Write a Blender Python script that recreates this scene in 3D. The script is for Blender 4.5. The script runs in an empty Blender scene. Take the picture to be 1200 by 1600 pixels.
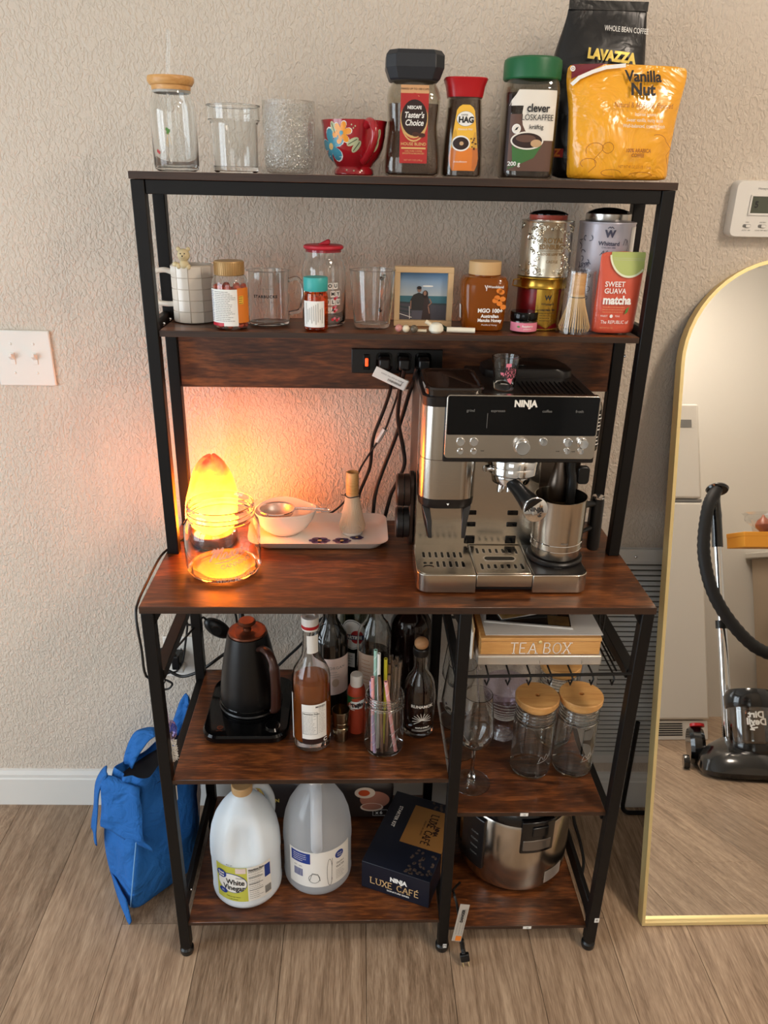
import bpy, math, random
from math import sin, cos, pi, sqrt, radians, atan2
from mathutils import Vector, Matrix

random.seed(7)
scene = bpy.context.scene
col = scene.collection

# ------------------------------------------------------------------ camera
cam_d = bpy.data.cameras.new('camera')
cam = bpy.data.objects.new('camera', cam_d)
col.objects.link(cam)
PITCH, YAW, ROLL = -0.4066, 0.0392, 0.0218
dv = Vector((sin(YAW)*cos(PITCH), cos(YAW)*cos(PITCH), sin(PITCH)))
rv = Vector((cos(YAW), -sin(YAW), 0))
uv_ = rv.cross(dv)
r2 = rv*cos(ROLL) + uv_*sin(ROLL)
u2 = -rv*sin(ROLL) + uv_*cos(ROLL)
cm = Matrix((r2, u2, -dv)).transposed().to_4x4()
cm.translation = Vector((-0.0787, -1.1663, 1.5474))
cam.matrix_world = cm
cam_d.sensor_fit = 'VERTICAL'
cam_d.sensor_height = 36.0
cam_d.lens = 1210.9/1600*36.0
cam_d.clip_start = 0.02
scene.camera = cam

# ------------------------------------------------------------------ world, lights, exposure
def s2l(c):
    return tuple(((x/255)/12.92 if x/255 <= 0.04045 else ((x/255+0.055)/1.055)**2.4) for x in c[:3])

world = bpy.data.worlds.new('world')
scene.world = world
world.use_nodes = True
world.node_tree.nodes['Background'].inputs[0].default_value = (0.62, 0.76, 1.0, 1)
world.node_tree.nodes['Background'].inputs[1].default_value = 0.5

def area_light(name, loc, target, sx, sy, power, color):
    ld = bpy.data.lights.new(name, 'AREA')
    ld.shape = 'RECTANGLE'
    ld.size, ld.size_y, ld.energy, ld.color = sx, sy, power, color
    o = bpy.data.objects.new(name, ld)
    col.objects.link(o)
    o.location = loc
    o.rotation_euler = (Vector(target)-Vector(loc)).to_track_quat('-Z', 'Y').to_euler()
    return o
# daylight coming in through the glass door on the left and the window behind the camera
area_light('daylight_glass_door', (-2.42, -1.15, 1.15), (0.4, -0.75, 0.95), 1.7, 1.9, 52, (0.86, 0.93, 1.0))
area_light('daylight_window', (-0.75, -2.85, 1.55), (-0.2, 0.4, 1.2), 1.1, 1.1, 8, (1.0, 0.96, 0.92))

vs = scene.view_settings
vs.view_transform = 'Standard'
vs.look = 'None'
vs.exposure = 0.24
vs.gamma = 1.0
vs.use_curve_mapping = False
scene.cycles.max_bounces = 14
scene.cycles.transparent_max_bounces = 40
scene.cycles.transmission_bounces = 12
scene.cycles.glossy_bounces = 6
scene.cycles.sample_clamp_indirect = 6.0
scene.cycles.use_denoising = True

# ------------------------------------------------------------------ node material helpers
MATS = {}
def nmat(name):
    m = bpy.data.materials.new(name)
    m.use_nodes = True
    nt = m.node_tree
    b = nt.nodes['Principled BSDF']
    MATS[name] = m
    return m, nt, b

def M(name, c=(200, 200, 200), rough=0.5, metal=0.0, spec=0.5, coat=0.0, bump=0.0, bscale=200, emis=None, alpha=None, sub=0.0, trans=0.0, ior=1.45, vary=0.0, vscale=30, aniso=0.0):
    if name in MATS: return MATS[name]
    m, nt, b = nmat(name)
    lc = s2l(c)
    b.inputs['Base Color'].default_value = (*lc, 1)
    b.inputs['Roughness'].default_value = rough
    b.inputs['Metallic'].default_value = metal
    b.inputs['Specular IOR Level'].default_value = spec
    b.inputs['Coat Weight'].default_value = coat
    b.inputs['Coat Roughness'].default_value = 0.08
    b.inputs['IOR'].default_value = ior
    b.inputs['Transmission Weight'].default_value = trans
    b.inputs['Anisotropic'].default_value = aniso
    if sub:
        b.inputs['Subsurface Weight'].default_value = sub
        b.inputs['Subsurface Radius'].default_value = (0.01, 0.006, 0.004)
    if alpha is not None: b.inputs['Alpha'].default_value = alpha
    if emis:
        b.inputs['Emission Color'].default_value = (*s2l(emis[0]), 1)
        b.inputs['Emission Strength'].default_value = emis[1]
    tc = None
    if bump or vary:
        tc = nt.nodes.new('ShaderNodeTexCoord')
    if bump:
        n = nt.nodes.new('ShaderNodeTexNoise'); n.inputs['Scale'].default_value = bscale; n.inputs['Detail'].default_value = 3
        bp = nt.nodes.new('ShaderNodeBump'); bp.inputs['Strength'].default_value = bump; bp.inputs['Distance'].default_value = 0.002
        nt.links.new(tc.outputs['Object'], n.inputs['Vector'])
        nt.links.new(n.outputs['Fac'], bp.inputs['Height'])
        nt.links.new(bp.outputs['Normal'], b.inputs['Normal'])
    if vary:
        n = nt.nodes.new('ShaderNodeTexNoise'); n.inputs['Scale'].default_value = vscale; n.inputs['Detail'].default_value = 4
        nt.links.new(tc.outputs['Object'], n.inputs['Vector'])
        mx = nt.nodes.new('ShaderNodeMix'); mx.data_type = 'RGBA'
        mx.inputs[6].default_value = (*[x*(1-vary) for x in lc], 1)
        mx.inputs[7].default_value = (*[min(1, x*(1+vary)) for x in lc], 1)
        nt.links.new(n.outputs['Fac'], mx.inputs[0])
        nt.links.new(mx.outputs[2], b.inputs['Base Color'])
    return m

def wood(name, c1, c2, c3=None, scale=(2.0, 18, 18), rough=0.4, coat=0.0, bump=0.05, random_obj=False, wscale=3.0, dist=2.5):
    """wood grain running along local x (scale is per axis)"""
    if name in MATS: return MATS[name]
    m, nt, b = nmat(name)
    N, L = nt.nodes, nt.links
    tc = N.new('ShaderNodeTexCoord')
    mp = N.new('ShaderNodeMapping'); mp.inputs['Scale'].default_value = scale
    L.new(tc.outputs['Object'], mp.inputs['Vector'])
    vec = mp.outputs['Vector']
    if random_obj:
        oi = N.new('ShaderNodeObjectInfo')
        mu = N.new('ShaderNodeMath'); mu.operation = 'MULTIPLY'; mu.inputs[1].default_value = 37.0
        L.new(oi.outputs['Random'], mu.inputs[0])
        ad = N.new('ShaderNodeVectorMath'); ad.operation = 'ADD'
        L.new(vec, ad.inputs[0]); L.new(mu.outputs[0], ad.inputs[1])
        vec = ad.outputs[0]
    n1 = N.new('ShaderNodeTexNoise'); n1.inputs['Scale'].default_value = wscale; n1.inputs['Detail'].default_value = 7; n1.inputs['Roughness'].default_value = 0.62; n1.inputs['Distortion'].default_value = dist*0.25
    L.new(vec, n1.inputs['Vector'])
    n2 = N.new('ShaderNodeTexNoise'); n2.inputs['Scale'].default_value = wscale*7; n2.inputs['Detail'].default_value = 4
    L.new(vec, n2.inputs['Vector'])
    mxv = N.new('ShaderNodeMix'); mxv.inputs[0].default_value = 0.36
    L.new(n1.outputs['Fac'], mxv.inputs[2]); L.new(n2.outputs['Fac'], mxv.inputs[3])
    r = N.new('ShaderNodeValToRGB')
    e = r.color_ramp.elements
    e[0].position, e[0].color = 0.36, (*s2l(c1), 1)
    e[1].position, e[1].color = 0.64, (*s2l(c2), 1)
    if c3:
        k = e.new(0.5); k.color = (*s2l(c3), 1)
    L.new(mxv.outputs[0], r.inputs['Fac'])
    out = r.outputs['Color']
    if random_obj:
        hv = N.new('ShaderNodeHueSaturation')
        mr = N.new('ShaderNodeMapRange'); mr.inputs[3].default_value = 0.86; mr.inputs[4].default_value = 1.14
        L.new(oi.outputs['Random'], mr.inputs[0]); L.new(mr.outputs[0], hv.inputs['Value']); L.new(out, hv.inputs['Color'])
        out = hv.outputs['Color']
    L.new(out, b.inputs['Base Color'])
    b.inputs['Roughness'].default_value = rough
    b.inputs['Coat Weight'].default_value = coat
    b.inputs['Coat Roughness'].default_value = 0.15
    if bump:
        bp = N.new('ShaderNodeBump'); bp.inputs['Strength'].default_value = bump; bp.inputs['Distance'].default_value = 0.003
        L.new(mxv.outputs[0], bp.inputs['Height']); L.new(bp.outputs['Normal'], b.inputs['Normal'])
    return m

def brushed(name, c=(190, 186, 178), rough=0.28, axis='z', bump=0.04):
    """brushed stainless steel, grain across the given axis"""
    if name in MATS: return MATS[name]
    m, nt, b = nmat(name)
    N, L = nt.nodes, nt.links
    b.inputs['Base Color'].default_value = (*s2l(c), 1)
    b.inputs['Metallic'].default_value = 1.0
    b.inputs['Roughness'].default_value = rough
    tc = N.new('ShaderNodeTexCoord'); mp = N.new('ShaderNodeMapping')
    mp.inputs['Scale'].default_value = {'z': (6, 6, 900), 'x': (900, 6, 6), 'h': (4, 4, 1200)}[axis]
    L.new(tc.outputs['Object'], mp.inputs['Vector'])
    n = N.new('ShaderNodeTexNoise'); n.inputs['Scale'].default_value = 1.0; n.inputs['Detail'].default_value = 2
    L.new(mp.outputs['Vector'], n.inputs['Vector'])
    bp = N.new('ShaderNodeBump'); bp.inputs['Strength'].default_value = bump; bp.inputs['Distance'].default_value = 0.001
    L.new(n.outputs['Fac'], bp.inputs['Height']); L.new(bp.outputs['Normal'], b.inputs['Normal'])
    return m

def glass(name, tint=(248, 250, 249), base=0.045, edge=0.72, power=3.2, rough=0.02, bump=0.0, bscale=60, milky=0.0):
    """clear thin glass: see-through with reflection that grows towards grazing angles"""
    if name in MATS: return MATS[name]
    m, nt, b = nmat(name)
    N, L = nt.nodes, nt.links
    N.remove(b)
    out = N['Material Output']
    tr = N.new('ShaderNodeBsdfTransparent'); tr.inputs[0].default_value = (*s2l(tint), 1)
    gl = N.new('ShaderNodeBsdfGlossy'); gl.inputs['Roughness'].default_value = rough
    gl.inputs[0].default_value = (0.95, 0.95, 0.95, 1)
    lw = N.new('ShaderNodeLayerWeight'); lw.inputs['Blend'].default_value = 0.5
    pw = N.new('ShaderNodeMath'); pw.operation = 'POWER'; pw.inputs[1].default_value = power
    L.new(lw.outputs['Facing'], pw.inputs[0])
    ma = N.new('ShaderNodeMath'); ma.operation = 'MULTIPLY_ADD'; ma.inputs[1].default_value = edge; ma.inputs[2].default_value = base
    L.new(pw.outputs[0], ma.inputs[0])
    mx = N.new('ShaderNodeMixShader')
    L.new(ma.outputs[0], mx.inputs[0]); L.new(tr.outputs[0], mx.inputs[1]); L.new(gl.outputs[0], mx.inputs[2])
    if bump:
        tc = N.new('ShaderNodeTexCoord'); n = N.new('ShaderNodeTexNoise'); n.inputs['Scale'].default_value = bscale; n.inputs['Detail'].default_value = 2
        L.new(tc.outputs['Object'], n.inputs['Vector'])
        bp = N.new('ShaderNodeBump'); bp.inputs['Strength'].default_value = bump; bp.inputs['Distance'].default_value = 0.004
        L.new(n.outputs['Fac'], bp.inputs['Height'])
        L.new(bp.outputs['Normal'], gl.inputs['Normal']); L.new(bp.outputs['Normal'], lw.inputs['Normal'])
    last = mx.outputs[0]
    if milky:
        df = N.new('ShaderNodeBsdfTranslucent'); df.inputs[0].default_value = (0.9, 0.9, 0.9, 1)
        d2 = N.new('ShaderNodeBsdfDiffuse'); d2.inputs[0].default_value = (0.9, 0.92, 0.95, 1)
        a2 = N.new('ShaderNodeMixShader'); a2.inputs[0].default_value = 0.5
        L.new(df.outputs[0], a2.inputs[1]); L.new(d2.outputs[0], a2.inputs[2])
        m2 = N.new('ShaderNodeMixShader'); m2.inputs[0].default_value = milky
        L.new(last, m2.inputs[1]); L.new(a2.outputs[0], m2.inputs[2]); last = m2.outputs[0]
    L.new(last, out.inputs['Surface'])
    return m

def real_glass(name, tint=(250, 252, 252), ior=1.46, rough=0.0):
    """refracting glass"""
    m, nt, b = nmat(name)
    N, L = nt.nodes, nt.links
    b.inputs['Base Color'].default_value = (*s2l(tint), 1); b.inputs['Roughness'].default_value = rough
    b.inputs['Transmission Weight'].default_value = 1.0; b.inputs['IOR'].default_value = ior
    return m

def foil(name, c, rough=0.22, scale=16, dist=0.012, coat=0.3):
    """crinkled printed foil"""
    m, nt, b = nmat(name)
    N, L = nt.nodes, nt.links
    b.inputs['Base Color'].default_value = (*s2l(c), 1); b.inputs['Roughness'].default_value = rough; b.inputs['Coat Weight'].default_value = coat
    tc = N.new('ShaderNodeTexCoord')
    n = N.new('ShaderNodeTexNoise'); n.inputs['Scale'].default_value = scale; n.inputs['Detail'].default_value = 3.5; n.inputs['Distortion'].default_value = 1.2
    L.new(tc.outputs['Object'], n.inputs['Vector'])
    a = N.new('ShaderNodeMath'); a.operation = 'SUBTRACT'; a.inputs[1].default_value = 0.5; L.new(n.outputs['Fac'], a.inputs[0])
    ab = N.new('ShaderNodeMath'); ab.operation = 'ABSOLUTE'; L.new(a.outputs[0], ab.inputs[0])
    bp = N.new('ShaderNodeBump'); bp.inputs['Strength'].default_value = 0.6; bp.inputs['Distance'].default_value = dist
    L.new(ab.outputs[0], bp.inputs['Height']); L.new(bp.outputs['Normal'], b.inputs['Normal'])
    return m

# ------------------------------------------------------------------ mesh builder
class MB:
    def __init__(s, xf=None):
        s.v, s.f, s.xf = [], [], xf
    def add(s, vs, fs, xf=None):
        n = len(s.v)
        xf = xf or s.xf
        if xf is not None: vs = [tuple(xf @ Vector(p)) for p in vs]
        s.v += [tuple(p) for p in vs]
        s.f += [tuple(i+n for i in f) for f in fs]
        return s
    def box(s, x0, x1, y0, y1, z0, z1, xf=None):
        return s.add([(x0,y0,z0),(x1,y0,z0),(x1,y1,z0),(x0,y1,z0),(x0,y0,z1),(x1,y0,z1),(x1,y1,z1),(x0,y1,z1)],
                     [(0,3,2,1),(4,5,6,7),(0,1,5,4),(1,2,6,5),(2,3,7,6),(3,0,4,7)], xf)
    def loft(s, rings, cap0=True, cap1=True, closed=True, xf=None):
        n = len(rings[0]); vs = [p for r in rings for p in r]; fs = []
        for k in range(len(rings)-1):
            for i in range(n if closed else n-1):
                j = (i+1) % n
                fs.append((k*n+i, k*n+j, (k+1)*n+j, (k+1)*n+i))
        if cap0: fs.append(tuple(range(n-1, -1, -1)))
        if cap1: fs.append(tuple((len(rings)-1)*n+i for i in range(n)))
        return s.add(vs, fs, xf)
    def lathe(s, prof, n=32, cx=0, cy=0, xf=None, cap0=True, cap1=True, loop=False):
        rings = [[(cx+max(r, 1e-5)*sin(2*pi*i/n), cy-max(r, 1e-5)*cos(2*pi*i/n), z) for i in range(n)] for r, z in prof]
        if loop:
            rings.append(rings[0]); cap0 = cap1 = False
        return s.loft(rings, cap0, cap1, xf=xf)
    def tube(s, pts, r, n=8, cap=True, closed=False, xf=None, flat=None):
        pts = [Vector(p) for p in pts]; m = len(pts)
        rr = r if isinstance(r, (list, tuple)) else [r]*m
        rings = []; prev = None
        for k in range(m):
            if closed: t = pts[(k+1) % m]-pts[k-1]
            else: t = pts[min(k+1, m-1)]-pts[max(k-1, 0)]
            if t.length < 1e-9: t = Vector((0, 0, 1))
            t.normalize()
            if prev is None:
                a = Vector((0, 0, 1)) if abs(t.z) < 0.9 else Vector((0, 1, 0))
                nrm = t.cross(a).normalized()
            else:
                nrm = prev - t*prev.dot(t)
                nrm = nrm.normalized() if nrm.length > 1e-6 else t.orthogonal().normalized()
            prev = nrm; b = t.cross(nrm)
            fl = flat if flat else 1.0
            rings.append([tuple(pts[k]+(nrm*cos(2*pi*i/n)+b*sin(2*pi*i/n)*fl)*rr[k]) for i in range(n)])
        if closed: rings.append(rings[0])
        return s.loft(rings, cap and not closed, cap and not closed, xf=xf)
    def sphere(s, c, rx, ry=None, rz=None, n=16, m=10, xf=None):
        ry = ry or rx; rz = rz or rx
        rings = []
        for k in range(m+1):
            ph = -pi/2+pi*k/m; q = max(cos(ph), 1e-4)
            rings.append([(c[0]+rx*q*cos(2*pi*i/n), c[1]+ry*q*sin(2*pi*i/n), c[2]+rz*sin(ph)) for i in range(n)])
        return s.loft(rings, xf=xf)
    def prism(s, poly, a, b, plane='xz', xf=None):
        def P(u, w, t): return {'xz': (u, t, w), 'xy': (u, w, t), 'yz': (t, u, w)}[plane]
        n = len(poly)
        vs = [P(u, w, a) for u, w in poly]+[P(u, w, b) for u, w in poly]
        fs = [tuple(range(n)), tuple(range(2*n-1, n-1, -1))]+[(i, n+i, n+(i+1) % n, (i+1) % n) for i in range(n)]
        return s.add(vs, fs, xf)
    def grid(s, fn, nu, nv, xf=None):
        vs = [fn(i/nu, j/nv) for j in range(nv+1) for i in range(nu+1)]
        fs = [(j*(nu+1)+i, j*(nu+1)+i+1, (j+1)*(nu+1)+i+1, (j+1)*(nu+1)+i) for j in range(nv) for i in range(nu)]
        return s.add(vs, fs, xf)
    def mesh(s, name, mat, angle=35, fix=True):
        me = bpy.data.meshes.new(name)
        me.from_pydata(s.v, [], s.f)
        if fix:
            import bmesh
            bm = bmesh.new(); bm.from_mesh(me)
            bmesh.ops.remove_doubles(bm, verts=bm.verts, dist=2e-6)
            bmesh.ops.recalc_face_normals(bm, faces=bm.faces)
            bm.to_mesh(me); bm.free()
        if mat: me.materials.append(MATS[mat] if isinstance(mat, str) else mat)
        if angle:
            me.polygons.foreach_set('use_smooth', [True]*len(me.polygons))
            me.set_sharp_from_angle(angle=radians(angle))
        return me
    def build(s, name, mat, parent=None, angle=35, bevel=0, seg=2, loc=None, rot=None, fix=True, subd=0, solid=0):
        o = bpy.data.objects.new(name, s.mesh(name, mat, angle, fix))
        col.objects.link(o)
        if parent: o.parent = parent
        if loc: o.location = loc
        if rot: o.rotation_euler = rot
        if solid:
            md = o.modifiers.new('solid', 'SOLIDIFY'); md.thickness = solid; md.offset = 0
        if subd:
            md = o.modifiers.new('subd', 'SUBSURF'); md.levels = md.render_levels = subd
        if bevel:
            md = o.modifiers.new('bevel', 'BEVEL'); md.width = bevel; md.segments = seg
            md.limit_method = 'ANGLE'; md.angle_limit = radians(40); md.harden_normals = False
        return o

def tag(o, label=None, cat=None, group=None, kind=None):
    if label: o['label'] = label
    if cat: o['category'] = cat
    if group: o['group'] = group
    if kind: o['kind'] = kind
    return o
def thing(name, label, cat, loc=(0, 0, 0), rotz=0.0, group=None, rot=None):
    o = bpy.data.objects.new(name, None); col.objects.link(o)
    o.empty_display_size = 0.03
    o.location = (loc[0], loc[1], loc[2]+(0.0007 if loc[2] > 0.01 else 0)); o.rotation_euler = rot if rot else (0, 0, rotz)
    return tag(o, label, cat, group)
def struct(o, label=None):
    o['kind'] = 'structure'
    if label: o['label'] = label
    return o
def link_copy(src, parent=None, loc=None, rot=None):
    c = src.copy(); col.objects.link(c)
    if parent is not None: c.parent = parent
    if loc is not None: c.location = loc
    if rot is not None: c.rotation_euler = rot
    return c

def rrect(w, h, r, n=4, cx=0, cy=0):
    pts = []
    for (sx, sy, a0) in ((1, 1, 0), (-1, 1, pi/2), (-1, -1, pi), (1, -1, 3*pi/2)):
        for k in range(n+1):
            a = a0+pi/2*k/n
            pts.append((cx+sx*(w/2-r)+r*cos(a), cy+sy*(h/2-r)+r*sin(a)))
    return pts
def sring(rx, ry, z, e=2.0, n=40, cx=0, cy=0):
    """superellipse ring"""
    out = []
    for i in range(n):
        a = 2*pi*(i+0.5)/n - pi/2
        c_, s_ = cos(a), sin(a)
        out.append((cx+rx*math.copysign(abs(c_)**(2/e), c_), cy+ry*math.copysign(abs(s_)**(2/e), s_), z))
    return out
def spline(pts, n=8):
    """Catmull-Rom through pts"""
    P = [Vector(p) for p in pts]; P = [P[0]*2-P[1]]+P+[P[-1]*2-P[-2]]
    out = []
    for k in range(1, len(P)-2):
        for i in range(n):
            t = i/n
            a, b, c, d = P[k-1:k+3]
            out.append(0.5*((2*b)+(-a+c)*t+(2*a-5*b+4*c-d)*t*t+(-a+3*b-3*c+d)*t**3))
    out.append(P[-2]); return out

# surfaces that flat print is laid on: S(u, v, offset) -> local point
def flatS(y0, x0=0.0):
    return lambda u, v, o: (x0+u, y0-o, v)
def cylS(r, a0=0.0, cx=0.0, cy=0.0):
    def S(u, v, o):
        rr = r(v) if callable(r) else r
        r0 = r(v) if callable(r) else r
        a = a0+u/r0
        return (cx+(rr+o)*sin(a), cy-(rr+o)*cos(a), v)
    return S
def topS(z0, rot=0.0, cx=0, cy=0):
    return lambda u, v, o: (cx+u*cos(rot)-v*sin(rot), cy+u*sin(rot)+v*cos(rot), z0+o)
def patch(parent, name, mat, S, u0, u1, v0, v1, o=0.0004, nu=8, nv=1):
    return MB().grid(lambda a, b: S(u0+(u1-u0)*a, v0+(v1-v0)*b, o), nu, nv).build(name, mat, parent, fix=False)
def disc(parent, name, mat, S, cu, cv, ru, rv=None, o=0.0006, n=28, rings=3, a0=0, a1=2*pi, inner=0.0):
    rv = rv or ru
    mb = MB()
    rs = [[S(cu+ru*k*cos(a0+(a1-a0)*i/n), cv+rv*k*sin(a0+(a1-a0)*i/n), o) for i in range(n+1)] for k in [max(inner, 0.001)+(1-max(inner, 0.001))*j/rings for j in range(rings+1)]]
    mb.loft(rs, False, False, closed=False)
    return mb.build(name, mat, parent, fix=False)
def poly(parent, name, mat, S, pts, o=0.0006, sub=3):
    """star-shaped polygon printed on a surface"""
    cu = sum(p[0] for p in pts)/len(pts); cv = sum(p[1] for p in pts)/len(pts)
    q = []
    for i, p in enumerate(pts):
        p2 = pts[(i+1) % len(pts)]
        for k in range(sub): q.append((p[0]+(p2[0]-p[0])*k/sub, p[1]+(p2[1]-p[1])*k/sub))
    rs = [[S(cu+(a-cu)*k, cv+(b-cv)*k, o) for a, b in q] for k in (0.001, 0.5, 1)]
    return MB().loft(rs, False, False).build(name, mat, parent, fix=False)
def strokes(parent, name, mat, S, lines, w, o=0.0008):
    """print made of strokes: each line is a list of (u, v)"""
    mb = MB()
    for ln in lines:
        for a, b in zip(ln[:-1], ln[1:]):
            du, dv_ = b[0]-a[0], b[1]-a[1]; d = sqrt(du*du+dv_*dv_) or 1
            nx, ny = -dv_/d*w/2, du/d*w/2; ex, ey = du/d*w*0.25, dv_/d*w*0.25
            k = max(1, int(d/0.006))
            for i in range(k):
                t0, t1 = i/k, (i+1)/k
                p0 = (a[0]-ex+(du+2*ex)*t0, a[1]-ey+(dv_+2*ey)*t0); p1 = (a[0]-ex+(du+2*ex)*t1, a[1]-ey+(dv_+2*ey)*t1)
                mb.add([S(p0[0]+nx, p0[1]+ny, o), S(p0[0]-nx, p0[1]-ny, o), S(p1[0]-nx, p1[1]-ny, o), S(p1[0]+nx, p1[1]+ny, o)], [(0, 1, 2, 3)])
    return mb.build(name, mat, parent, fix=False)
def textlines(parent, mat, S, u0, u1, vtop, vbot, n, w=0.0007, o=0.0009, seed=1, ragged=0.35):
    """rows of print too small to read"""
    rd = random.Random(seed); ls = []
    for i in range(n):
        v = vtop+(vbot-vtop)*i/max(1, n-1); u = u0
        e = u1-(u1-u0)*ragged*rd.random()
        while u < e:
            l = rd.uniform(0.002, 0.006); ls.append([(u, v), (min(e, u+l), v)]); u += l+0.0012
    q = strokes(parent, 'small_print', mat, S, ls, w, o); q['kind'] = 'stuff'; return q
TXT = []
def text(parent, body, mat, S, u, v, size, o=0.0009, bold=0.0, xs=1.0, shear=0.0, align='CENTER', rot=0.0, name='lettering', space=1.0):
    TXT.append((parent, body, mat, S, u, v, size, o, bold, xs, shear, align, rot, name, space))
def flush_text():
    fonts = []
    for t in TXT:
        cu = bpy.data.curves.new('txt', 'FONT')
        cu.body = t[1]; cu.size = t[6]; cu.align_x = t[11]; cu.align_y = 'CENTER'; cu.offset = t[8]; cu.shear = t[10]; cu.resolution_u = 3
        cu.space_character = t[14]
        o = bpy.data.objects.new('txt', cu); col.objects.link(o); fonts.append(o)
    dg = bpy.context.evaluated_depsgraph_get(); dg.update()
    for t, fo in zip(TXT, fonts):
        me = bpy.data.meshes.new_from_object(fo.evaluated_get(dg))
        me.name = t[13]
        S, u, v, o, xs, rot = t[3], t[4], t[5], t[7], t[9], t[12]
        cr, sr = cos(rot), sin(rot)
        for vt in me.vertices:
            a, b = vt.co.x*xs, vt.co.y
            vt.co = S(u+a*cr-b*sr, v+a*sr+b*cr, o)
        me.materials.clear(); me.materials.append(MATS[t[2]])
        ob = bpy.data.objects.new(t[13], me); col.objects.link(ob); ob.parent = t[0]
    for fo in fonts:
        c = fo.data; bpy.data.objects.remove(fo); bpy.data.curves.remove(c)
# ------------------------------------------------------------------ shared materials
def knockdown(name, c):
    m, nt, b = nmat(name)
    N, L = nt.nodes, nt.links
    b.inputs['Base Color'].default_value = (*s2l(c), 1)
    b.inputs['Roughness'].default_value = 0.62
    tc = N.new('ShaderNodeTexCoord')
    mp = N.new('ShaderNodeMapping'); mp.inputs['Scale'].default_value = (1.0, 1.0, 0.62)
    L.new(tc.outputs['Object'], mp.inputs['Vector'])
    n1 = N.new('ShaderNodeTexNoise'); n1.inputs['Scale'].default_value = 140; n1.inputs['Detail'].default_value = 2.5; n1.inputs['Distortion'].default_value = 0.9
    n2 = N.new('ShaderNodeTexNoise'); n2.inputs['Scale'].default_value = 380; n2.inputs['Detail'].default_value = 2
    L.new(mp.outputs['Vector'], n1.inputs['Vector']); L.new(mp.outputs['Vector'], n2.inputs['Vector'])
    r = N.new('ShaderNodeMapRange'); r.inputs[1].default_value = 0.4; r.inputs[2].default_value = 0.62
    L.new(n1.outputs['Fac'], r.inputs[0])
    a = N.new('ShaderNodeMath'); a.operation = 'MULTIPLY_ADD'; a.inputs[1].default_value = 0.25
    L.new(n2.outputs['Fac'], a.inputs[0]); L.new(r.outputs[0], a.inputs[2])
    bp = N.new('ShaderNodeBump'); bp.inputs['Strength'].default_value = 0.55; bp.inputs['Distance'].default_value = 0.0028
    L.new(a.outputs[0], bp.inputs['Height']); L.new(bp.outputs['Normal'], b.inputs['Normal'])
    return m
knockdown('wall_paint', (212, 199, 183))
M('plain_wall', (196, 192, 184), 0.7)
M('ceiling_paint', (228, 226, 220), 0.8)
M('white_trim', (222, 220, 214), 0.4)
M('black_metal', (17, 15, 14), 0.45, 0.0, spec=0.3, bump=0.05, bscale=400)
M('black_plastic', (18, 18, 18), 0.35)
M('black_matte', (22, 22, 23), 0.6)
M('black_gloss', (6, 6, 7), 0.07, spec=0.35)
M('white_plastic', (232, 228, 220), 0.35)
M('white_paper', (236, 233, 226), 0.7)
M('dark_print', (38, 36, 36), 0.6)
M('grey_print', (120, 118, 114), 0.6)
M('white_print', (240, 238, 232), 0.6)
M('chrome', (225, 225, 225), 0.07, 1.0)
M('gold_metal', (226, 204, 146), 0.42, 0.45)
M('black_cord', (16, 16, 16), 0.45)
wood('rustic_wood', (46, 23, 11), (136, 78, 38), (86, 46, 22), scale=(1.4, 9, 9), rough=0.33, coat=0.15, bump=0.03, wscale=3.2, dist=4)
wood('rustic_edge', (34, 20, 12), (66, 42, 27), scale=(1.0, 40, 40), rough=0.45, bump=0.02)
wood('bamboo', (196, 140, 78), (224, 176, 112), (211, 158, 94), scale=(1.5, 14, 14), rough=0.42, bump=0.02)
wood('floor_plank', (118, 95, 74), (182, 157, 131), (154, 129, 105), scale=(15, 0.9, 15), rough=0.42, bump=0.1, random_obj=True, wscale=5, dist=3)
M('floor_gap', (92, 74, 58), 0.8)
real_glass('clear_glass')
glass('pane_glass', (250, 252, 252), 0.03, 0.4)

WA = -0.0158
def wallY(x): return 0.4438+WA*x
WX = Matrix.Translation((0, 0.4438, 0)) @ Matrix.Rotation(WA, 4, 'Z')    # wall frame: x along the wall, y=0 at its face

# ------------------------------------------------------------------ room shell
struct(MB().box(-2.45, 2.75, -2.75, 0.75, -0.05, -0.0035).build('floor', 'floor_gap'))
floor = bpy.data.objects['floor']
pl = MB().box(-0.0905, 0.0905, -0.61, 0.61, -0.004, 0)
pm = pl.mesh('plank', 'floor_plank', angle=0)
k = 0
for i in range(-13, 16):
    off = [0.0, 0.47, 0.83, 0.21, 0.66][i % 5]
    y = -2.75-off
    while y < 0.7:
        y0, y1 = max(y, -2.72), min(y+1.22, 0.5)
        if y1-y0 > 0.02:
            o = bpy.data.objects.new('plank', pm); col.objects.link(o)
            o.parent = floor
            o.location = (0.04+i*0.1822, (y0+y1)/2, 0)
            o.scale = (1, (y1-y0-0.0012)/1.22, 1)
        y += 1.22
b = MB(); b.box(-2.45, 2.75, 0.0, 0.12, 0, 2.77, WX)
struct(b.build('wall_back', 'wall_paint', angle=0))
struct(MB().box(-2.45, 2.75, -2.75, 0.7, 2.75, 2.85).build('ceiling', 'ceiling_paint', angle=0))
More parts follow.
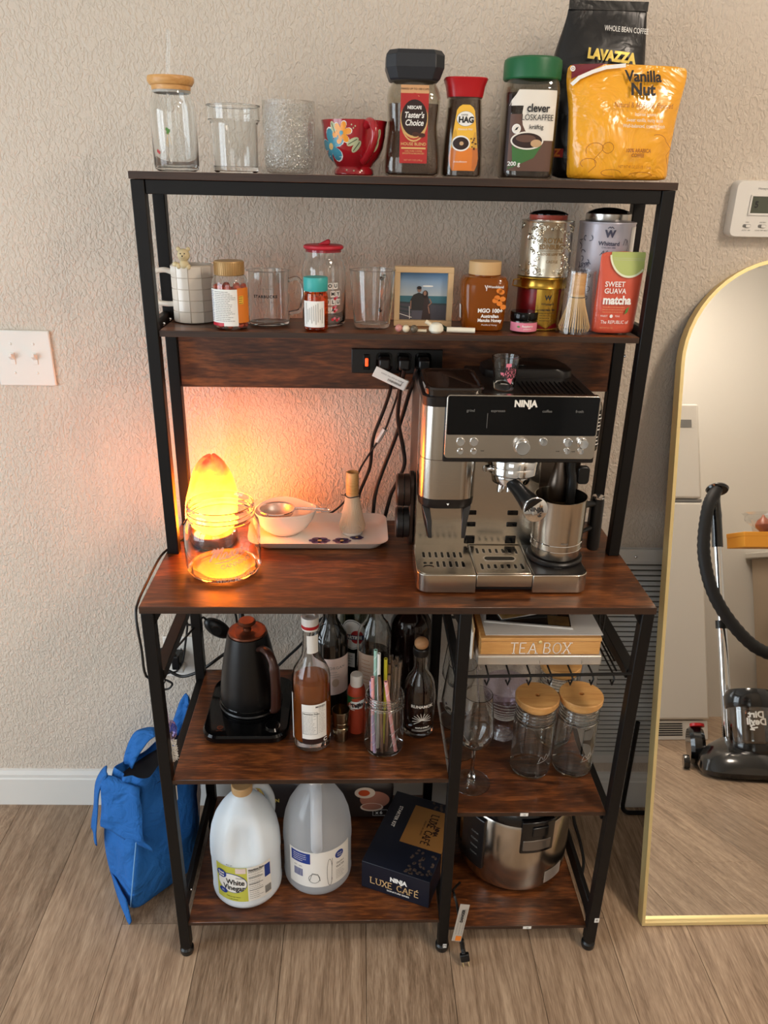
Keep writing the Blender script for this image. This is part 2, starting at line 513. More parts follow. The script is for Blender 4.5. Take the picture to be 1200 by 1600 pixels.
# left wall with the opening of a sliding glass door
b = MB()
b.box(-2.4, -2.28, -2.72, -2.1, 0, 2.75); b.box(-2.4, -2.28, -0.2, 0.6, 0, 2.75); b.box(-2.4, -2.28, -2.1, -0.2, 2.15, 2.75)
struct(b.build('wall_left', 'plain_wall', angle=0))
b = MB()
for a in ((-2.1, -2.04), (-1.18, -1.12), (-0.26, -0.2)): b.box(-2.37, -2.31, a[0], a[1], 0.0, 2.15)
b.box(-2.37, -2.31, -2.1, -0.2, 2.09, 2.15); b.box(-2.37, -2.31, -2.1, -0.2, 0.0, 0.06)
d1 = struct(b.build('door_1', 'white_trim', angle=0))
MB().box(-2.345, -2.335, -2.04, -1.18, 0.06, 2.09).build('pane', 'pane_glass', d1, angle=0)
MB().box(-2.345, -2.335, -1.12, -0.26, 0.06, 2.09).build('pane', 'pane_glass', d1, angle=0)
struct(MB().box(2.6, 2.72, -2.72, 0.6, 0, 2.75).build('wall_right', 'plain_wall', angle=0))
# wall behind the camera with a window
b = MB()
b.box(-2.4, -1.35, -2.82, -2.7, 0, 2.75); b.box(-0.15, 2.72, -2.82, -2.7, 0, 2.75)
b.box(-1.35, -0.15, -2.82, -2.7, 0, 0.95); b.box(-1.35, -0.15, -2.82, -2.7, 2.15, 2.75)
struct(b.build('wall_front', 'plain_wall', angle=0))
b = MB()
for a in ((-1.35, -1.3), (-0.775, -0.725), (-0.2, -0.15)): b.box(a[0], a[1], -2.79, -2.73, 0.95, 2.15)
b.box(-1.35, -0.15, -2.79, -2.73, 0.95, 1.0); b.box(-1.35, -0.15, -2.79, -2.73, 2.1, 2.15)
w1 = struct(b.build('window_1', 'white_trim', angle=0))
MB().box(-1.3, -0.775, -2.765, -2.755, 1.0, 2.1).build('pane', 'pane_glass', w1, angle=0)
MB().box(-0.725, -0.2, -2.765, -2.755, 1.0, 2.1).build('pane', 'pane_glass', w1, angle=0)
# baseboard of the back wall
b = MB(); b.prism([(0, 0), (-0.014, 0), (-0.014, 0.085), (-0.011, 0.088), (-0.011, 0.098), (-0.006, 0.108), (0, 0.11)], -2.3, 2.62, plane='yz', xf=WX)
struct(b.build('baseboard_back', 'white_trim', angle=20))

# ceiling lamps; the second is added to brighten the side the mirror reflects
M('opal_glow', (255, 240, 220), 0.5, emis=((255, 238, 220), 56.0))
for lx, ly, lb in ((1.3, -0.95, 'round flush ceiling lamp with a glowing opal dome over the living area'), (1.7, -2.0, 'added flush ceiling lamp with a glowing opal dome to brighten the reflected kitchen')):
    cl = thing('ceiling_lamp', lb, 'lamp', (lx, ly, 2.7493))
    MB().lathe([(0.0, 0), (0.19, 0), (0.19, -0.03), (0, -0.03)]).build('base', 'white_plastic', cl)
    MB().lathe([(0.175, -0.03), (0.17, -0.05), (0.14, -0.08), (0.08, -0.098), (0.0, -0.104)]).build('diffuser', 'opal_glow', cl)

M('vent_shade', (120, 116, 108), 0.8)
# louvred return air grille low on the wall
gx0, gz0, gw, gh = 0.485, 0.15, 0.50, 0.62
gr = thing('return_air_grille', 'white louvred return air grille low on the textured wall', 'vent', (0, 0.4438, 0), WA)
b = MB()
for (x0, x1, z0, z1) in ((gx0, gx0+0.04, gz0, gz0+gh), (gx0+gw-0.04, gx0+gw, gz0, gz0+gh), (gx0+0.04, gx0+gw-0.04, gz0, gz0+0.025), (gx0+0.04, gx0+gw-0.04, gz0+gh-0.03, gz0+gh)):
    b.box(x0, x1, -0.012, -0.0005, z0, z1)
b.build('frame', 'white_trim', gr, bevel=0.002)
MB().box(gx0+0.04, gx0+gw-0.04, -0.0025, -0.0005, gz0+0.025, gz0+gh-0.03).build('backing', 'vent_shade', gr, angle=0)  # shade in the gaps between slats is put into this sheet's grey
sm = MB().add([(gx0+0.04, -0.0145, -0.0036), (gx0+gw-0.04, -0.0145, -0.0036), (gx0+gw-0.04, -0.0075, 0.0022), (gx0+0.04, -0.0075, 0.0022),
               (gx0+0.04, -0.0138, -0.0044), (gx0+gw-0.04, -0.0138, -0.0044), (gx0+gw-0.04, -0.0068, 0.0014), (gx0+0.04, -0.0068, 0.0014)],
              [(0,1,2,3),(7,6,5,4),(0,4,5,1),(1,5,6,2),(2,6,7,3),(3,7,4,0)]).mesh('slat', 'white_trim', 0)
ns = 41
for i in range(ns):
    o = bpy.data.objects.new('slat', sm); col.objects.link(o); o.parent = gr
    o.location = (0, 0, gz0+0.032+i*(gh-0.062)/(ns-1))
s_ = MB().sphere((gx0+0.085, -0.013, gz0+gh-0.016), 0.004, n=10, m=6).build('screw', 'chrome', gr)

# thermostat
th = thing('thermostat', 'white digital thermostat with a small grey display on the wall', 'thermostat', (0.708, wallY(0.708), 1.506), WA)
tp = rrect(0.135, 0.103, 0.012, 5)
MB().loft([[(x, 0, z) for x, z in tp], [(x, -0.018, z) for x, z in tp], [(x*0.96, -0.024, z*0.96) for x, z in tp]]).build('body', 'white_plastic', th)
M('lcd', (84, 88, 76), 0.25)
fr = MB()
for (x0, x1, z0, z1) in ((-0.036, -0.033, -0.01, 0.026), (0.005, 0.008, -0.01, 0.026), (-0.036, 0.008, 0.023, 0.026), (-0.036, 0.008, -0.01, -0.007)): fr.box(x0, x1, -0.0262, -0.0235, z0, z1)
fr.build('display_frame', 'white_plastic', th, bevel=0.0006)
MB().box(-0.033, 0.005, -0.0248, -0.023, -0.007, 0.023).build('display', 'lcd', th)
TS = flatS(-0.025)
text(th, '5', 'dark_print', TS, -0.023, 0.008, 0.016, o=0.0004, bold=0.0004)
text(th, 'Honeywell', 'grey_print', flatS(-0.0241), -0.012, 0.037, 0.006, o=0.0003)
for sx, tx, bx in ((-0.034, 'FAN', 'AUTO  ON'), (-0.004, 'SYSTEM', 'COOL OFF HEAT')):
    MB().prism(rrect(0.016, 0.006, 0.0028, 3, sx, -0.03), -0.0245, -0.0235).build('slot', 'grey_print', th)
    MB().prism(rrect(0.009, 0.005, 0.0022, 3, sx+0.002, -0.03), -0.027, -0.0235).build('slide_switch', 'white_plastic', th)
    text(th, tx, 'grey_print', flatS(-0.0241), sx, -0.0235, 0.0035, o=0.0003)
    text(th, bx, 'grey_print', flatS(-0.0241), sx, -0.038, 0.0033, o=0.0003)

# double light switch
sw = thing('light_switch', 'white double toggle light switch plate on the wall', 'light switch', (-0.7655, wallY(-0.7655), 1.19), WA)
MB().box(-0.0585, 0.0585, -0.006, 0, -0.0575, 0.0575).build('plate', 'white_plastic', sw, bevel=0.003, seg=3)
for sx in (-0.023, 0.023):
    MB().box(sx-0.005, sx+0.005, -0.0075, -0.005, -0.012, 0.012).build('toggle_frame', 'white_plastic', sw, bevel=0.0006)
    MB().loft([[(sx-0.004, -0.007, -0.003), (sx+0.004, -0.007, -0.003), (sx+0.004, -0.007, 0.008), (sx-0.004, -0.007, 0.008)],
               [(sx-0.003, -0.019, 0.006), (sx+0.003, -0.019, 0.006), (sx+0.003, -0.018, 0.012), (sx-0.003, -0.018, 0.012)]]).build('toggle', 'white_plastic', sw, angle=20)
    for sz in (-0.03, 0.03):
        MB().sphere((sx, -0.006, sz), 0.003, 0.0012, 0.003, 10, 6).build('screw', 'white_plastic', sw)

# wall outlet under the worktop
wo = thing('wall_outlet', 'ivory duplex wall outlet behind the kettle with black plugs in it', 'outlet', (-0.507, wallY(-0.507), 0.463), WA)
MB().box(-0.037, 0.037, -0.006, 0, -0.057, 0.057).build('plate', 'white_plastic', wo, bevel=0.003, seg=3)
for sz in (-0.02, 0.02):
    MB().prism(rrect(0.033, 0.028, 0.011, 4, 0, sz), -0.0075, -0.005).build('socket', 'white_plastic', wo)
    for sx in (-0.006, 0.006): MB().box(sx-0.001, sx+0.001, -0.0078, -0.007, sz-0.002, sz+0.007).build('slot', 'black_matte', wo, angle=0)

# ------------------------------------------------------------------ arched floor mirror
MB_SL = 0.2565
mir = thing('floor_mirror', 'tall arched floor mirror with thin gold frame leaning on the wall', 'mirror', (0.7846, 0.068, 0.0), rot=(-math.atan(MB_SL), 0, 0))
R, SH = 0.21, 1.462
def arch(r, z0, n=28):
    return [(r, z0)]+[(r*cos(pi*k/n), SH-R+r*sin(pi*k/n)) for k in range(n+1)]+[(-r, z0)]
ou, inn = arch(R, 0.0), arch(R-0.007, 0.007)
b = MB(); n = len(ou)
vs = [(x, -0.012, z) for x, z in ou]+[(x, -0.012, z) for x, z in inn]+[(x, 0.016, z) for x, z in ou]+[(x, 0.0, z) for x, z in inn]
fs = []
for i in range(n):
    j = (i+1) % n
    fs += [(i, j, n+j, n+i), (2*n+i, 2*n+j, j, i), (n+i, n+j, 3*n+j, 3*n+i), (3*n+i, 3*n+j, 2*n+j, 2*n+i)]
b.add(vs, fs)
b.build('frame', 'gold_metal', mir, angle=30)
mm, nt, bs = nmat('mirror_glass')
bs.inputs['Base Color'].default_value = (0.93, 0.94, 0.93, 1); bs.inputs['Metallic'].default_value = 1; bs.inputs['Roughness'].default_value = 0.0
MB().prism(inn, 0.0, 0.003).build('mirror_pane', 'mirror_glass', mir, angle=0)
MB().prism(arch(R-0.004, 0.004), 0.004, 0.014).build('backing', 'black_matte', mir, angle=0)
# its fold-out easel leg behind, whose foot shows on the floor
lg = thing('easel_leg', 'black bent tube foot on the floor behind the gold framed mirror', 'stand', (0.0, 0.0, 0.0))
MB().tube([(0.635, 0.398, 0.30), (0.635, 0.398, 0.03)] + [(0.635+0.02*(1-cos(a)), 0.398-0.004*sin(a), 0.026-0.02*sin(a)) for a in (0.4, 0.8, 1.2, 1.57)] + [(0.78, 0.392, 0.006), (0.93, 0.392, 0.006)] + [(0.95, 0.394, 0.03), (0.95, 0.398, 0.3)], 0.006, 8).build('foot_bar', 'black_metal', lg)

# ------------------------------------------------------------------ what the mirror reflects
fr = thing('refrigerator', 'white top-freezer refrigerator reflected in the arched mirror', 'refrigerator', (1.36, -2.0, 0.0))
M('fridge_white', (212, 206, 196), 0.35, bump=0.05, bscale=500)
MB().box(-0.335, 0.335, -0.68, -0.06, 0.03, 1.70).build('cabinet', 'fridge_white', fr, bevel=0.006)
MB().box(-0.337, 0.337, -0.056, 0.0, 1.215, 1.71).build('freezer_door', 'fridge_white', fr, bevel=0.012, seg=3)
MB().box(-0.337, 0.337, -0.056, 0.0, 0.10, 1.195).build('fridge_door', 'fridge_white', fr, bevel=0.012, seg=3)
MB().box(0.21, 0.295, 0.0, 0.003, 1.585, 1.625).build('name_plate', 'grey_print', fr, angle=0)
MB().box(-0.31, 0.33, -0.07, -0.012, 0.0, 0.095).build('base_grille', 'fridge_white', fr, bevel=0.004)
for i in range(6):
    MB().prism(rrect(0.4, 0.006, 0.0028, 3, 0.0, 0.025+i*0.011), -0.014, -0.0105).build('vent_slot', 'black_matte', fr)
MB().box(-0.34, 0.34, -0.05, -0.01, 1.198, 1.212).build('seal', 'grey_print', fr, angle=0)

# kitchen counter end with an orange box and an onion in a bag
ct = thing('kitchen_counter', 'beige kitchen counter end reflected at the mirror edge', 'counter', (2.40, -2.02, 0))
M('counter_beige', (176, 160, 140), 0.5)
MB().box(-0.11, 0.19, -0.65, 0.0, 0.0, 0.93).build('cabinet', 'counter_beige', ct, bevel=0.003)
MB().box(-0.14, 0.195, -0.67, 0.03, 0.93, 0.965).build('countertop', 'plain_wall', ct, bevel=0.006)
M('orange_card', (236, 160, 52), 0.55)
ob = thing('orange_box', 'flat orange cardboard box on the reflected kitchen counter', 'box', (2.055, -2.08, 0.965))
MB().box(-0.15, 0.44, -0.1, 0.09, 0.0, 0.075).build('carton', 'orange_card', ob, bevel=0.002)
MB().box(-0.151, 0.441, -0.101, 0.091, 0.056, 0.079).build('lid', 'orange_card', ob, bevel=0.002)
on = thing('onion', 'reddish brown onion in a clear bag on the orange box', 'onion', (2.03, -2.03, 1.044))
M('onion_skin', (150, 78, 52), 0.35, vary=0.3, vscale=40)
MB().lathe([(0, 0), (0.02, 0.003), (0.04, 0.025), (0.042, 0.04), (0.03, 0.062), (0.012, 0.076), (0.004, 0.09), (0, 0.092)], 20).build('bulb', 'onion_skin', on)
glass('bag_film', (245, 245, 245), 0.08, 0.6, 2.2, 0.12, bump=0.6, bscale=40)
rd = random.Random(4)
MB().loft([[( (0.05+0.03*h)*(1+0.22*rd.uniform(-1, 1))*cos(a*pi/8)-0.02*h, (0.05+0.02*h)*(1+0.2*rd.uniform(-1, 1))*sin(a*pi/8), 0.002+0.1*h) for a in range(16)] for h in (0, 0.3, 0.6, 0.85, 1.0)], True, False).build('plastic_bag', 'bag_film', on)

# vacuum cleaner standing in front of the fridge
vc = thing('vacuum_cleaner', 'black upright vacuum cleaner with clear dust cup reflected in the mirror', 'vacuum cleaner', (1.50, -1.36, 0), radians(14))
M('vac_black', (16, 15, 16), 0.18, coat=0.6)
M('vac_red', (190, 30, 34), 0.35)
glass('vac_cup', (170, 160, 150), 0.12, 0.6, 2.0, 0.05)
b = MB()
b.loft([sring(0.165, 0.13, 0.012, 3.0, 32, 0.02, 0.06), sring(0.17, 0.135, 0.03, 3.0, 32, 0.02, 0.06), sring(0.16, 0.125, 0.07, 2.8, 32, 0.02, 0.05), sring(0.12, 0.09, 0.105, 2.4, 32, 0.02, 0.02), sring(0.07, 0.06, 0.125, 2.2, 32, 0.02, -0.02)])
b.build('floor_head', 'vac_black', vc)
for sx in (-0.135, 0.165):
    MB().lathe([(0, -0.03), (0.07, -0.03), (0.082, -0.015), (0.082, 0.015), (0.07, 0.03), (0, 0.03)], 24, xf=Matrix.Translation((sx, -0.08, 0.083)) @ Matrix.Rotation(pi/2, 4, 'Y')).build('wheel', 'vac_black', vc)
    MB().lathe([(0, -0.012), (0.028, -0.012), (0.03, 0), (0.028, 0.012), (0, 0.012)], 16, xf=Matrix.Translation((sx*1.36-0.005, 0.0, 0.03)) @ Matrix.Rotation(pi/2, 4, 'Y')).build('caster', 'vac_black', vc)
MB().lathe([(0, 0), (0.03, 0.0), (0.03, 0.012), (0, 0.016)], 16, xf=Matrix.Translation((-0.13, -0.06, 0.165)) @ Matrix.Rotation(radians(20), 4, 'X')).build('pedal', 'vac_red', vc)
tilt = Matrix.Translation((0.075, 0.03, 0.05)) @ Matrix.Rotation(radians(14), 4, 'X')
MB(tilt).lathe([(0, 0), (0.085, 0), (0.098, 0.02), (0.098, 0.06), (0.09, 0.065), (0, 0.065)], 28).build('cup_base', 'vac_black', vc)
cu = MB(tilt).lathe([(0.09, 0.065), (0.094, 0.08), (0.09, 0.21)], 28, cap0=False, cap1=False).build('dust_cup', 'vac_cup', vc)
MB(tilt).lathe([(0, 0.066), (0.045, 0.066), (0.055, 0.2), (0, 0.2)], 20).build('cyclone', 'counter_beige', vc)
MB(tilt).lathe([(0, 0.21), (0.096, 0.21), (0.1, 0.225), (0.1, 0.26), (0.085, 0.285), (0.03, 0.29), (0, 0.29)], 28).build('cup_lid', 'vac_black', vc)
VS = lambda u, v, o: tuple(tilt @ Vector(((0.0925+o)*sin(u/0.0925), (0.0925+o)*cos(u/0.0925), v)))
text(vc, 'Dirt', 'white_print', lambda u, v, o: VS(-u, v, o), -0.0, 0.178, 0.036, bold=0.0015, o=0.002)
text(vc, 'Devil', 'white_print', lambda u, v, o: VS(-u, v, o), -0.0, 0.15, 0.036, bold=0.0015, o=0.002)
strokes(vc, 'emblem', 'white_print', lambda u, v, o: VS(-u, v, o), [[(0.0, 0.128), (0.02, 0.124), (0.024, 0.134), (0.01, 0.138)], [(0.012, 0.118), (0.026, 0.12)]], 0.006, o=0.002)
MB().tube([(0.0, -0.1, 0.12), (0.0, -0.125, 0.5), (0.0, -0.135, 0.6)], 0.022, 14).build('lower_wand', 'chrome', vc)
MB().tube([(0.0, -0.135, 0.58), (0.0, -0.16, 0.98)], 0.018, 14).build('upper_wand', 'chrome', vc)
MB().tube([(0.0, -0.135, 0.58), (0.0, -0.138, 0.615)], 0.026, 14).build('collar', 'black_plastic', vc)
MB().tube(spline([(0.0, -0.16, 0.94), (0.0, -0.165, 1.06), (-0.005, -0.165, 1.16), (0.005, -0.15, 1.2)], 5), [0.024]*6+[0.026]*10, 14).build('handle', 'vac_black', vc)
MB().lathe([(0.02, -0.006), (0.045, -0.005), (0.05, 0.004), (0.045, 0.012), (0.02, 0.012)], 20, xf=Matrix.Translation((0.005, -0.145, 1.195)) @ Matrix.Rotation(radians(25), 4, 'X')).build('hose_collar', 'vac_black', vc)
hp = spline([(0.0, -0.13, 1.2), (-0.05, -0.09, 1.1), (-0.075, -0.07, 0.9), (-0.03, -0.06, 0.7), (0.1, -0.06, 0.52), (0.26, -0.08, 0.44), (0.32, -0.12, 0.34), (0.24, -0.14, 0.22), (0.14, -0.12, 0.18)], 14)
MB().tube(hp, [0.026+0.0025*(i % 2) for i in range(len(hp))], 12).build('hose', 'black_matte', vc, angle=60)
# ------------------------------------------------------------------ bakers rack
ZW, ZT, Z2, ZM, ZB, ZMR, ZBR = 0.8649, 1.5502, 1.2966, 0.4809, 0.0963, 0.3862, 0.0638
rk = thing('bakers_rack', 'tall black metal bakers rack with rustic brown wooden shelves and hutch', 'rack')
T = 0.011
def post(x, y, z0, z1, name='post', t=T):
    return MB().box(x-t, x+t, y-t, y+t, z0, z1).build(name, 'black_metal', rk, bevel=0.0015)
LX, RX, MX = -0.438, 0.438, 0.115
RY = 0.357
for x, y in ((LX, 0.012), (RX, 0.012), (MX, 0.012), (LX, RY), (RX, RY), (0.107, RY)):
    lg_ = post(x, y, 0.022, ZW-0.014, 'leg')
    MB().lathe([(0, 0), (0.013, 0), (0.0145, 0.004), (0.0145, 0.014), (0.011, 0.018), (0.011, 0.024), (0, 0.024)], 20, x, y).build('foot', 'black_plastic', lg_)
for x in (-0.435, 0.435):
    for y in (0.2138, 0.349): post(x, y, ZW, ZT-0.012, 'hutch_post')
# boards
def board(name, x0, x1, y0, y1, zt, t, mat='rustic_wood'):
    o = MB().box(x0, x1, y0, y1, zt-t, zt).build(name, mat, rk, bevel=0.0008, seg=1)
    MB().box(x0, x1, y0-0.0006, y0+0.0004, zt-t+0.0005, zt-0.0005).build('edge_band', 'rustic_edge', o, angle=0)
    return o
board('worktop', -0.45, 0.45, 0.0, 0.372, ZW, 0.0135)
board('top_shelf', -0.4475, 0.4475, 0.2018, 0.362, ZT, 0.0118)
board('upper_shelf', -0.423, 0.423, 0.207, 0.358, Z2, 0.011)
board('lower_shelf', -0.427, MX-0.011, 0.004, 0.369, ZM, 0.010)
board('bottom_shelf', -0.427, MX-0.011, 0.004, 0.369, ZB, 0.008)
board('side_shelf', MX+0.011, 0.427, 0.012, 0.369, ZMR, 0.010)
board('side_bottom_shelf', MX+0.011, 0.427, 0.012, 0.369, ZBR, 0.008)
MB().box(-0.423, 0.423, 0.343, 0.357, 1.1627, Z2-0.0112).build('back_panel', 'rustic_wood', rk, bevel=0.0008, seg=1)
# rails
def rail(x0, x1, y0, y1, z0, z1, name='rail'):
    return MB().box(x0, x1, y0, y1, z0, z1).build(name, 'black_metal', rk, bevel=0.001, seg=1)
rail(-0.423, 0.423, 0.205, 0.222, ZT-0.034, ZT-0.012); rail(-0.423, 0.423, 0.342, 0.358, ZT-0.034, ZT-0.012)
for sx in (-1, 1):
    xa, xb = (-0.446, -0.424) if sx < 0 else (0.424, 0.446)
    rail(xa, xb, 0.225, 0.338, ZT-0.03, ZT-0.012)
    rail(xa+0.009*(sx > 0), xb-0.009*(sx < 0), 0.225, 0.338, Z2-0.012, Z2+0.012)
    rail(xa, xb, 0.024, 0.346, 0.700, 0.720)
    rail(xa+0.012*(sx > 0), xb-0.012*(sx < 0), 0.024, 0.346, (ZB if sx < 0 else ZBR)-0.006, (ZB if sx < 0 else ZBR)+0.034)
    rail(xa, xb, 0.024, 0.346, ZM-0.032 if sx < 0 else ZMR-0.032, ZM-0.0105 if sx < 0 else ZMR-0.0105)
rail(MX-0.011, MX+0.005, 0.024, 0.346, 0.705, 0.72); rail(MX-0.008, MX+0.004, 0.024, 0.346, ZBR+0.0, ZBR+0.03)
rail(-0.426, 0.426, 0.35, 0.366, 0.70, 0.72)
# corner gussets under the worktop
for x, s in ((LX+T, 1), (RX-T, -1), (MX-T, -1)):
    MB().prism([(x, ZW-0.0138), (x+s*0.014, ZW-0.0138), (x, ZW-0.04)], 0.008, 0.016).build('gusset', 'black_metal', rk, angle=0)
for x, y, z in ((-0.4238, 0.30, Z2+0.004), (-0.4238, 0.25, Z2+0.004), (-0.433, 0.07, ZB+0.02), (0.4235, 0.27, 1.25)):
    MB().sphere((x, y, z), 0.0028, n=10, m=6).build('screw', 'chrome', rk)
# assembly stickers
def sticker(x, y, z, w, h, s):
    st = MB().box(x-w/2, x+w/2, y-0.0006, y, z-h/2, z+h/2).build('sticker', 'white_paper', rk, angle=0)
    text(st, s, 'dark_print', flatS(y-0.0006), x, z, h*0.8, o=0.0003)
sticker(MX+0.004, -0.0022, 0.024, 0.008, 0.011, 'M'); sticker(RX+0.006, 0.0008, 0.092, 0.010, 0.012, 'R')
sticker(0.262, 0.0112, ZMR-0.005, 0.016, 0.0075, '16'); sticker(0.298, 0.0112, ZBR-0.004, 0.018, 0.007, '18')
# wire shelf hung between the legs on the right
ws = bpy.data.objects.new('wire_shelf', None); col.objects.link(ws); ws.parent = rk
def wire(pts, r=0.0024, name='wire'): return MB().tube(pts, r, 8).build(name, 'black_metal', ws)
wz = 0.716
wire([(MX+0.011, 0.004, wz+0.002), (0.427, 0.004, wz+0.008)], 0.003, 'rod'); wire([(MX+0.011, 0.34, wz+0.003), (0.427, 0.34, wz+0.003)], 0.003, 'rod')
for i in range(7):
    x = 0.164+i*0.0385
    wire([(x, 0.34, wz+0.004), (x, 0.008, wz+0.004), (x+0.001, 0.003, wz-0.003), (x-0.003, 0.001, wz-0.014), (x-0.007, 0.000, wz-0.003)], 0.0018)
for dx in (0.0, 0.016):
    wire([(0.404+dx*0.4, 0.02+dx*2, wz+0.004), (0.404+dx*0.4, 0.12+dx*2, wz+0.004), (0.416, 0.15+dx*2, wz+0.03), (0.424, 0.18+dx*2, wz+0.07)], 0.002, 'side_wire')
# power strip set in the back panel
ps = MB().box(-0.0895, 0.088, 0.336, 0.3435, 1.1955, 1.2435).build('power_strip', 'black_plastic', rk, bevel=0.0015)
M('switch_glow', (255, 90, 40), 0.3, emis=((255, 70, 30), 1.6))
MB().box(-0.0665, -0.0535, 0.3335, 0.3365, 1.203, 1.233).build('switch_bezel', 'black_gloss', ps, bevel=0.001)
MB().box(-0.063, -0.057, 0.3315, 0.3345, 1.21, 1.226).build('rocker_switch', 'switch_glow', ps, bevel=0.002)
for sx in (-0.026, 0.012, 0.05):
    MB().prism(rrect(0.032, 0.036, 0.008, 4, sx, 1.2195), 0.3345, 0.3365).build('socket', 'black_gloss', ps)
# ================================================================== things on the top shelf
M('red_glaze', (158, 24, 34), 0.12, coat=0.6)
M('coffee_granules', (78, 48, 30), 0.8, bump=0.9, bscale=500, vary=0.5, vscale=350)
M('coffee_dark', (46, 26, 17), 0.75, bump=0.9, bscale=500, vary=0.5, vscale=300)
M('label_red', (176, 42, 40), 0.45); M('label_dark', (44, 24, 20), 0.45); M('label_tan', (206, 158, 112), 0.5)
M('label_gold', (214, 176, 112), 0.45); M('label_yellow', (240, 186, 62), 0.45); M('label_orange', (226, 128, 44), 0.45)
M('label_cream', (232, 226, 214), 0.5); M('label_green', (62, 110, 56), 0.5); M('lid_green', (26, 98, 58), 0.4, bump=0.05)
M('lid_red', (178, 24, 30), 0.3); M('lid_black', (40, 42, 46), 0.42); M('bean_brown', (74, 38, 24), 0.5)
M('coffee_cream', (196, 160, 120), 0.5); M('label_brownfoto', (98, 70, 58), 0.5)
M('teal_paint', (70, 140, 158), 0.25); M('orange_paint', (232, 150, 44), 0.25); M('leaf_paint', (186, 190, 150), 0.3); M('leaf_dark', (70, 84, 60), 0.3)
M('leaf_green', (84, 130, 60), 0.4)
glass('jar_glass', (240, 238, 232), 0.05, 0.6, 3.0)
glass('bubble_glass', (244, 244, 242), 0.1, 0.7, 2.4, 0.05, bump=0.9, bscale=260)

def vessel(outer, t=0.0022, base_t=0.005):
    """closed glass wall from an outer profile [(r, z)] bottom to top"""
    inner = [(max(r-t, 0.001), z) for r, z in outer if z > outer[0][1]+base_t*0.9]
    z0 = outer[0][1]+base_t
    prof = [(0, outer[0][1])]+list(outer)+[(inner[-1][0], outer[-1][1]+0.0003)]+[(r, z) for r, z in reversed(inner[:-1])]
    prof += [(inner[0][0]*0.9, z0), (0, z0)]
    return prof

def rows_(parent, name, mat, S, rows, o=0.0007, n=10):
    return MB().loft([[S(u0+(u1-u0)*k_/n, v, o) for k_ in range(n+1)] for v, u0, u1 in rows], False, False, closed=False).build(name, mat, parent, fix=False)
# 1 tumbler with bamboo lid and straw
t = thing('lidded_tumbler', 'can-shaped glass tumbler with bamboo lid and clear straw on top shelf', 'tumbler', (-0.384, 0.275, ZT))
MB().lathe(vessel([(0.030, 0), (0.0355, 0.003), (0.037, 0.01), (0.0375, 0.085), (0.037, 0.1), (0.034, 0.108), (0.0315, 0.114), (0.0305, 0.122)], 0.002), 40).build('glass_body', 'clear_glass', t)
ld = MB().lathe([(0, 0.1205), (0.031, 0.1205), (0.0315, 0.127), (0.034, 0.128), (0.0372, 0.133), (0.0372, 0.138), (0.036, 0.1405), (0, 0.1405)], 40).build('lid', 'bamboo', t)
MB().lathe([(0.0285, 0.1165), (0.0295, 0.1165), (0.0295, 0.1205), (0.0285, 0.1205)], 32, cap0=False, cap1=False).build('seal_ring', 'white_plastic', ld)
MB().tube([(-0.012, 0.006, 0.008), (-0.004, 0.0, 0.14), (0.004, -0.004, 0.205)], 0.003, 10).build('straw', 'clear_glass', t)
CS = cylS(0.0378)
for (u, v, m_) in ((-0.004, 0.062, 'leaf_green'), (-0.001, 0.06, 'leaf_green'), (-0.003, 0.057, 'leaf_green'), (-0.024, 0.03, 'label_red'), (-0.021, 0.028, 'label_red')):
    disc(t, 'printed_flower', m_, CS, u, v, 0.0022, 0.0028, n=10, rings=1)
strokes(t, 'printed_stems', 'label_gold', CS, [[(-0.003, 0.056), (-0.004, 0.036)], [(-0.001, 0.056), (0.002, 0.04)], [(-0.004, 0.05), (-0.007, 0.038)]], 0.0006)

# 2 stepped stacking glass
t = thing('stepped_glass', 'clear glass tumbler with a wide stepped rim on top shelf', 'glass', (-0.285, 0.275, ZT))
MB().lathe(vessel([(0.034, 0), (0.0372, 0.003), (0.0375, 0.01), (0.0385, 0.073), (0.040, 0.076), (0.043, 0.08), (0.0435, 0.1)], 0.0028, 0.009), 40).build('glass_body', 'clear_glass', t)
MB().lathe([(0.0432, 0.099), (0.0442, 0.1), (0.0442, 0.1015), (0.0415, 0.1022), (0.0405, 0.1)], 40, loop=True).build('rim', 'clear_glass', t)

# 3 seeded bubble glass tumbler
t = thing('bubble_tumbler', 'speckled seeded glass tumbler full of tiny bubbles on top shelf', 'glass', (-0.194, 0.27, ZT))
MB().lathe(vessel([(0.030, 0), (0.0375, 0.002), (0.041, 0.009), (0.0428, 0.03), (0.0433, 0.07), (0.0432, 0.109)], 0.0035, 0.008), 44).build('glass_body', 'bubble_glass', t)
M('bubble_shell', (226, 220, 210), 0.08, metal=0.55)
rd = random.Random(11)
b = MB()
for i in range(560):
    a = rd.uniform(0, 2*pi); z = rd.uniform(0.006, 0.103); r_ = 0.0415 if z > 0.02 else 0.036+z*0.25
    s_ = rd.uniform(0.0006, 0.0016)
    b.sphere((r_*sin(a), -r_*cos(a), z), s_, s_, s_*1.3, n=6, m=4)
o = b.build('bubbles', 'bubble_shell', t); o['kind'] = 'stuff'

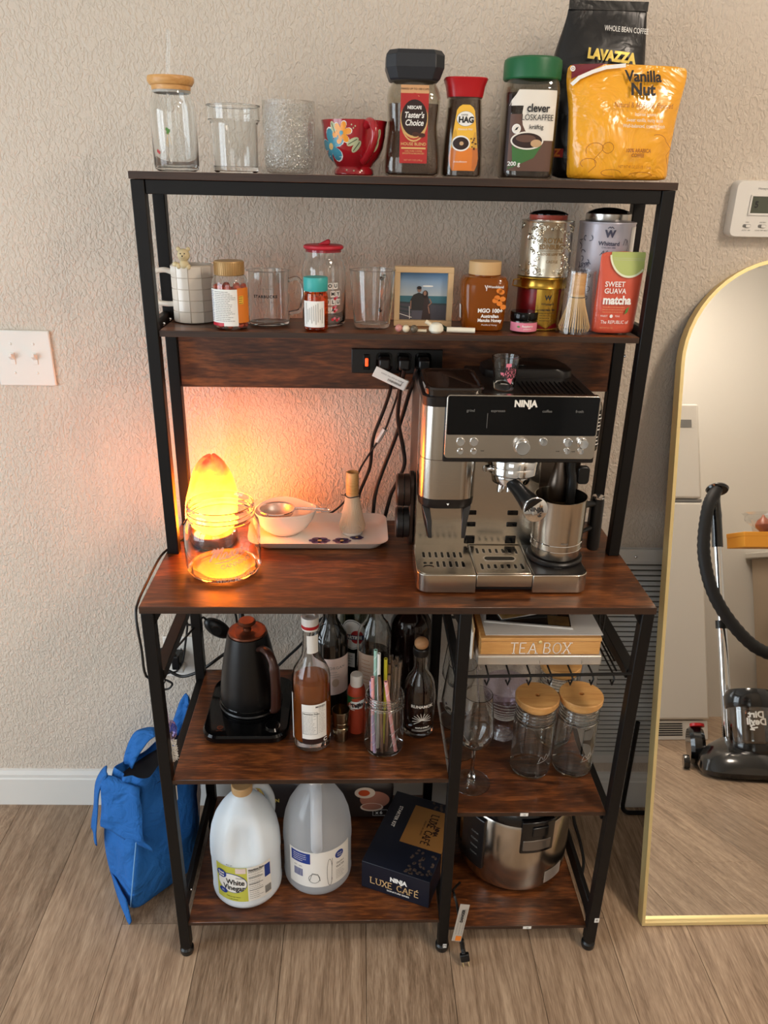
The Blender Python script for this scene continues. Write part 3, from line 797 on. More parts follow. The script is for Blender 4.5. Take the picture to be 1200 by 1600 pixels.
# 4 red flower mug
t = thing('flower_mug', 'red ceramic footed mug with painted blue and orange flowers', 'mug', (-0.086, 0.282, ZT))
mp_ = [(0.032, 0), (0.034, 0.002), (0.0335, 0.008), (0.030, 0.013), (0.033, 0.018), (0.043, 0.028), (0.049, 0.042), (0.0525, 0.06), (0.0535, 0.074), (0.0555, 0.083)]
MB().lathe(vessel(mp_, 0.0035, 0.016), 48).build('cup', 'red_glaze', t)
def mugr(v):
    for (r0, z0), (r1, z1) in zip(mp_[:-1], mp_[1:]):
        if z0 <= v <= z1: return r0+(r1-r0)*(v-z0)/(z1-z0+1e-9)
    return 0.054
XH = Matrix.Rotation(radians(24), 4, 'Z')
hp = spline([(0, -0.048, 0.074), (0, -0.062, 0.08), (0, -0.078, 0.072), (0, -0.08, 0.056), (0, -0.068, 0.04), (0, -0.052, 0.028), (0, -0.04, 0.022)], 5)
MB(XH).tube(hp, [0.006+0.002*abs(i/len(hp)-0.5) for i in range(len(hp))], 12).build('handle', 'red_glaze', t)
MS = cylS(mugr)
def flower(parent, S, cu, cv, n, ln, wd, m_, cm, a0=0.0):
    for i in range(n):
        a = a0+2*pi*i/n
        pts = []
        for k in range(12):
            q = 2*pi*k/12; e, w_ = ln*(0.55+0.5*cos(q)), wd*sin(q)*(0.75+0.25*cos(q))
            pts.append((cu+e*cos(a)-w_*sin(a), cv+e*sin(a)+w_*cos(a)))
        poly(parent, 'petal_outline', 'white_print', S, [(cu+(p[0]-cu)*1.08, cv+(p[1]-cv)*1.08) for p in pts], o=0.0004, sub=1)
        poly(parent, 'petal', m_, S, pts, o=0.0007, sub=1)
    disc(parent, 'flower_centre', cm, S, cu, cv, ln*0.2, n=12, rings=1, o=0.001)
flower(t, MS, -0.042, 0.043, 5, 0.026, 0.0105, 'teal_paint', 'label_gold', 0.5)
flower(t, MS, -0.021, 0.063, 6, 0.0165, 0.006, 'orange_paint', 'teal_paint', 0.2)
for cu, cv, a in ((-0.002, 0.05, 0.5), (0.004, 0.043, 0.9), (-0.036, 0.07, 2.0), (0.045, 0.06, 1.2), (0.04, 0.045, 1.0)):
    pts = [(cu+0.011*cos(q)*cos(a)-0.005*sin(q)*sin(a), cv+0.011*cos(q)*sin(a)+0.005*sin(q)*cos(a)) for q in [2*pi*k/12 for k in range(12)]]
    poly(t, 'leaf', 'leaf_paint', MS, pts, o=0.0006, sub=1)
    strokes(t, 'leaf_vein', 'leaf_dark', MS, [[(cu-0.008*cos(a), cv-0.008*sin(a)), (cu+0.008*cos(a), cv+0.008*sin(a))]], 0.0012, o=0.001)
for q in ((-0.004, 0.075), (0.002, 0.073), (-0.001, 0.07), (-0.012, 0.008), (0.0, 0.007), (0.012, 0.008), (0.02, 0.03), (0.024, 0.033)):
    disc(t, 'dot', 'leaf_paint', MS, q[0], q[1], 0.0012, n=8, rings=1)

# 5 tall coffee jar, black lid
t = thing('coffee_jar', 'tall glass instant coffee jar with black octagonal lid and red label', 'jar', (0.011, 0.268, ZT))
jp = [(0.040, 0), (0.0455, 0.004), (0.0465, 0.012), (0.0455, 0.03), (0.0415, 0.062), (0.0405, 0.075), (0.0425, 0.1), (0.0435, 0.118), (0.041, 0.13), (0.036, 0.138), (0.0345, 0.146)]
ex = lambda z: 4.2 if z < 0.125 else 2.6
MB().loft([sring(r, r*0.86, z, ex(z), 48) for r, z in jp]+[sring(r-0.002, (r-0.002)*0.86, z, ex(z), 48) for r, z in reversed(jp[1:])], True, True).build('glass_body', 'jar_glass', t)
MB().loft([sring(r-0.0026, (r-0.0026)*0.86, z+0.0022, 4.2, 48) for r, z in jp[:7]]+[sring(0.0405, 0.0345, 0.108, 4.2, 48)]).build('coffee', 'coffee_granules', t)
def oct_(w, d, c, z, cy=0): return [(x, y+cy, z) for x, y in ((-w+c, -d), (w-c, -d), (w, -d+c), (w, d-c), (w-c, d), (-w+c, d), (-w, d-c), (-w, -d+c))]
MB().loft([oct_(0.038, 0.034, 0.012, 0.141), oct_(0.0405, 0.036, 0.013, 0.1435), oct_(0.0465, 0.041, 0.015, 0.159), oct_(0.0465, 0.041, 0.015, 0.1765), oct_(0.041, 0.036, 0.013, 0.1835)]).build('lid', 'lid_black', t, angle=15, bevel=0.001)
def jr(v):
    for (r0, z0), (r1, z1) in zip(jp[:-1], jp[1:]):
        if z0 <= v <= z1: return r0+(r1-r0)*(v-z0)/(z1-z0)
    return 0.036
NS = lambda u, v, o: (u, -jr(v)*0.86-o-0.0004, v)
patch(t, 'label', 'label_red', NS, -0.0225, 0.0225, 0.02, 0.122, nu=2, nv=14)
patch(t, 'label_band', 'label_tan', NS, -0.0225, 0.0225, 0.122, 0.134, nu=2, nv=4)
text(t, 'MAKES UP TO 100 CUPS', 'label_dark', NS, 0, 0.128, 0.0042, o=0.001)
disc(t, 'ring_outer', 'label_gold', NS, 0, 0.086, 0.0223, 0.034, o=0.0007, rings=6)
disc(t, 'ring_red', 'label_red', NS, 0, 0.0885, 0.0215, 0.034, o=0.0009, rings=6)
disc(t, 'ring_gold', 'label_gold', NS, 0, 0.0845, 0.0222, 0.0275, o=0.001, rings=6)
disc(t, 'badge', 'label_dark', NS, 0, 0.087, 0.021, 0.0262, o=0.0012, rings=6)
text(t, 'NESCAFE', 'white_print', NS, 0, 0.1015, 0.0066, o=0.0016, bold=0.0002, xs=0.85)
text(t, "Taster's", 'white_print', NS, -0.0005, 0.0905, 0.0118, o=0.0016, bold=0.0003, xs=0.85, shear=0.25)
text(t, 'Choice', 'white_print', NS, 0, 0.0795, 0.0122, o=0.0016, bold=0.0003, xs=0.85, shear=0.25)
for du in (-0.004, 0.006): disc(t, 'coffee_bean', 'bean_brown', NS, 0.007+du, 0.0625-du*0.12, 0.006, 0.0034, o=0.0016, n=14, rings=2)
strokes(t, 'bean_crease', 'label_dark', NS, [[(-0.001, 0.063), (0.0065, 0.063)], [(0.0095, 0.0615), (0.016, 0.0625)]], 0.0006, o=0.002)
text(t, 'HOUSE BLEND', 'label_gold', NS, 0, 0.0485, 0.0063, o=0.001, bold=0.0001)
patch(t, 'label_stripe', 'label_gold', NS, -0.02, 0.02, 0.0412, 0.0438, o=0.0008, nu=2, nv=2)
text(t, '100% PURE COFFEE', 'label_gold', NS, 0, 0.038, 0.0034, o=0.001); text(t, 'SMOOTH & BALANCED', 'label_gold', NS, 0, 0.0345, 0.0034, o=0.001)
text(t, 'NET WT 7 OZ (198 g)', 'label_tan', NS, 0, 0.0245, 0.0032, o=0.001)

# 6 small coffee jar, flared red lid
t = thing('coffee_jar', 'small instant coffee jar with flared red lid and orange label', 'jar', (0.0955, 0.268, ZT))
hp_ = [(0.030, 0), (0.0335, 0.003), (0.034, 0.012), (0.0325, 0.05), (0.030, 0.085), (0.0285, 0.108), (0.0275, 0.122)]
MB().loft([sring(r, r*0.9, z, 3.0, 44) for r, z in hp_]+[sring(r-0.002, (r-0.002)*0.9, z, 3.0, 44) for r, z in reversed(hp_[1:])]).build('glass_body', 'jar_glass', t)
MB().loft([sring(r-0.0026, (r-0.0026)*0.9, z+0.002, 3.0, 44) for r, z in hp_[:-1]]+[sring(0.0255, 0.023, 0.117, 3, 44)]).build('coffee', 'coffee_granules', t)
MB().loft([sring(0.0285, 0.026, 0.12, 3, 44), sring(0.0295, 0.027, 0.124, 3, 44), sring(0.0315, 0.0285, 0.136, 3.2, 44), sring(0.0352, 0.032, 0.1465, 3.6, 44), sring(0.0345, 0.031, 0.148, 3.6, 44)]).build('lid', 'lid_red', t)
def hr(v): return 0.034-0.0062*max(0, (v-0.012))/0.11
HS = lambda u, v, o: (u, -hr(v)*0.9-0.0006-o+0.012*(abs(u)/0.03)**3, v)
def hagw(v): return 0.0245-0.0105*max(0, (v-0.03))/0.075 if v > 0.03 else 0.0245-0.006*((0.03-v)/0.02)**2
lab = [(-hagw(v), v) for v in (0.011, 0.02, 0.03, 0.05, 0.07, 0.09, 0.102)]+[(-0.006, 0.1085), (0.006, 0.1085)]+[(hagw(v), v) for v in (0.102, 0.09, 0.07, 0.05, 0.03, 0.02, 0.011)]
MB().loft([[HS(p[0]*k, p[1], 0.0005) for k in (-1, -0.5, 0, 0.5, 1)] for p in [(hagw(v), v) for v in (0.0105, 0.012, 0.02, 0.03, 0.045)]], False, False, closed=False).build('label_lower', 'label_orange', t, fix=False)
MB().loft([[HS(p[0]*k, p[1], 0.0005) for k in (-1, -0.5, 0, 0.5, 1)] for p in [(hagw(v), v) for v in (0.045, 0.06, 0.075, 0.09, 0.1)]+[(0.0115, 0.105), (0.006, 0.1085)]], False, False, closed=False).build('label', 'label_yellow', t, fix=False)
disc(t, 'badge_rim', 'grey_print', HS, 0, 0.088, 0.0148, 0.0112, o=0.0007); disc(t, 'badge', 'white_print', HS, 0, 0.088, 0.0143, 0.0107, o=0.0009)
text(t, 'HAG', 'dark_print', HS, 0.001, 0.0862, 0.0118, o=0.0013, bold=0.0006); text(t, 'KAFFEE', 'dark_print', HS, -0.002, 0.0935, 0.0034, o=0.0013)
text(t, 'Klassisch Mild', 'white_print', HS, 0, 0.0725, 0.0042, o=0.0009, shear=0.2)
disc(t, 'cup_rim', 'white_print', HS, -0.006, 0.0515, 0.0152, 0.0118, o=0.0008); disc(t, 'coffee_print', 'label_dark', HS, -0.006, 0.0515, 0.013, 0.0095, o=0.001)
disc(t, 'coffee_highlight', 'coffee_cream', HS, -0.005, 0.0515, 0.0035, 0.003, o=0.0012)
rd = random.Random(3)
for i in range(11): disc(t, 'bean_print', 'bean_brown', HS, 0.0145+rd.uniform(-0.004, 0.005), 0.05+rd.uniform(-0.008, 0.012), 0.0015, 0.0011, o=0.001, n=8, rings=1)
text(t, 'Entkoffeiniert', 'white_print', HS, -0.006, 0.024, 0.004, o=0.0009, shear=0.2)

# 7 coffee jar with green lid
t = thing('coffee_jar', 'instant coffee jar with green screw lid and cream label', 'jar', (0.204, 0.268, ZT))
cp = [(0.040, 0), (0.044, 0.003), (0.0448, 0.01), (0.0455, 0.13), (0.0435, 0.142), (0.041, 0.148)]
MB().loft([sring(r, r*0.9, z, 3.6, 48) for r, z in cp]+[sring(r-0.002, (r-0.002)*0.9, z, 3.6, 48) for r, z in reversed(cp[1:])]).build('glass_body', 'jar_glass', t)
MB().loft([sring(r-0.0028, (r-0.0028)*0.9, z+0.002, 3.6, 48) for r, z in cp[:3]]+[sring(0.0426, 0.0384, 0.128, 3.6, 48)]).build('coffee', 'coffee_dark', t)
MB().lathe([(0, 0.147), (0.0455, 0.147), (0.047, 0.149), (0.047, 0.171), (0.046, 0.176), (0.042, 0.179), (0, 0.179)], 48).build('lid', 'lid_green', t)
def CLS(u, v, o):
    x = max(-0.0446, min(0.0446, u*1.02)); e = 3.6
    y = -0.0452*0.9*max(0, 1-(abs(x)/0.0452)**e)**(1/e)
    return (x, y-o-0.0004, v)
patch(t, 'label', 'label_brownfoto', CLS, -0.036, 0.034, 0.012, 0.096, nu=12, nv=3)
patch(t, 'label_side', 'label_dark', CLS, -0.04, -0.036, 0.012, 0.125, nu=2, nv=3)
rows_(t, 'label_white', 'label_cream', CLS, [(0.058, 0.012, 0.035), (0.062, 0.004, 0.035), (0.066, -0.005, 0.035), (0.072, -0.012, 0.035), (0.08, -0.0165, 0.035), (0.09, -0.0185, 0.035), (0.1, -0.0185, 0.035), (0.108, -0.0175, 0.035), (0.1081, -0.0385, 0.035), (0.116, -0.036, 0.035), (0.124, -0.03, 0.035), (0.131, -0.026, 0.0345)])
text(t, 'clever', 'dark_print', CLS, 0.006, 0.1045, 0.0165, o=0.0024, bold=0.0004, xs=0.9)
text(t, 'LÖSKAFFEE', 'dark_print', CLS, 0.006, 0.091, 0.0125, o=0.0024, xs=0.82)
text(t, 'kräftig', 'dark_print', CLS, 0.005, 0.0775, 0.009, o=0.0024, bold=0.0001)
disc(t, 'seal', 'white_print', CLS, -0.026, 0.0745, 0.0068, 0.0072, o=0.0012); disc(t, 'seal_inner', 'label_cream', CLS, -0.026, 0.0745, 0.0055, 0.0058, o=0.0014)
poly(t, 'seal_leaf', 'dark_print', CLS, [(-0.029, 0.072), (-0.025, 0.073), (-0.0228, 0.0775), (-0.0262, 0.0762)], o=0.0016, sub=1)
poly(t, 'cup_print', 'label_green', CLS, [(-0.031, 0.05), (-0.029, 0.028), (-0.036, 0.014), (-0.022, 0.02), (0.005, 0.032), (0.016, 0.05), (0.017, 0.058)], o=0.0008, sub=4)
disc(t, 'cup_rim', 'label_cream', CLS, -0.0075, 0.0575, 0.0262, 0.0135, o=0.0011); disc(t, 'coffee_print', 'label_dark', CLS, -0.0075, 0.0575, 0.0238, 0.0112, o=0.0013); disc(t, 'foam_print', 'coffee_cream', CLS, 0.007, 0.0535, 0.009, 0.0058, o=0.0015)
disc(t, 'coffee_shine', 'label_brownfoto', CLS, -0.01, 0.0605, 0.016, 0.0055, o=0.0014)
text(t, '200 g', 'white_print', CLS, -0.026, 0.0225, 0.0088, o=0.0014, bold=0.0002)

# 8 black coffee bean bag at the back
def pouch(parent, name, mat, prof, depth, pinch, n=28, cols=None, seed=1, wr=0.0018, bot=True, fx=None):
    """stand-up bag: prof = [(z, halfwidth, halfdepth, xshift)]"""
    rd = random.Random(seed); ph = [rd.uniform(0, 6.28) for _ in range(6)]
    rings = []
    for (z, hw, hd, xs) in prof:
        ring = []
        for (x, y, _z) in sring(hw, max(hd, 0.0016), 0, 2.6, n):
            w_ = wr*(sin(x*95+z*60+ph[0])+sin(z*120-x*70+ph[1])+0.6*sin(x*210+z*170+ph[2]))*min(1, hd/0.012)
            ring.append((x+xs, y+w_*(1 if y < 0 else -1), z))
        rings.append(ring)
    return MB().loft(rings).build(name, mat, parent, angle=60, subd=1)
foil('bag_black', (20, 20, 21), 0.36, 12, 0.012, 0.1)
t = thing('coffee_bag', 'large black foil bag of coffee beans standing behind the yellow bag', 'coffee bag', (0.336, 0.342, ZT))
lp = [(0.001, 0.074, 0.030, 0.008), (0.01, 0.079, 0.032, 0.008), (0.06, 0.081, 0.032, 0.004), (0.12, 0.081, 0.032, -0.004), (0.175, 0.08, 0.030, -0.006), (0.195, 0.0785, 0.029, -0.005), (0.22, 0.0735, 0.02, -0.003), (0.245, 0.069, 0.010, 0.0), (0.26, 0.0665, 0.0025, 0.0), (0.275, 0.0665, 0.0022, 0.0)]
pouch(t, 'bag', 'bag_black', lp, 0, 0, seed=4, wr=0.0012)
def lavd(v):
    for a, b_ in zip(lp[:-1], lp[1:]):
        if a[0] <= v <= b_[0]: return a[2]+(b_[2]-a[2])*(v-a[0])/(b_[0]-a[0])
    return 0.0025
LS = lambda u, v, o: (u, -lavd(v)-0.0035-o, v)
MB().box(-0.0665, 0.0665, -0.0045, -0.0025, 0.2605, 0.2745).build('top_seal', 'bag_black', t, bevel=0.0005)
M('gold_print', (220, 194, 96), 0.35, metal=0.4)
text(t, 'LAVAZZA', 'gold_print', LS, 0.006, 0.1905, 0.0205, bold=0.0012, o=0.0022, rot=-0.09, xs=0.9)
text(t, 'WHOLE BEAN COFFEE', 'white_print', LS, 0.029, 0.2305, 0.0118, o=0.004, xs=0.62, rot=-0.06)
strokes(t, 'cup_drawing', 'white_print', LS, [[(-0.028, 0.178), (-0.024, 0.171), (-0.028, 0.166)], [(-0.018, 0.178), (-0.021, 0.171), (-0.017, 0.166)]], 0.0012, o=0.002)
patch(t, 'cup_icon', 'grey_print', LS, -0.036, -0.006, 0.150, 0.165, nu=3, nv=3, o=0.002)
patch(t, 'emblem', 'label_red', LS, -0.077, -0.058, 0.036, 0.05, nu=3, nv=2, o=-0.006); text(t, 'Z', 'label_orange', LS, -0.069, 0.043, 0.016, o=-0.005, bold=0.0008)

# 9 yellow vanilla nut bag
foil('bag_yellow', (242, 170, 42), 0.2, 15, 0.02, 0.4)
M('bag_maroon', (112, 32, 44), 0.35); M('bag_brownink', (150, 84, 28), 0.5)
t = thing('coffee_bag', 'crinkled yellow foil bag of vanilla nut coffee', 'coffee bag', (0.3555, 0.248, ZT))
vp = [(0.001, 0.084, 0.026, 0.001), (0.006, 0.085, 0.03, 0.001), (0.03, 0.084, 0.034, 0.0), (0.06, 0.086, 0.034, -0.001), (0.095, 0.088, 0.031, -0.001), (0.12, 0.092, 0.026, -0.002), (0.14, 0.097, 0.018, -0.002), (0.156, 0.0985, 0.008, -0.002), (0.165, 0.097, 0.0018, -0.002), (0.1725, 0.0955, 0.0015, -0.002)]
pouch(t, 'bag', 'bag_yellow', vp, 0, 0, seed=9, wr=0.0021, n=56)
def vd(u, v):
    for a, b_ in zip(vp[:-1], vp[1:]):
        if a[0] <= v <= b_[0]:
            k_ = (v-a[0])/(b_[0]-a[0]); hd = a[2]+(b_[2]-a[2])*k_; hw = a[1]+(b_[1]-a[1])*k_
            return hd*max(0, 1-(abs(u)/hw)**2.6)**(1/2.6)
    return 0.002
VS2 = lambda u, v, o: (u, -vd(u, v)-0.0064-o, v)
text(t, 'Vanilla', 'dark_print', VS2, 0.02, 0.1535, 0.0235, bold=0.0007, o=0.001, xs=0.95)
text(t, 'Nut', 'dark_print', VS2, 0.0185, 0.134, 0.0245, bold=0.0009, o=0.001)
text(t, 'Natural & Artificially Flavored', 'bag_brownink', VS2, 0.022, 0.1115, 0.0112, xs=0.72, o=0.0006)
for i, s in enumerate(('Intense aroma', 'Sweet vanilla, nutty taste', 'Well-balanced, creamy finish')): text(t, s, 'label_cream', VS2, 0.025, 0.0985-i*0.0085, 0.0078, xs=0.78, o=0.0006)
text(t, '100% ARABICA', 'bag_brownink', VS2, 0.02, 0.0455, 0.008, bold=0.0002, xs=0.8, o=0.0006); text(t, 'COFFEE', 'bag_brownink', VS2, 0.02, 0.0385, 0.0075, bold=0.0002, xs=0.8, o=0.0006)
text(t, 'NET WT 40 OZ (2.5 LB) 1.13 kg', 'bag_brownink', VS2, 0.018, 0.0215, 0.0058, xs=0.7, o=0.0006)
def loop_(cu, cv, ru, rv, a0=0, a1=6.28, n=14): return [(cu+ru*cos(a0+(a1-a0)*k_/n), cv+rv*sin(a0+(a1-a0)*k_/n)) for k_ in range(n+1)]
strokes(t, 'line_drawing', 'bag_brownink', VS2, [loop_(-0.03, 0.049, 0.009, 0.008), loop_(-0.05, 0.045, 0.014, 0.011, 0.3, 3.6), [(-0.038, 0.046), (-0.05, 0.032), (-0.046, 0.022), (-0.056, 0.012)], loop_(-0.058, 0.026, 0.012, 0.007, 0, 4),
        loop_(0.03, 0.008, 0.02, 0.006, 0.2, 2.9), loop_(0.05, 0.058, 0.016, 0.012, 0.2, 2.0), [(0.066, 0.06), (0.078, 0.05), (0.07, 0.04), (0.078, 0.02)], loop_(-0.02, 0.012, 0.016, 0.005, 0, 5)], 0.0008, o=0.0005)['kind'] = 'stuff'
poly(t, 'corner_fold', 'bag_maroon', VS2, [(-0.0945, 0.169), (-0.04, 0.1715), (-0.058, 0.164), (-0.086, 0.152), (-0.095, 0.148)], o=0.0012, sub=3)
strokes(t, 'fold_edge', 'white_print', VS2, [[(-0.093, 0.141), (-0.083, 0.15), (-0.062, 0.159), (-0.04, 0.166), (-0.01, 0.1695)]], 0.0055, o=0.0018)
disc(t, 'badge', 'white_print', VS2, -0.0935, 0.163, 0.004, 0.0042, o=0.003); text(t, 'O', 'bag_maroon', VS2, -0.0935, 0.163, 0.006, o=0.0035)
# ================================================================== things on the upper (second) shelf
M('cream_glaze', (232, 222, 208), 0.16, coat=0.5)
M('cream_joint', (206, 192, 176), 0.5)
M('bear_cream', (226, 208, 164), 0.5)
M('gold_cap', (178, 142, 92), 0.42, metal=0.3)
M('gummy', (222, 92, 62), 0.35, sub=0.3); M('label_blue', (60, 92, 140), 0.5)
M('red_silicone', (196, 38, 54), 0.45); M('teal_cap', (64, 170, 166), 0.4)
glass('amber_plastic', (250, 196, 104), 0.06, 0.4, 3.0); M('amber_pill', (240, 176, 70), 0.3)
M('frame_wood', (206, 172, 128), 0.5); M('honey', (170, 92, 22), 0.12, trans=0.55, ior=1.4); M('honey_wood', (186, 142, 98), 0.5)
M('pale_oak', (206, 168, 118), 0.5)
M('pink_label', (222, 128, 148), 0.5)
m_ = M('silver_tin', (206, 200, 184), 0.24, metal=1.0)
M('gold_tin', (190, 152, 66), 0.25, metal=1.0); M('lilac_tin', (206, 202, 212), 0.3, metal=0.35); M('poinsettia', (120, 20, 26), 0.3, vary=0.7, vscale=60)
M('steel_lid', (200, 196, 190), 0.25, metal=1.0); M('red_tin_art', (170, 70, 54), 0.35, vary=0.6, vscale=90)
foil('matcha_red', (208, 86, 62), 0.34, 12, 0.008, 0.3); M('matcha_green', (178, 190, 110), 0.4, coat=0.2); M('pale_lime', (228, 232, 200), 0.4)

# grid mug with handle loops and a bear climbing in
t = thing('grid_mug', 'white ceramic mug with square grid relief and a bear figure on its rim', 'mug', (-0.379, 0.308, Z2))
nx, nz = 10, 5
b = MB(); R0 = 0.0375
MB().lathe(vessel([(0.033, 0), (0.0352, 0.002), (R0-0.0012, 0.006), (R0-0.0008, 0.098), (R0-0.001, 0.1005)], 0.0035, 0.006), 48).build('cup', 'cream_joint', t)
tile = MB()
a0, a1 = -pi/nx+0.018, pi/nx-0.018
tl = []
for rr in (R0-0.0012, R0+0.0006):
    tl.append([(rr*sin(a), -rr*cos(a), z) for a, z in [(a0+(a1-a0)*k_/4, -0.0092) for k_ in range(5)]+[(a1-(a1-a0)*k_/4, 0.0092) for k_ in range(5)]])
tm = tile.loft(tl).mesh('tile', 'cream_glaze', 30)
for i in range(nx):
    for j in range(nz):
        o = bpy.data.objects.new('tile', tm); col.objects.link(o); o.parent = t
        o.location = (0, 0, 0.0108+j*0.0197); o.rotation_euler = (0, 0, 2*pi*(i+0.5)/nx)
MB().tube(spline([(-0.035, 0, 0.086), (-0.05, 0, 0.09), (-0.068, 0, 0.086), (-0.071, 0, 0.076), (-0.0705, -0.002, 0.05), (-0.067, 0, 0.034), (-0.052, 0, 0.03), (-0.035, 0, 0.03)], 5), 0.0048, 10).build('handle', 'cream_glaze', t)
br = MB().sphere((0.0, 0, 0), 0.011, 0.010, 0.011, 16, 10).build('bear_head', 'bear_cream', t, loc=(-0.006, -0.033, 0.119))
for sx in (-1, 1):
    MB().sphere((sx*0.0085, 0.0, 0.010), 0.0038, 0.0025, 0.0038, 10, 8).build('ear', 'bear_cream', br)
    MB().sphere((sx*0.0035, -0.0094, 0.003), 0.0011, n=8, m=6).build('eye', 'dark_print', br)
MB().sphere((0, -0.0095, -0.002), 0.0045, 0.003, 0.0035, 12, 8).build('muzzle', 'bear_cream', br); MB().sphere((0, -0.0122, -0.001), 0.0013, n=8, m=6).build('nose', 'dark_print', br)
MB().sphere((-0.006, -0.033, 0.103), 0.0085, 0.0075, 0.0085, 14, 8).build('bear_body', 'bear_cream', t)
for q in ((-0.016, -0.034, 0.1), (0.002, -0.036, 0.099)): MB().sphere(q, 0.0042, 0.0045, 0.005, 10, 8).build('paw', 'bear_cream', t)
MB().sphere((-0.022, -0.03, 0.103), 0.006, 0.0045, 0.0045, 12, 8).build('tail_end', 'bear_cream', t)

# gummy vitamin bottle
t = thing('vitamin_bottle', 'clear vitamin gummy bottle with gold ribbed cap and white text label', 'bottle', (-0.302, 0.245, Z2))
gp = [(0.027, 0), (0.0305, 0.003), (0.0318, 0.01), (0.0322, 0.03), (0.0322, 0.075), (0.030, 0.084), (0.0255, 0.091), (0.0235, 0.0945), (0.0235, 0.1)]
MB().lathe(vessel(gp, 0.0012, 0.0015), 40).build('bottle_body', 'clear_glass', t)
rd = random.Random(5)
gb = MB()
for j in range(9):
    for i in range(9):
        a = 2*pi*(i+0.5*(j % 2))/9+rd.uniform(-0.1, 0.1)
        gb.sphere((0, 0, 0), 0.0066, 0.0066, 0.0052, 10, 7, xf=Matrix.Translation((0.0235*sin(a), -0.0235*cos(a), 0.0075+j*0.0078)) @ Matrix.Rotation(rd.uniform(-.5, .5), 4, 'X') @ Matrix.Rotation(rd.uniform(-.5, .5), 4, 'Y'))
tag(gb.build('gummies', 'gummy', t), kind='stuff')
MB().lathe([(0, 0.09), (0.0245, 0.09), (0.0255, 0.0915), (0.0255, 0.1125), (0.0245, 0.114), (0, 0.114)], 60).build('cap', 'gold_cap', t)
rm = MB().box(-0.0007, 0.0007, -0.0262, -0.0252, 0.092, 0.112).mesh('cap_rib', 'gold_cap', 0)
for i in range(44):
    o = bpy.data.objects.new('cap_rib', rm); col.objects.link(o); o.parent = t; o.rotation_euler = (0, 0, 2*pi*i/44)
GS = cylS(0.0324)
patch(t, 'label', 'white_paper', GS, -0.038, 0.0165, 0.007, 0.069, nu=16)
patch(t, 'label_art', 'label_orange', GS, 0.0165, 0.042, 0.012, 0.071, nu=10); patch(t, 'label_band', 'red_silicone', GS, -0.037, -0.009, 0.007, 0.0125, nu=8, o=0.0007)
patch(t, 'label_yellow_box', 'label_yellow', GS, 0.019, 0.028, 0.044, 0.058, nu=3, o=0.0007)
textlines(t, 'grey_print', GS, -0.025, 0.013, 0.065, 0.016, 17, 0.0008, seed=2)
textlines(t, 'label_blue', GS, -0.037, -0.028, 0.066, 0.016, 18, 0.0009, seed=3); textlines(t, 'dark_print', GS, 0.0195, 0.0275, 0.0565, 0.0455, 4, 0.0009, seed=8)

# coffee house glass mug
t = thing('glass_mug', 'wide clear glass mug with faint printed lettering and a round handle', 'mug', (-0.240, 0.288, Z2))
MB().lathe(vessel([(0.033, 0), (0.036, 0.002), (0.0372, 0.007), (0.0378, 0.05), (0.0382, 0.094)], 0.0022, 0.005), 44).build('glass_body', 'clear_glass', t)
MB().lathe([(0.0372, 0.0935), (0.0386, 0.0938), (0.0388, 0.0952), (0.037, 0.0956)], 44, loop=True).build('rim', 'clear_glass', t)
MB().tube(spline([(0.0365, -0.004, 0.078), (0.052, -0.004, 0.082), (0.0615, -0.004, 0.07), (0.062, -0.004, 0.045), (0.056, -0.004, 0.026), (0.036, -0.004, 0.02)], 6), 0.0036, 10).build('handle', 'clear_glass', t)
BS = cylS(0.0384)
text(t, 'STARBUCKS', 'dark_print', BS, -0.002, 0.053, 0.0066, bold=0.0003, space=1.25); text(t, 'EST.  1971', 'grey_print', BS, 0.002, 0.043, 0.0042, space=1.5); text(t, 'PIKE PLACE', 'grey_print', BS, 0.0, 0.066, 0.0034, space=1.4)
# glass can with red lid
t = thing('lidded_glass', 'can-shaped glass with red lid and printed letter beads', 'glass', (-0.140, 0.298, Z2))
cp_ = [(0.034, 0), (0.038, 0.003), (0.0395, 0.01), (0.0402, 0.085), (0.0392, 0.1), (0.035, 0.112), (0.0325, 0.117), (0.0322, 0.131)]
MB().lathe(vessel(cp_, 0.002, 0.004), 44).build('glass_body', 'clear_glass', t)
lid = MB().lathe([(0, 0.127), (0.0305, 0.127), (0.0305, 0.131), (0.0345, 0.132), (0.036, 0.1345), (0.0355, 0.1375), (0.033, 0.139), (0, 0.139)], 40).build('lid', 'red_silicone', t)
MB().prism([(-0.012, 0.1385), (0.002, 0.1455), (0.0075, 0.1485), (0.0115, 0.1475), (0.0125, 0.143), (0.010, 0.139)], -0.007, 0.007).build('tab', 'red_silicone', lid, bevel=0.002, seg=2)
BS2 = cylS(0.0405)
for row, (s, v) in enumerate((('YOU', 0.072), ('IN MY', 0.058), ('ULULU', 0.044), ('ETRA', 0.03))):
    u = -0.014 if row else 0.002
    for ch in s:
        if ch != ' ':
            patch(t, 'letter_bead', 'white_print', BS2, u-0.0046, u+0.0046, v-0.0052, v+0.0052, nu=3, o=0.0004)
            text(t, ch, 'dark_print', BS2, u, v, 0.0085, bold=0.0003, o=0.0009)
        u += 0.0106
disc(t, 'eight_ball', 'dark_print', BS2, -0.002, 0.0165, 0.0058, o=0.0005); disc(t, 'eight_ball_spot', 'white_print', BS2, -0.0025, 0.017, 0.0026, o=0.0008); text(t, '8', 'dark_print', BS2, -0.0025, 0.017, 0.0042, o=0.0011)
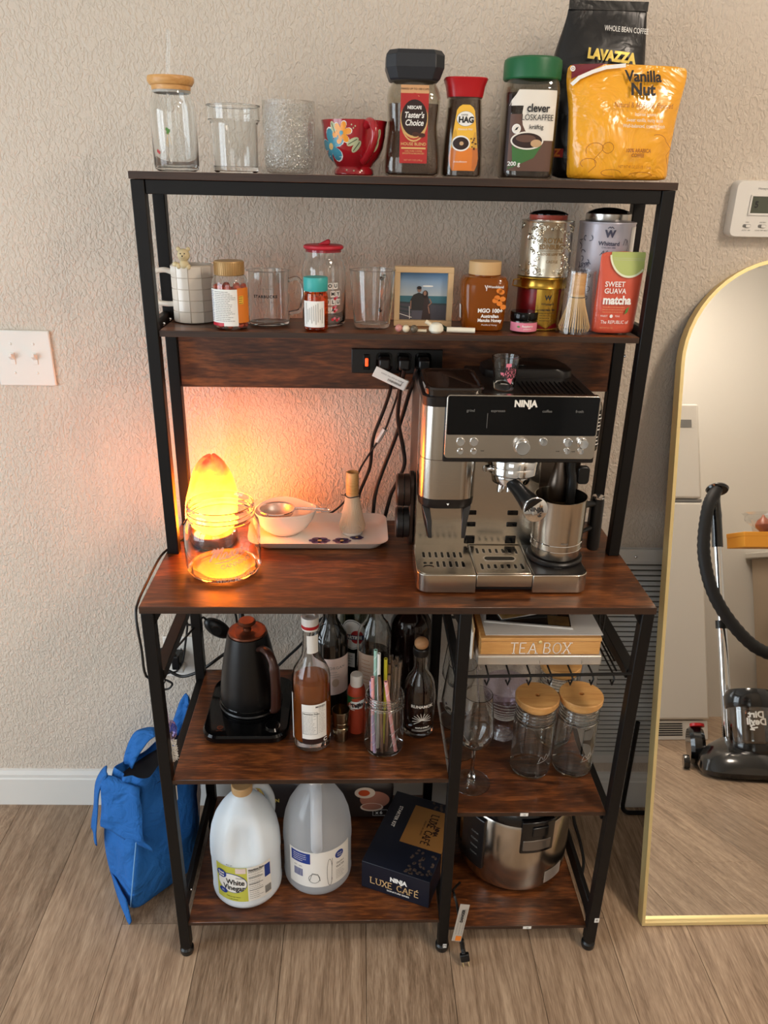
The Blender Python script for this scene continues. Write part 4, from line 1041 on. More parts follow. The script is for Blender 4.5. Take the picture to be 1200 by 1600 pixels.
for q in ((0.019, 0.034), (0.021, 0.028), (0.017, 0.0135), (0.026, 0.012), (0.022, 0.05)):
    disc(t, 'heart_print', 'red_silicone', BS2, q[0], q[1], 0.0028, n=10, rings=1, o=0.0005); disc(t, 'heart_print', 'pink_label', BS2, q[0]+0.004, q[1]+0.002, 0.0024, n=10, rings=1, o=0.0005)
disc(t, 'star_print', 'label_yellow', BS2, -0.008, 0.073, 0.004, n=5, rings=1, o=0.0005); disc(t, 'star_print', 'label_yellow', BS2, 0.0035, 0.0575, 0.0032, n=5, rings=1, o=0.0004)
# amber pill bottle
t = thing('pill_bottle', 'small amber pill bottle with teal cap and white label', 'bottle', (-0.1515, 0.2305, Z2))
MB().lathe(vessel([(0.0175, 0.0035), (0.0205, 0.005), (0.0213, 0.009), (0.0215, 0.058), (0.0205, 0.064), (0.018, 0.0665), (0.018, 0.07)], 0.001, 0.0015), 40).build('bottle_body', 'amber_plastic', t)
for i in range(10):
    a = 2*pi*i/10+0.2
    MB().sphere((0.0165*sin(a), -0.0165*cos(a), 0.0045), 0.0052, 0.0052, 0.0042, 10, 8).build('base_lobe', 'amber_plastic', t)
rd = random.Random(2)
pb = MB()
for i in range(26):
    a = rd.uniform(0, 6.28)
    pb.sphere((0, 0, 0), 0.006, 0.0045, 0.0045, 10, 6, xf=Matrix.Translation((0.0135*sin(a), -0.0135*cos(a), 0.012+0.0017*i)) @ Matrix.Rotation(rd.uniform(0, 3), 4, 'X') @ Matrix.Rotation(rd.uniform(0, 3), 4, 'Y'))
tag(pb.build('pills', 'amber_pill', t), kind='stuff')
MB().lathe([(0, 0.068), (0.0205, 0.068), (0.0212, 0.069), (0.0212, 0.0895), (0.0203, 0.091), (0, 0.0915)], 40).build('cap', 'teal_cap', t)
PS = cylS(0.0217)
patch(t, 'label', 'white_paper', PS, -0.024, 0.0165, 0.008, 0.0525, nu=14)
for k_ in range(9):
    u = -0.017+k_*0.0036
    strokes(t, 'small_print', 'grey_print', PS, [[(u, 0.013+0.002*((k_*7) % 5)), (u, 0.049-0.002*((k_*5) % 6))]], 0.0007)
# clear mug beside the photo
t = thing('glass_mug', 'tapered clear glass mug with its handle turned to the front beside the photo', 'mug', (-0.052, 0.268, Z2))
MB().lathe(vessel([(0.028, 0), (0.0312, 0.002), (0.033, 0.008), (0.0365, 0.04), (0.0395, 0.075), (0.041, 0.1)], 0.0026, 0.009), 44).build('glass_body', 'clear_glass', t)
MB().lathe([(0.0395, 0.0995), (0.0414, 0.0998), (0.0416, 0.1012), (0.0396, 0.1016)], 44, loop=True).build('rim', 'clear_glass', t)
MB(Matrix.Rotation(radians(-28), 4, 'Z')).tube(spline([(0, 0.037, 0.082), (0, 0.056, 0.084), (0, 0.066, 0.068), (0, 0.06, 0.04), (0, 0.034, 0.026)], 6), 0.0038, 10).build('handle', 'clear_glass', t)

# framed photo
t = thing('framed_photo', 'square pale wood frame with a beach photo of a couple', 'picture frame', (0.042, 0.292, Z2))
b = MB(); W, H, fw = 0.107, 0.105, 0.010
for (x0, x1, z0, z1) in ((-W/2, W/2, H-fw, H), (-W/2, W/2, 0, fw), (-W/2, -W/2+fw, fw, H-fw), (W/2-fw, W/2, fw, H-fw)):
    MB().box(x0, x1, -0.009, 0.009, z0, z1).build('frame_bar', 'frame_wood', t, bevel=0.0006)
MB().box(-W/2+fw, W/2-fw, 0.004, 0.0075, fw, H-fw).build('backing', 'white_paper', t, angle=0)
PF = flatS(0.0035)
mm_, nt_, b_ = nmat('photo_sky')
tc_ = nt_.nodes.new('ShaderNodeTexCoord'); sp_ = nt_.nodes.new('ShaderNodeSeparateXYZ'); rp_ = nt_.nodes.new('ShaderNodeValToRGB')
nt_.links.new(tc_.outputs['Generated'], sp_.inputs[0]); nt_.links.new(sp_.outputs['Z'], rp_.inputs[0]); nt_.links.new(rp_.outputs[0], b_.inputs['Base Color'])
rp_.color_ramp.elements[0].color = (*s2l((176, 186, 190)), 1); rp_.color_ramp.elements[1].color = (*s2l((84, 134, 182)), 1)
M('photo_sea', (60, 108, 120), 0.4, vary=0.15, vscale=90); M('photo_road', (74, 72, 80), 0.4); M('photo_rail', (52, 62, 66), 0.4); M('photo_shirt', (48, 44, 42), 0.4); M('photo_dress', (58, 44, 42), 0.4); M('photo_skin', (150, 112, 92), 0.4); M('photo_short', (84, 82, 92), 0.4); M('photo_hair', (40, 26, 24), 0.4)
patch(t, 'photo_sky', 'photo_sky', PF, -0.0435, 0.0435, 0.053, H-fw, nu=2, nv=4)
patch(t, 'photo_sea', 'photo_sea', PF, -0.0435, 0.0435, 0.04, 0.053, nu=2); patch(t, 'photo_road', 'photo_road', PF, -0.0435, 0.0435, fw, 0.04, nu=2)
strokes(t, 'photo_railing', 'photo_rail', PF, [[(-0.0435, 0.041), (0.0435, 0.038)], [(-0.0435, 0.034), (-0.02, 0.03)], [(-0.0435, 0.027), (-0.02, 0.023)]], 0.003, o=0.0005)
strokes(t, 'photo_lines', 'white_print', PF, [[(-0.0435, 0.021), (-0.02, 0.014)], [(-0.025, 0.034), (-0.024, 0.012)]], 0.001, o=0.0007)
def pers(pts, m_, o): poly(t, 'photo_figure', m_, PF, pts, o=o, sub=1)
pers([(-0.024, 0.044), (-0.018, 0.055), (-0.008, 0.059), (0.0, 0.056), (0.003, 0.046), (0.002, 0.026), (-0.021, 0.026)], 'photo_shirt', 0.001)
pers([(-0.021, 0.027), (0.0, 0.027), (-0.001, 0.0105), (-0.02, 0.0105)], 'photo_short', 0.0011)
pers([(0.003, 0.054), (0.009, 0.052), (0.012, 0.04), (0.014, 0.022), (0.015, 0.0105), (-0.002, 0.0105), (0.0, 0.03)], 'photo_dress', 0.0013)
strokes(t, 'photo_arm', 'photo_skin', PF, [[(0.012, 0.048), (0.0155, 0.041), (0.010, 0.036)], [(0.010, 0.034), (0.0125, 0.022)]], 0.002, o=0.0015); strokes(t, 'photo_arm', 'photo_skin', PF, [[(-0.0225, 0.044), (-0.0225, 0.03)]], 0.002, o=0.0015)
disc(t, 'photo_head', 'photo_skin', PF, -0.0075, 0.0645, 0.0038, 0.005, o=0.0015); disc(t, 'photo_hair', 'photo_hair', PF, -0.0078, 0.0675, 0.0042, 0.003, o=0.0018)
disc(t, 'photo_hair', 'photo_hair', PF, 0.0035, 0.056, 0.0052, 0.0072, o=0.0016); disc(t, 'photo_head', 'photo_skin', PF, 0.003, 0.058, 0.0028, 0.0042, o=0.0019)
disc(t, 'photo_cloud', 'white_print', PF, 0.008, 0.0705, 0.010, 0.0015, o=0.0005)

# little wooden beads and spoon
M('pink_bead', (196, 132, 122), 0.35); M('cream_bead', (222, 208, 180), 0.35); M('grey_bead', (96, 86, 72), 0.25); M('ivory', (232, 226, 206), 0.3)
for x, y, r_, m_, lb in ((-0.005, 0.222, 0.0068, 'pink_bead', 'small pink round bead in front of the photo frame'), (0.0075, 0.2185, 0.0066, 'cream_bead', 'small cream round bead between the pink and grey beads'), (0.0215, 0.2165, 0.0068, 'grey_bead', 'small grey glossy bead beside the cream bead')):
    q = thing('bead', lb, 'bead', (x, y, Z2))
    MB().sphere((0, 0, r_), r_, n=18, m=12).build('ball', m_, q); MB().lathe([(0.0011, 2*r_-0.0004), (0.0024, 2*r_-0.0003), (0.0024, 2*r_-0.001)], 12, cap0=False, cap1=False).build('bore', 'dark_print', q)
q = thing('wooden_peg', 'short pale wooden peg lying beside the grey bead', 'peg', (0.0345, 0.222, Z2))
MB().tube([(-0.006, 0, 0.003), (0.008, -0.001, 0.003)], 0.0026, 10).build('shaft', 'cream_bead', q); MB().tube([(0.008, -0.001, 0.003), (0.0095, -0.0011, 0.003)], 0.003, 10).build('tip', 'cream_bead', q)
q = thing('round_spoon', 'white round spoon rest bowl with a short wooden stub', 'spoon', (0.061, 0.22, Z2))
MB().lathe([(0, 0.0), (0.009, 0.0), (0.0128, 0.004), (0.0132, 0.009), (0.010, 0.0155), (0.006, 0.0175), (0, 0.018)], 28).build('bowl', 'ivory', q)
MB().tube([(-0.008, 0.0, 0.013), (-0.019, 0.002, 0.0195)], 0.0036, 10).build('stub', 'cream_bead', q)
q = thing('handled_stick', 'ivory stick with a dark green tip lying on the shelf', 'stick', (0.10, 0.222, Z2))
MB().tube([(-0.02, 0.0, 0.0055), (0.03, -0.003, 0.005)], 0.0048, 12).build('handle', 'ivory', q)
M('green_rubber', (38, 52, 40), 0.5)
MB().tube([(-0.032, 0.012, 0.014), (-0.027, 0.006, 0.009), (-0.02, 0.0, 0.0055)], [0.0024, 0.0036, 0.0042], 10).build('tip', 'green_rubber', q)

# honey jar
t = thing('honey_jar', 'squarish glass jar of dark honey with a round wooden lid', 'jar', (0.149, 0.272, Z2))
hp2 = [(0.032, 0), (0.036, 0.002), (0.0375, 0.008), (0.0395, 0.04), (0.0415, 0.075), (0.0405, 0.086), (0.036, 0.0925), (0.028, 0.095)]
MB().loft([sring(r, r*0.9, z, 4, 48) for r, z in hp2]).build('glass_body', 'honey', t)
MB().lathe([(0.027, 0.094), (0.029, 0.0945), (0.029, 0.0965), (0.027, 0.097)], 36, loop=True).build('collar', 'honey', t)
MB().lathe([(0, 0.0965), (0.0285, 0.0965), (0.0288, 0.0975), (0.0288, 0.1175), (0.028, 0.1185), (0, 0.1185)], 44).build('lid', 'pale_oak', t)
HJ = lambda u, v, o: (u, -(0.0365+0.005*v/0.085)*0.9-0.0012-o, v)
text(t, 'MGO 100+', 'white_print', HJ, 0.0085, 0.037, 0.0095, bold=0.0004, o=0.001); text(t, 'Australian', 'white_print', HJ, 0.0085, 0.0275, 0.0078, bold=0.0003, o=0.001); text(t, 'Manuka Honey', 'white_print', HJ, 0.0085, 0.020, 0.0078, bold=0.0003, o=0.001, xs=0.9)
text(t, 'Multifloral Honey', 'white_print', HJ, 0.0085, 0.012, 0.004, o=0.001); text(t, 'Woodsland', 'white_print', HJ, 0.015, 0.0785, 0.006, bold=0.0001, o=0.001)
strokes(t, 'drip_mark', 'white_print', HJ, [[(-0.004, 0.081), (-0.001, 0.075)], [(0.0, 0.081), (-0.001, 0.072)]], 0.0012, o=0.001)
for q in ((0.026, 0.07), (0.019, 0.06), (0.029, 0.058), (0.024, 0.05), (0.031, 0.044), (0.022, 0.072), (0.016, 0.055)):
    disc(t, 'blossom', 'label_orange', HJ, q[0], q[1], 0.0055, 0.0046, n=9, rings=1, o=0.0008)
patch(t, 'side_label', 'white_paper', lambda u, v, o: (-0.0385-o-0.003*(v/0.08), u, v), -0.014, 0.006, 0.02, 0.044, nu=2, o=0.0012)

# little pink labelled jar
t = thing('jam_jar', 'tiny jar with black lid and pink label beside the honey', 'jar', (0.2215, 0.2475, Z2))
MB().lathe(vessel([(0.020, 0), (0.0235, 0.002), (0.0238, 0.02), (0.022, 0.0235)], 0.0015, 0.003), 36).build('glass_body', 'jar_glass', t)
MB().lathe([(0, 0.0025), (0.021, 0.0025), (0.0218, 0.019), (0, 0.019)], 32).build('jam', 'coffee_dark', t)
MB().lathe([(0, 0.021), (0.0238, 0.021), (0.0245, 0.022), (0.0245, 0.0345), (0.0235, 0.036), (0, 0.036)], 44).build('lid', 'black_gloss', t)
JS = cylS(0.024)
patch(t, 'label', 'pink_label', JS, -0.034, 0.034, 0.003, 0.0185, nu=18); text(t, 'Raspberry', 'white_print', JS, 0.003, 0.0125, 0.0048, bold=0.0001); text(t, 'preserve', 'white_print', JS, 0.003, 0.0078, 0.004); disc(t, 'leaf_print', 'leaf_green', JS, -0.013, 0.0115, 0.003, 0.0018, n=8, rings=1)

# gold clip tin with silver tin on top
t = thing('clip_tin', 'red and gold round tea tin with a wire clip lid under the silver tin', 'tin', (0.259, 0.298, Z2))
MB().lathe([(0, 0), (0.042, 0), (0.0425, 0.001), (0.0425, 0.073), (0, 0.073)], 48).build('tin_body', 'poinsettia', t)
MB().lathe([(0, 0.073), (0.0455, 0.073), (0.046, 0.0745), (0.045, 0.0765), (0.045, 0.089), (0.046, 0.0905), (0.0455, 0.0925), (0, 0.0925)], 48).build('lid', 'gold_tin', t)
MB().lathe([(0.0425, 0.0), (0.0435, 0.001), (0.0435, 0.0025), (0.0425, 0.0035)], 48, loop=True).build('base_rim', 'gold_tin', t)
MB().tube([(-0.044, -0.014, 0.087), (-0.054, -0.012, 0.086), (-0.055, -0.011, 0.076), (-0.044, -0.016, 0.074), (-0.03, -0.035, 0.073)], 0.0013, 8).build('wire_clip', 'gold_tin', t)
TSg = cylS(0.0427)
rows_(t, 'label', 'gold_tin', TSg, [(0.0725, -0.016, 0.026), (0.014, -0.016, 0.026), (0.006, 0.0, 0.010), (0.0045, 0.0045, 0.0055)], o=0.0004)
text(t, 'W', 'dark_print', TSg, 0.005, 0.058, 0.011, bold=0.0005); text(t, 'Whittard', 'dark_print', TSg, 0.005, 0.047, 0.0062); text(t, 'CHRISTMAS TEA', 'dark_print', TSg, 0.005, 0.0365, 0.0042, bold=0.0001); text(t, 'LOOSE LEAF BLACK TEA', 'dark_print', TSg, 0.005, 0.031, 0.0028)
textlines(t, 'dark_print', TSg, -0.008, 0.018, 0.027, 0.018, 3, 0.0006, seed=6)

t = thing('embossed_tin', 'embossed silver tea tin with a dark domed lid stacked on the clip tin', 'tin', (0.2605, 0.298, Z2+0.0932))
MB().lathe([(0, 0), (0.0452, 0), (0.046, 0.0012), (0.0455, 0.003), (0.0455, 0.091), (0.0468, 0.093), (0.0465, 0.0945), (0.034, 0.095), (0.034, 0.0955), (0, 0.0955)], 56).build('tin_body', 'silver_tin', t)
MB().lathe([(0, 0.0955), (0.033, 0.0955), (0.0335, 0.097), (0.0335, 0.1035), (0, 0.1035)], 48).build('lid_band', 'red_tin_art', t)
MB().lathe([(0.0345, 0.1035), (0.0345, 0.105), (0.028, 0.1085), (0.015, 0.111), (0, 0.1118)], 48).build('dome', 'black_gloss', t)
ES = cylS(0.0456)
def vine(seed, vs_, us):
    rd = random.Random(seed); ls = []
    for _ in range(us):
        u, v = rd.choice(vs_); u += rd.uniform(-0.004, 0.004); v += rd.uniform(-0.004, 0.004); a = rd.uniform(0, 6.28); cv_ = rd.choice((-1, 1))*rd.uniform(0.5, 1.2)
        ln = [(u, v)]
        for k_ in range(7):
            u += 0.0022*cos(a); v += 0.0022*sin(a); a += cv_; cv_ *= 1.05; ln.append((u, max(0.005, min(0.09, v))))
        ls.append(ln)
    return ls
spots = [(u*0.001, 0.086-0.001*(abs(u) % 7)) for u in range(-70, 71, 5)]+[(u*0.001, 0.008+0.001*(abs(u) % 6)) for u in range(-70, 71, 5)]+[(s*(0.024+0.004*(k_ % 5))+0.003, 0.012+0.0037*k_) for k_ in range(20) for s in (-1, 1)]*2
b = MB()
for ln in vine(3, spots, 130):
    b.tube([ES(u, v, 0.0002) for u, v in ln], [0.0009]*7+[0.0005], 5)
o = b.build('embossing', 'silver_tin', t); o['kind'] = 'stuff'
M('tin_ink', (120, 92, 52), 0.5)
text(t, 'ROYAL', 'tin_ink', ES, 0.003, 0.062, 0.0118, o=0.0006, bold=0.0003); text(t, 'EDINBURGH', 'tin_ink', ES, 0.003, 0.0515, 0.011, o=0.0006, bold=0.0003, xs=0.8); text(t, 'LOOSE LEAF TEA', 'tin_ink', ES, 0.003, 0.0395, 0.0055, o=0.0006, bold=0.0001); text(t, 'CASTLE', 'tin_ink', ES, 0.003, 0.027, 0.0065, o=0.0006)
strokes(t, 'rule', 'tin_ink', ES, [[(-0.017, 0.0448), (0.023, 0.0448)]], 0.0005, o=0.0005)

# tall lilac and steel tin
t = thing('tea_tin', 'tall pale lilac tea tin with steel lid behind the matcha pouch', 'tin', (0.3705, 0.306, Z2))
MB().lathe([(0, 0), (0.0485, 0), (0.0492, 0.001), (0.0492, 0.183), (0.0502, 0.185), (0.0498, 0.187), (0, 0.187)], 56).build('tin_body', 'lilac_tin', t)
MB().lathe([(0, 0.187), (0.0395, 0.187), (0.04, 0.188), (0.04, 0.2), (0.0385, 0.2015), (0, 0.2015)], 48).build('lid', 'steel_lid', t)
MB().lathe([(0.037, 0.2012), (0.036, 0.2035), (0.026, 0.2075), (0.012, 0.21), (0, 0.2105)], 48).build('dome', 'black_gloss', t)
WS = cylS(0.0493)
M('tin_navy', (64, 64, 84), 0.4)
text(t, 'W', 'tin_navy', WS, -0.008, 0.168, 0.016, bold=0.0009); text(t, 'Whittard', 'tin_navy', WS, -0.008, 0.152, 0.0098, bold=0.0002); text(t, 'CHELSEA 1886', 'tin_navy', WS, -0.008, 0.1455, 0.0038); text(t, 'Afternoon', 'tin_navy', WS, 0.003, 0.136, 0.012, shear=0.3)
strokes(t, 'crown', 'tin_navy', WS, [[(-0.013, 0.1775), (-0.010, 0.18), (-0.008, 0.178), (-0.006, 0.18), (-0.003, 0.1775)]], 0.0012)
rd = random.Random(12); ls = []
for i in range(34):
    u, v, a = -0.066+rd.uniform(0, 0.03), rd.uniform(0.01, 0.17), rd.uniform(0, 6.28); ln = [(u, v)]
    for k_ in range(5): u += 0.0028*cos(a); v += 0.0028*sin(a); a += rd.uniform(0.2, 1.1); ln.append((min(u, -0.032), v))
    ls.append(ln)
o = strokes(t, 'engraved_scene', 'tin_navy', WS, ls, 0.0012); o['kind'] = 'stuff'
strokes(t, 'bird_drawing', 'tin_navy', WS, [[(0.018, 0.15), (0.021, 0.16), (0.026, 0.158), (0.03, 0.148), (0.028, 0.138)], [(0.026, 0.158), (0.024, 0.15)]], 0.001)
patch(t, 'pale_panel', 'white_print', WS, 0.035, 0.062, 0.005, 0.18, nu=8)

# bamboo whisk in a clear tube
def whisk(parent, tines=40, h0=0.0, hb=0.056, rb=0.026, hh=0.104, rt=0.0105, m1='whisk_bamboo'):
    wm = [MB().tube([(rt*0.9, 0, h0+hb+0.006), (rt*1.25, 0, h0+hb*0.75), (rb*0.86, 0, h0+hb*0.32), (rb, 0, h0+hb*0.14), (rb*0.93, 0, h0+0.001)], [0.0011, 0.0011, 0.0009, 0.0008, 0.0006], 5).mesh('tine', m1),
          MB().tube([(rt*0.6, 0, h0+hb+0.006), (rt*0.8, 0, h0+hb*0.7), (rb*0.45, 0, h0+hb*0.3), (rb*0.5, 0, h0+0.004)], [0.001, 0.001, 0.0008, 0.0006], 5).mesh('tine', m1)]
    for i in range(tines):
        for j in (0, 1):
            if j and i % 2: continue
            o = bpy.data.objects.new('tine', wm[j]); col.objects.link(o); o.parent = parent; o.rotation_euler = (0, 0, 2*pi*i/tines)
    MB().lathe([(rt*0.6, h0+hb+0.002), (rt, h0+hb+0.002), (rt*1.02, h0+hb+0.02), (rt, h0+hh-0.001), (rt*0.95, h0+hh), (rt*0.7, h0+hh), (rt*0.65, h0+hh-0.012), (0, h0+hh-0.012)], 28, cap0=False).build('handle', 'bamboo', parent)
M('whisk_bamboo', (214, 178, 124), 0.5)
t = thing('boxed_whisk', 'bamboo tea whisk packed upright in a clear plastic tube', 'whisk', (0.3135, 0.2445, Z2))
whisk(t, 36, 0.003, 0.06, 0.0275, 0.1, 0.012)
MB().lathe([(0.0122, 0.062), (0.0136, 0.062), (0.0136, 0.0632), (0.0122, 0.0632)], 24, loop=True).build('thread', 'dark_print', t)
glass('tube_plastic', (252, 252, 252), 0.035, 0.5, 4.0, 0.03)
MB().lathe(vessel([(0.0325, 0), (0.0335, 0.0015), (0.031, 0.055), (0.0272, 0.108)], 0.0006, 0.001), 36).build('clear_tube', 'tube_plastic', t)
MB().lathe([(0, 0.108), (0.0285, 0.108), (0.0285, 0.1035), (0.029, 0.1035), (0.029, 0.1095), (0, 0.1095)], 36).build('clear_cap', 'tube_plastic', t)

# matcha pouch
t = thing('matcha_pouch', 'red foil pouch of sweet guava matcha with a green zip top', 'pouch', (0.3815, 0.238, Z2), radians(2))
mp2 = [(0.001, 0.0375, 0.010, 0), (0.006, 0.0385, 0.013, 0), (0.04, 0.039, 0.013, 0.001), (0.085, 0.0395, 0.009, 0.002), (0.118, 0.0398, 0.0045, 0.003), (0.132, 0.0398, 0.0016, 0.003), (0.142, 0.0398, 0.0012, 0.003)]
pouch(t, 'bag', 'matcha_red', mp2, 0, 0, seed=5, wr=0.0007)
def md(u, v):
    for a, b_ in zip(mp2[:-1], mp2[1:]):
        if a[0] <= v <= b_[0]:
            k_ = (v-a[0])/(b_[0]-a[0]); return (a[2]+(b_[2]-a[2])*k_)*max(0, 1-(min(1, abs(u)/0.043))**2.6)**(1/2.6)
    return 0.0012
PO = lambda u, v, o: (u*0.94+0.001+0.018*v, -md(u, v)-0.0018-o, v)
rows_(t, 'zip_top', 'matcha_green', PO, [(0.141, -0.024, 0.040)]+[(0.141-0.04*sin(a), 0.012-0.037*cos(a)*1.0, min(0.0405, 0.012+0.05*cos(a))) for a in (0.15, 0.35, 0.55, 0.75, 0.95, 1.15, 1.35, 1.5)], o=0.0004)
strokes(t, 'cup_edge', 'pale_lime', PO, [[(0.012-0.0375*cos(a), 0.141-0.041*sin(a)) for a in [0.05+0.1*k_ for k_ in range(1, 24)] if 0.012-0.0375*cos(a) < 0.0405]], 0.0035, o=0.0008)
strokes(t, 'zip_line', 'leaf_paint', PO, [[(-0.02, 0.131), (0.040, 0.130)], [(-0.02, 0.128), (0.040, 0.127)]], 0.0007, o=0.0007)
text(t, 'SWEET', 'white_print', PO, -0.031, 0.087, 0.0122, align='LEFT', o=0.001, bold=0.0002); text(t, 'GUAVA', 'white_print', PO, -0.031, 0.0755, 0.0122, align='LEFT', o=0.001, bold=0.0002)
text(t, 'matcha', 'white_print', PO, -0.0315, 0.06, 0.02, align='LEFT', o=0.001, bold=0.0008, xs=0.92)
textlines(t, 'label_tan', PO, -0.03, 0.012, 0.0485, 0.04, 3, 0.0007, seed=9, ragged=0.1)
text(t, 'FINEST', 'white_print', PO, -0.026, 0.033, 0.0042); disc(t, 'seal', 'white_print', PO, -0.0125, 0.033, 0.003); text(t, 'TEAS', 'white_print', PO, -0.001, 0.033, 0.0042)
text(t, 'The REPUBLIC of', 'white_print', PO, -0.031, 0.0225, 0.0085, align='LEFT', o=0.001, xs=0.85); text(t, 'NET WT 3.5 OZ', 'label_tan', PO, -0.031, 0.0125, 0.0035, align='LEFT')
poly(t, 'leaf_print', 'leaf_green', PO, [(0.012, 0.036), (0.0175, 0.04), (0.02, 0.05), (0.0145, 0.046)], o=0.001, sub=1)
# ================================================================== things on the worktop
def at_root(root): return Matrix.Translation(-Vector(root.location))      # lets parts be written in room coordinates
brushed('steel', (196, 188, 176), 0.2, 'h', 0.03)
brushed('steel_dark', (110, 98, 88), 0.3, 'h', 0.03)
M('warm_black', (24, 21, 20), 0.35); M('bronze', (62, 46, 38), 0.35, metal=0.6)
M('white_glaze', (232, 226, 216), 0.15, coat=0.4)
M('purple_ink', (86, 66, 112), 0.3)

# ---- salt lamp
lm = thing('salt_lamp', 'glowing orange rock salt lamp on a dark wooden base', 'lamp', (-0.3705, 0.274, ZW))
ms, nt, bs = nmat('salt_crystal')
N, L = nt.nodes, nt.links
tc = N.new('ShaderNodeTexCoord')
ds = N.new('ShaderNodeVectorMath'); ds.operation = 'DISTANCE'; ds.inputs[1].default_value = (0.0, 0.0, 0.06)
L.new(tc.outputs['Object'], ds.inputs[0])
nz_ = N.new('ShaderNodeTexNoise'); nz_.inputs['Scale'].default_value = 38; nz_.inputs['Detail'].default_value = 5
L.new(tc.outputs['Object'], nz_.inputs['Vector'])
ad = N.new('ShaderNodeMath'); ad.operation = 'MULTIPLY_ADD'; ad.inputs[1].default_value = 0.035
L.new(nz_.outputs['Fac'], ad.inputs[0]); L.new(ds.outputs['Value'], ad.inputs[2])
mr = N.new('ShaderNodeMapRange'); mr.inputs[1].default_value = 0.062; mr.inputs[2].default_value = 0.135
L.new(ad.outputs[0], mr.inputs[0])
rp = N.new('ShaderNodeValToRGB'); e = rp.color_ramp.elements
e[0].position, e[0].color = 0.0, (1.0, 0.22, 0.022, 1)
e[1].position, e[1].color = 1.0, (1.0, 0.10, 0.02, 1)
for p_, c_ in ((0.3, (1.0, 0.19, 0.007)), (0.6, (1.0, 0.145, 0.005)), (0.8, (1.0, 0.105, 0.009))):
    k_ = e.new(p_); k_.color = (*c_, 1)
L.new(mr.outputs[0], rp.inputs[0])
st = N.new('ShaderNodeMapRange'); st.inputs[1].default_value = 0.0; st.inputs[2].default_value = 1.0; st.inputs[3].default_value = 58.0; st.inputs[4].default_value = 0.5
pwn = N.new('ShaderNodeMath'); pwn.operation = 'POWER'; pwn.inputs[1].default_value = 0.36
L.new(mr.outputs[0], pwn.inputs[0]); L.new(pwn.outputs[0], st.inputs[0])
L.new(rp.outputs[0], bs.inputs['Emission Color']); L.new(st.outputs[0], bs.inputs['Emission Strength'])
bs.inputs['Base Color'].default_value = (*s2l((196, 96, 62)), 1); bs.inputs['Roughness'].default_value = 0.45
rd = random.Random(21)
prof = [(0.030, 0.018), (0.047, 0.022), (0.053, 0.05), (0.052, 0.085), (0.047, 0.115), (0.038, 0.145), (0.026, 0.168), (0.012, 0.178), (0.001, 0.18)]
ph = [rd.uniform(0, 6.28) for _ in range(8)]
rings = []
for r, z in prof:
    ring = []
    for i in range(36):
        a = 2*pi*i/36
        k_ = 1+0.07*sin(3*a+ph[0]+z*20)+0.05*sin(5*a+ph[1]-z*45)+0.03*sin(9*a+ph[2]+z*90)
        ring.append((r*k_*sin(a)+0.085*max(0, z-0.08)*1.9*0.6, -r*k_*cos(a)*0.92, z+0.003*sin(4*a+ph[3])))
    rings.append(ring)
MB().loft(rings).build('crystal', 'salt_crystal', lm, angle=50, subd=1)
MB().lathe([(0, 0), (0.05, 0), (0.053, 0.003), (0.053, 0.012), (0.049, 0.018), (0, 0.018)], 40).build('base', 'rustic_wood', lm)
lc = thing('power_cord', 'thin black lamp cord running off the left edge of the worktop', 'cord')
MB().tube(spline([(-0.425, 0.275, ZW+0.004), (-0.442, 0.235, ZW+0.003), (-0.456, 0.19, ZW+0.002), (-0.4585, 0.1, ZW-0.002), (-0.4585, 0.03, ZW-0.006), (-0.458, 0.006, ZW-0.022), (-0.4545, 0.002, ZW-0.08), (-0.4535, 0.02, ZW-0.16), (-0.456, 0.2, 0.64), (-0.44, 0.38, 0.60)], 6), 0.0024, 8).build('cable', 'black_cord', lc)

# ---- wide mouth glass jar
jr_ = thing('wide_mouth_jar', 'large empty wide-mouth glass jar with embossed script in front of the lamp', 'jar', (-0.326, 0.143, ZW))
jp_ = [(0.056, 0), (0.064, 0.003), (0.0685, 0.010), (0.0698, 0.02), (0.0698, 0.085), (0.068, 0.096), (0.063, 0.103), (0.0598, 0.107), (0.0598, 0.111), (0.0615, 0.113), (0.0598, 0.1155), (0.0598, 0.1195), (0.0615, 0.1215), (0.0598, 0.124), (0.0598, 0.128), (0.061, 0.131), (0.0605, 0.134)]
real_glass('jar_clear', (252, 250, 246), 1.45)
MB().lathe(vessel(jp_, 0.003, 0.007), 64).build('glass_body', 'jar_clear', jr_)
MB().lathe([(0.050, 0.0072), (0.054, 0.009), (0.058, 0.0115), (0.06, 0.009)], 56, cap0=False, cap1=False).build('base_ring', 'jar_clear', jr_)
glass('emboss_glass', (250, 240, 225), 0.22, 0.6, 1.5, 0.05, milky=0.3)
JS_ = cylS(0.0702)
def ell_(cx_, cz_, rx_, rz_, a0, a1, n=12): return [(cx_+rx_*cos(a0+(a1-a0)*k_/n), cz_+rz_*sin(a0+(a1-a0)*k_/n)) for k_ in range(n+1)]
script = [[(-0.05, 0.75), (0.05, 1.0), (0.15, 0.9), (0.02, 0.0), (0.3, 1.0), (0.36, 0.85), (0.3, 0.25), (0.55, 1.0), (0.62, 0.9), (0.58, 0.1), (0.66, 0.0), (0.74, 0.12)], ell_(0.88, 0.25, 0.12, 0.25, 0.6, 6.6), [(0.99, 0.4), (1.0, 0.08), (1.06, 0.0), (1.12, 0.12), (1.24, 0.52)], ell_(1.2, 0.2, 0.12, 0.2, 1.3, -2.6), ell_(1.5, 0.25, 0.12, 0.25, 1.4, 7.7), [(1.53, 0.5), (1.7, 0.42)], [(1.72, 0.5), (1.7, 0.0), (1.8, 0.42), (1.9, 0.48), (1.94, 0.35), (1.93, 0.05), (2.0, 0.0), (2.1, 0.14)]]
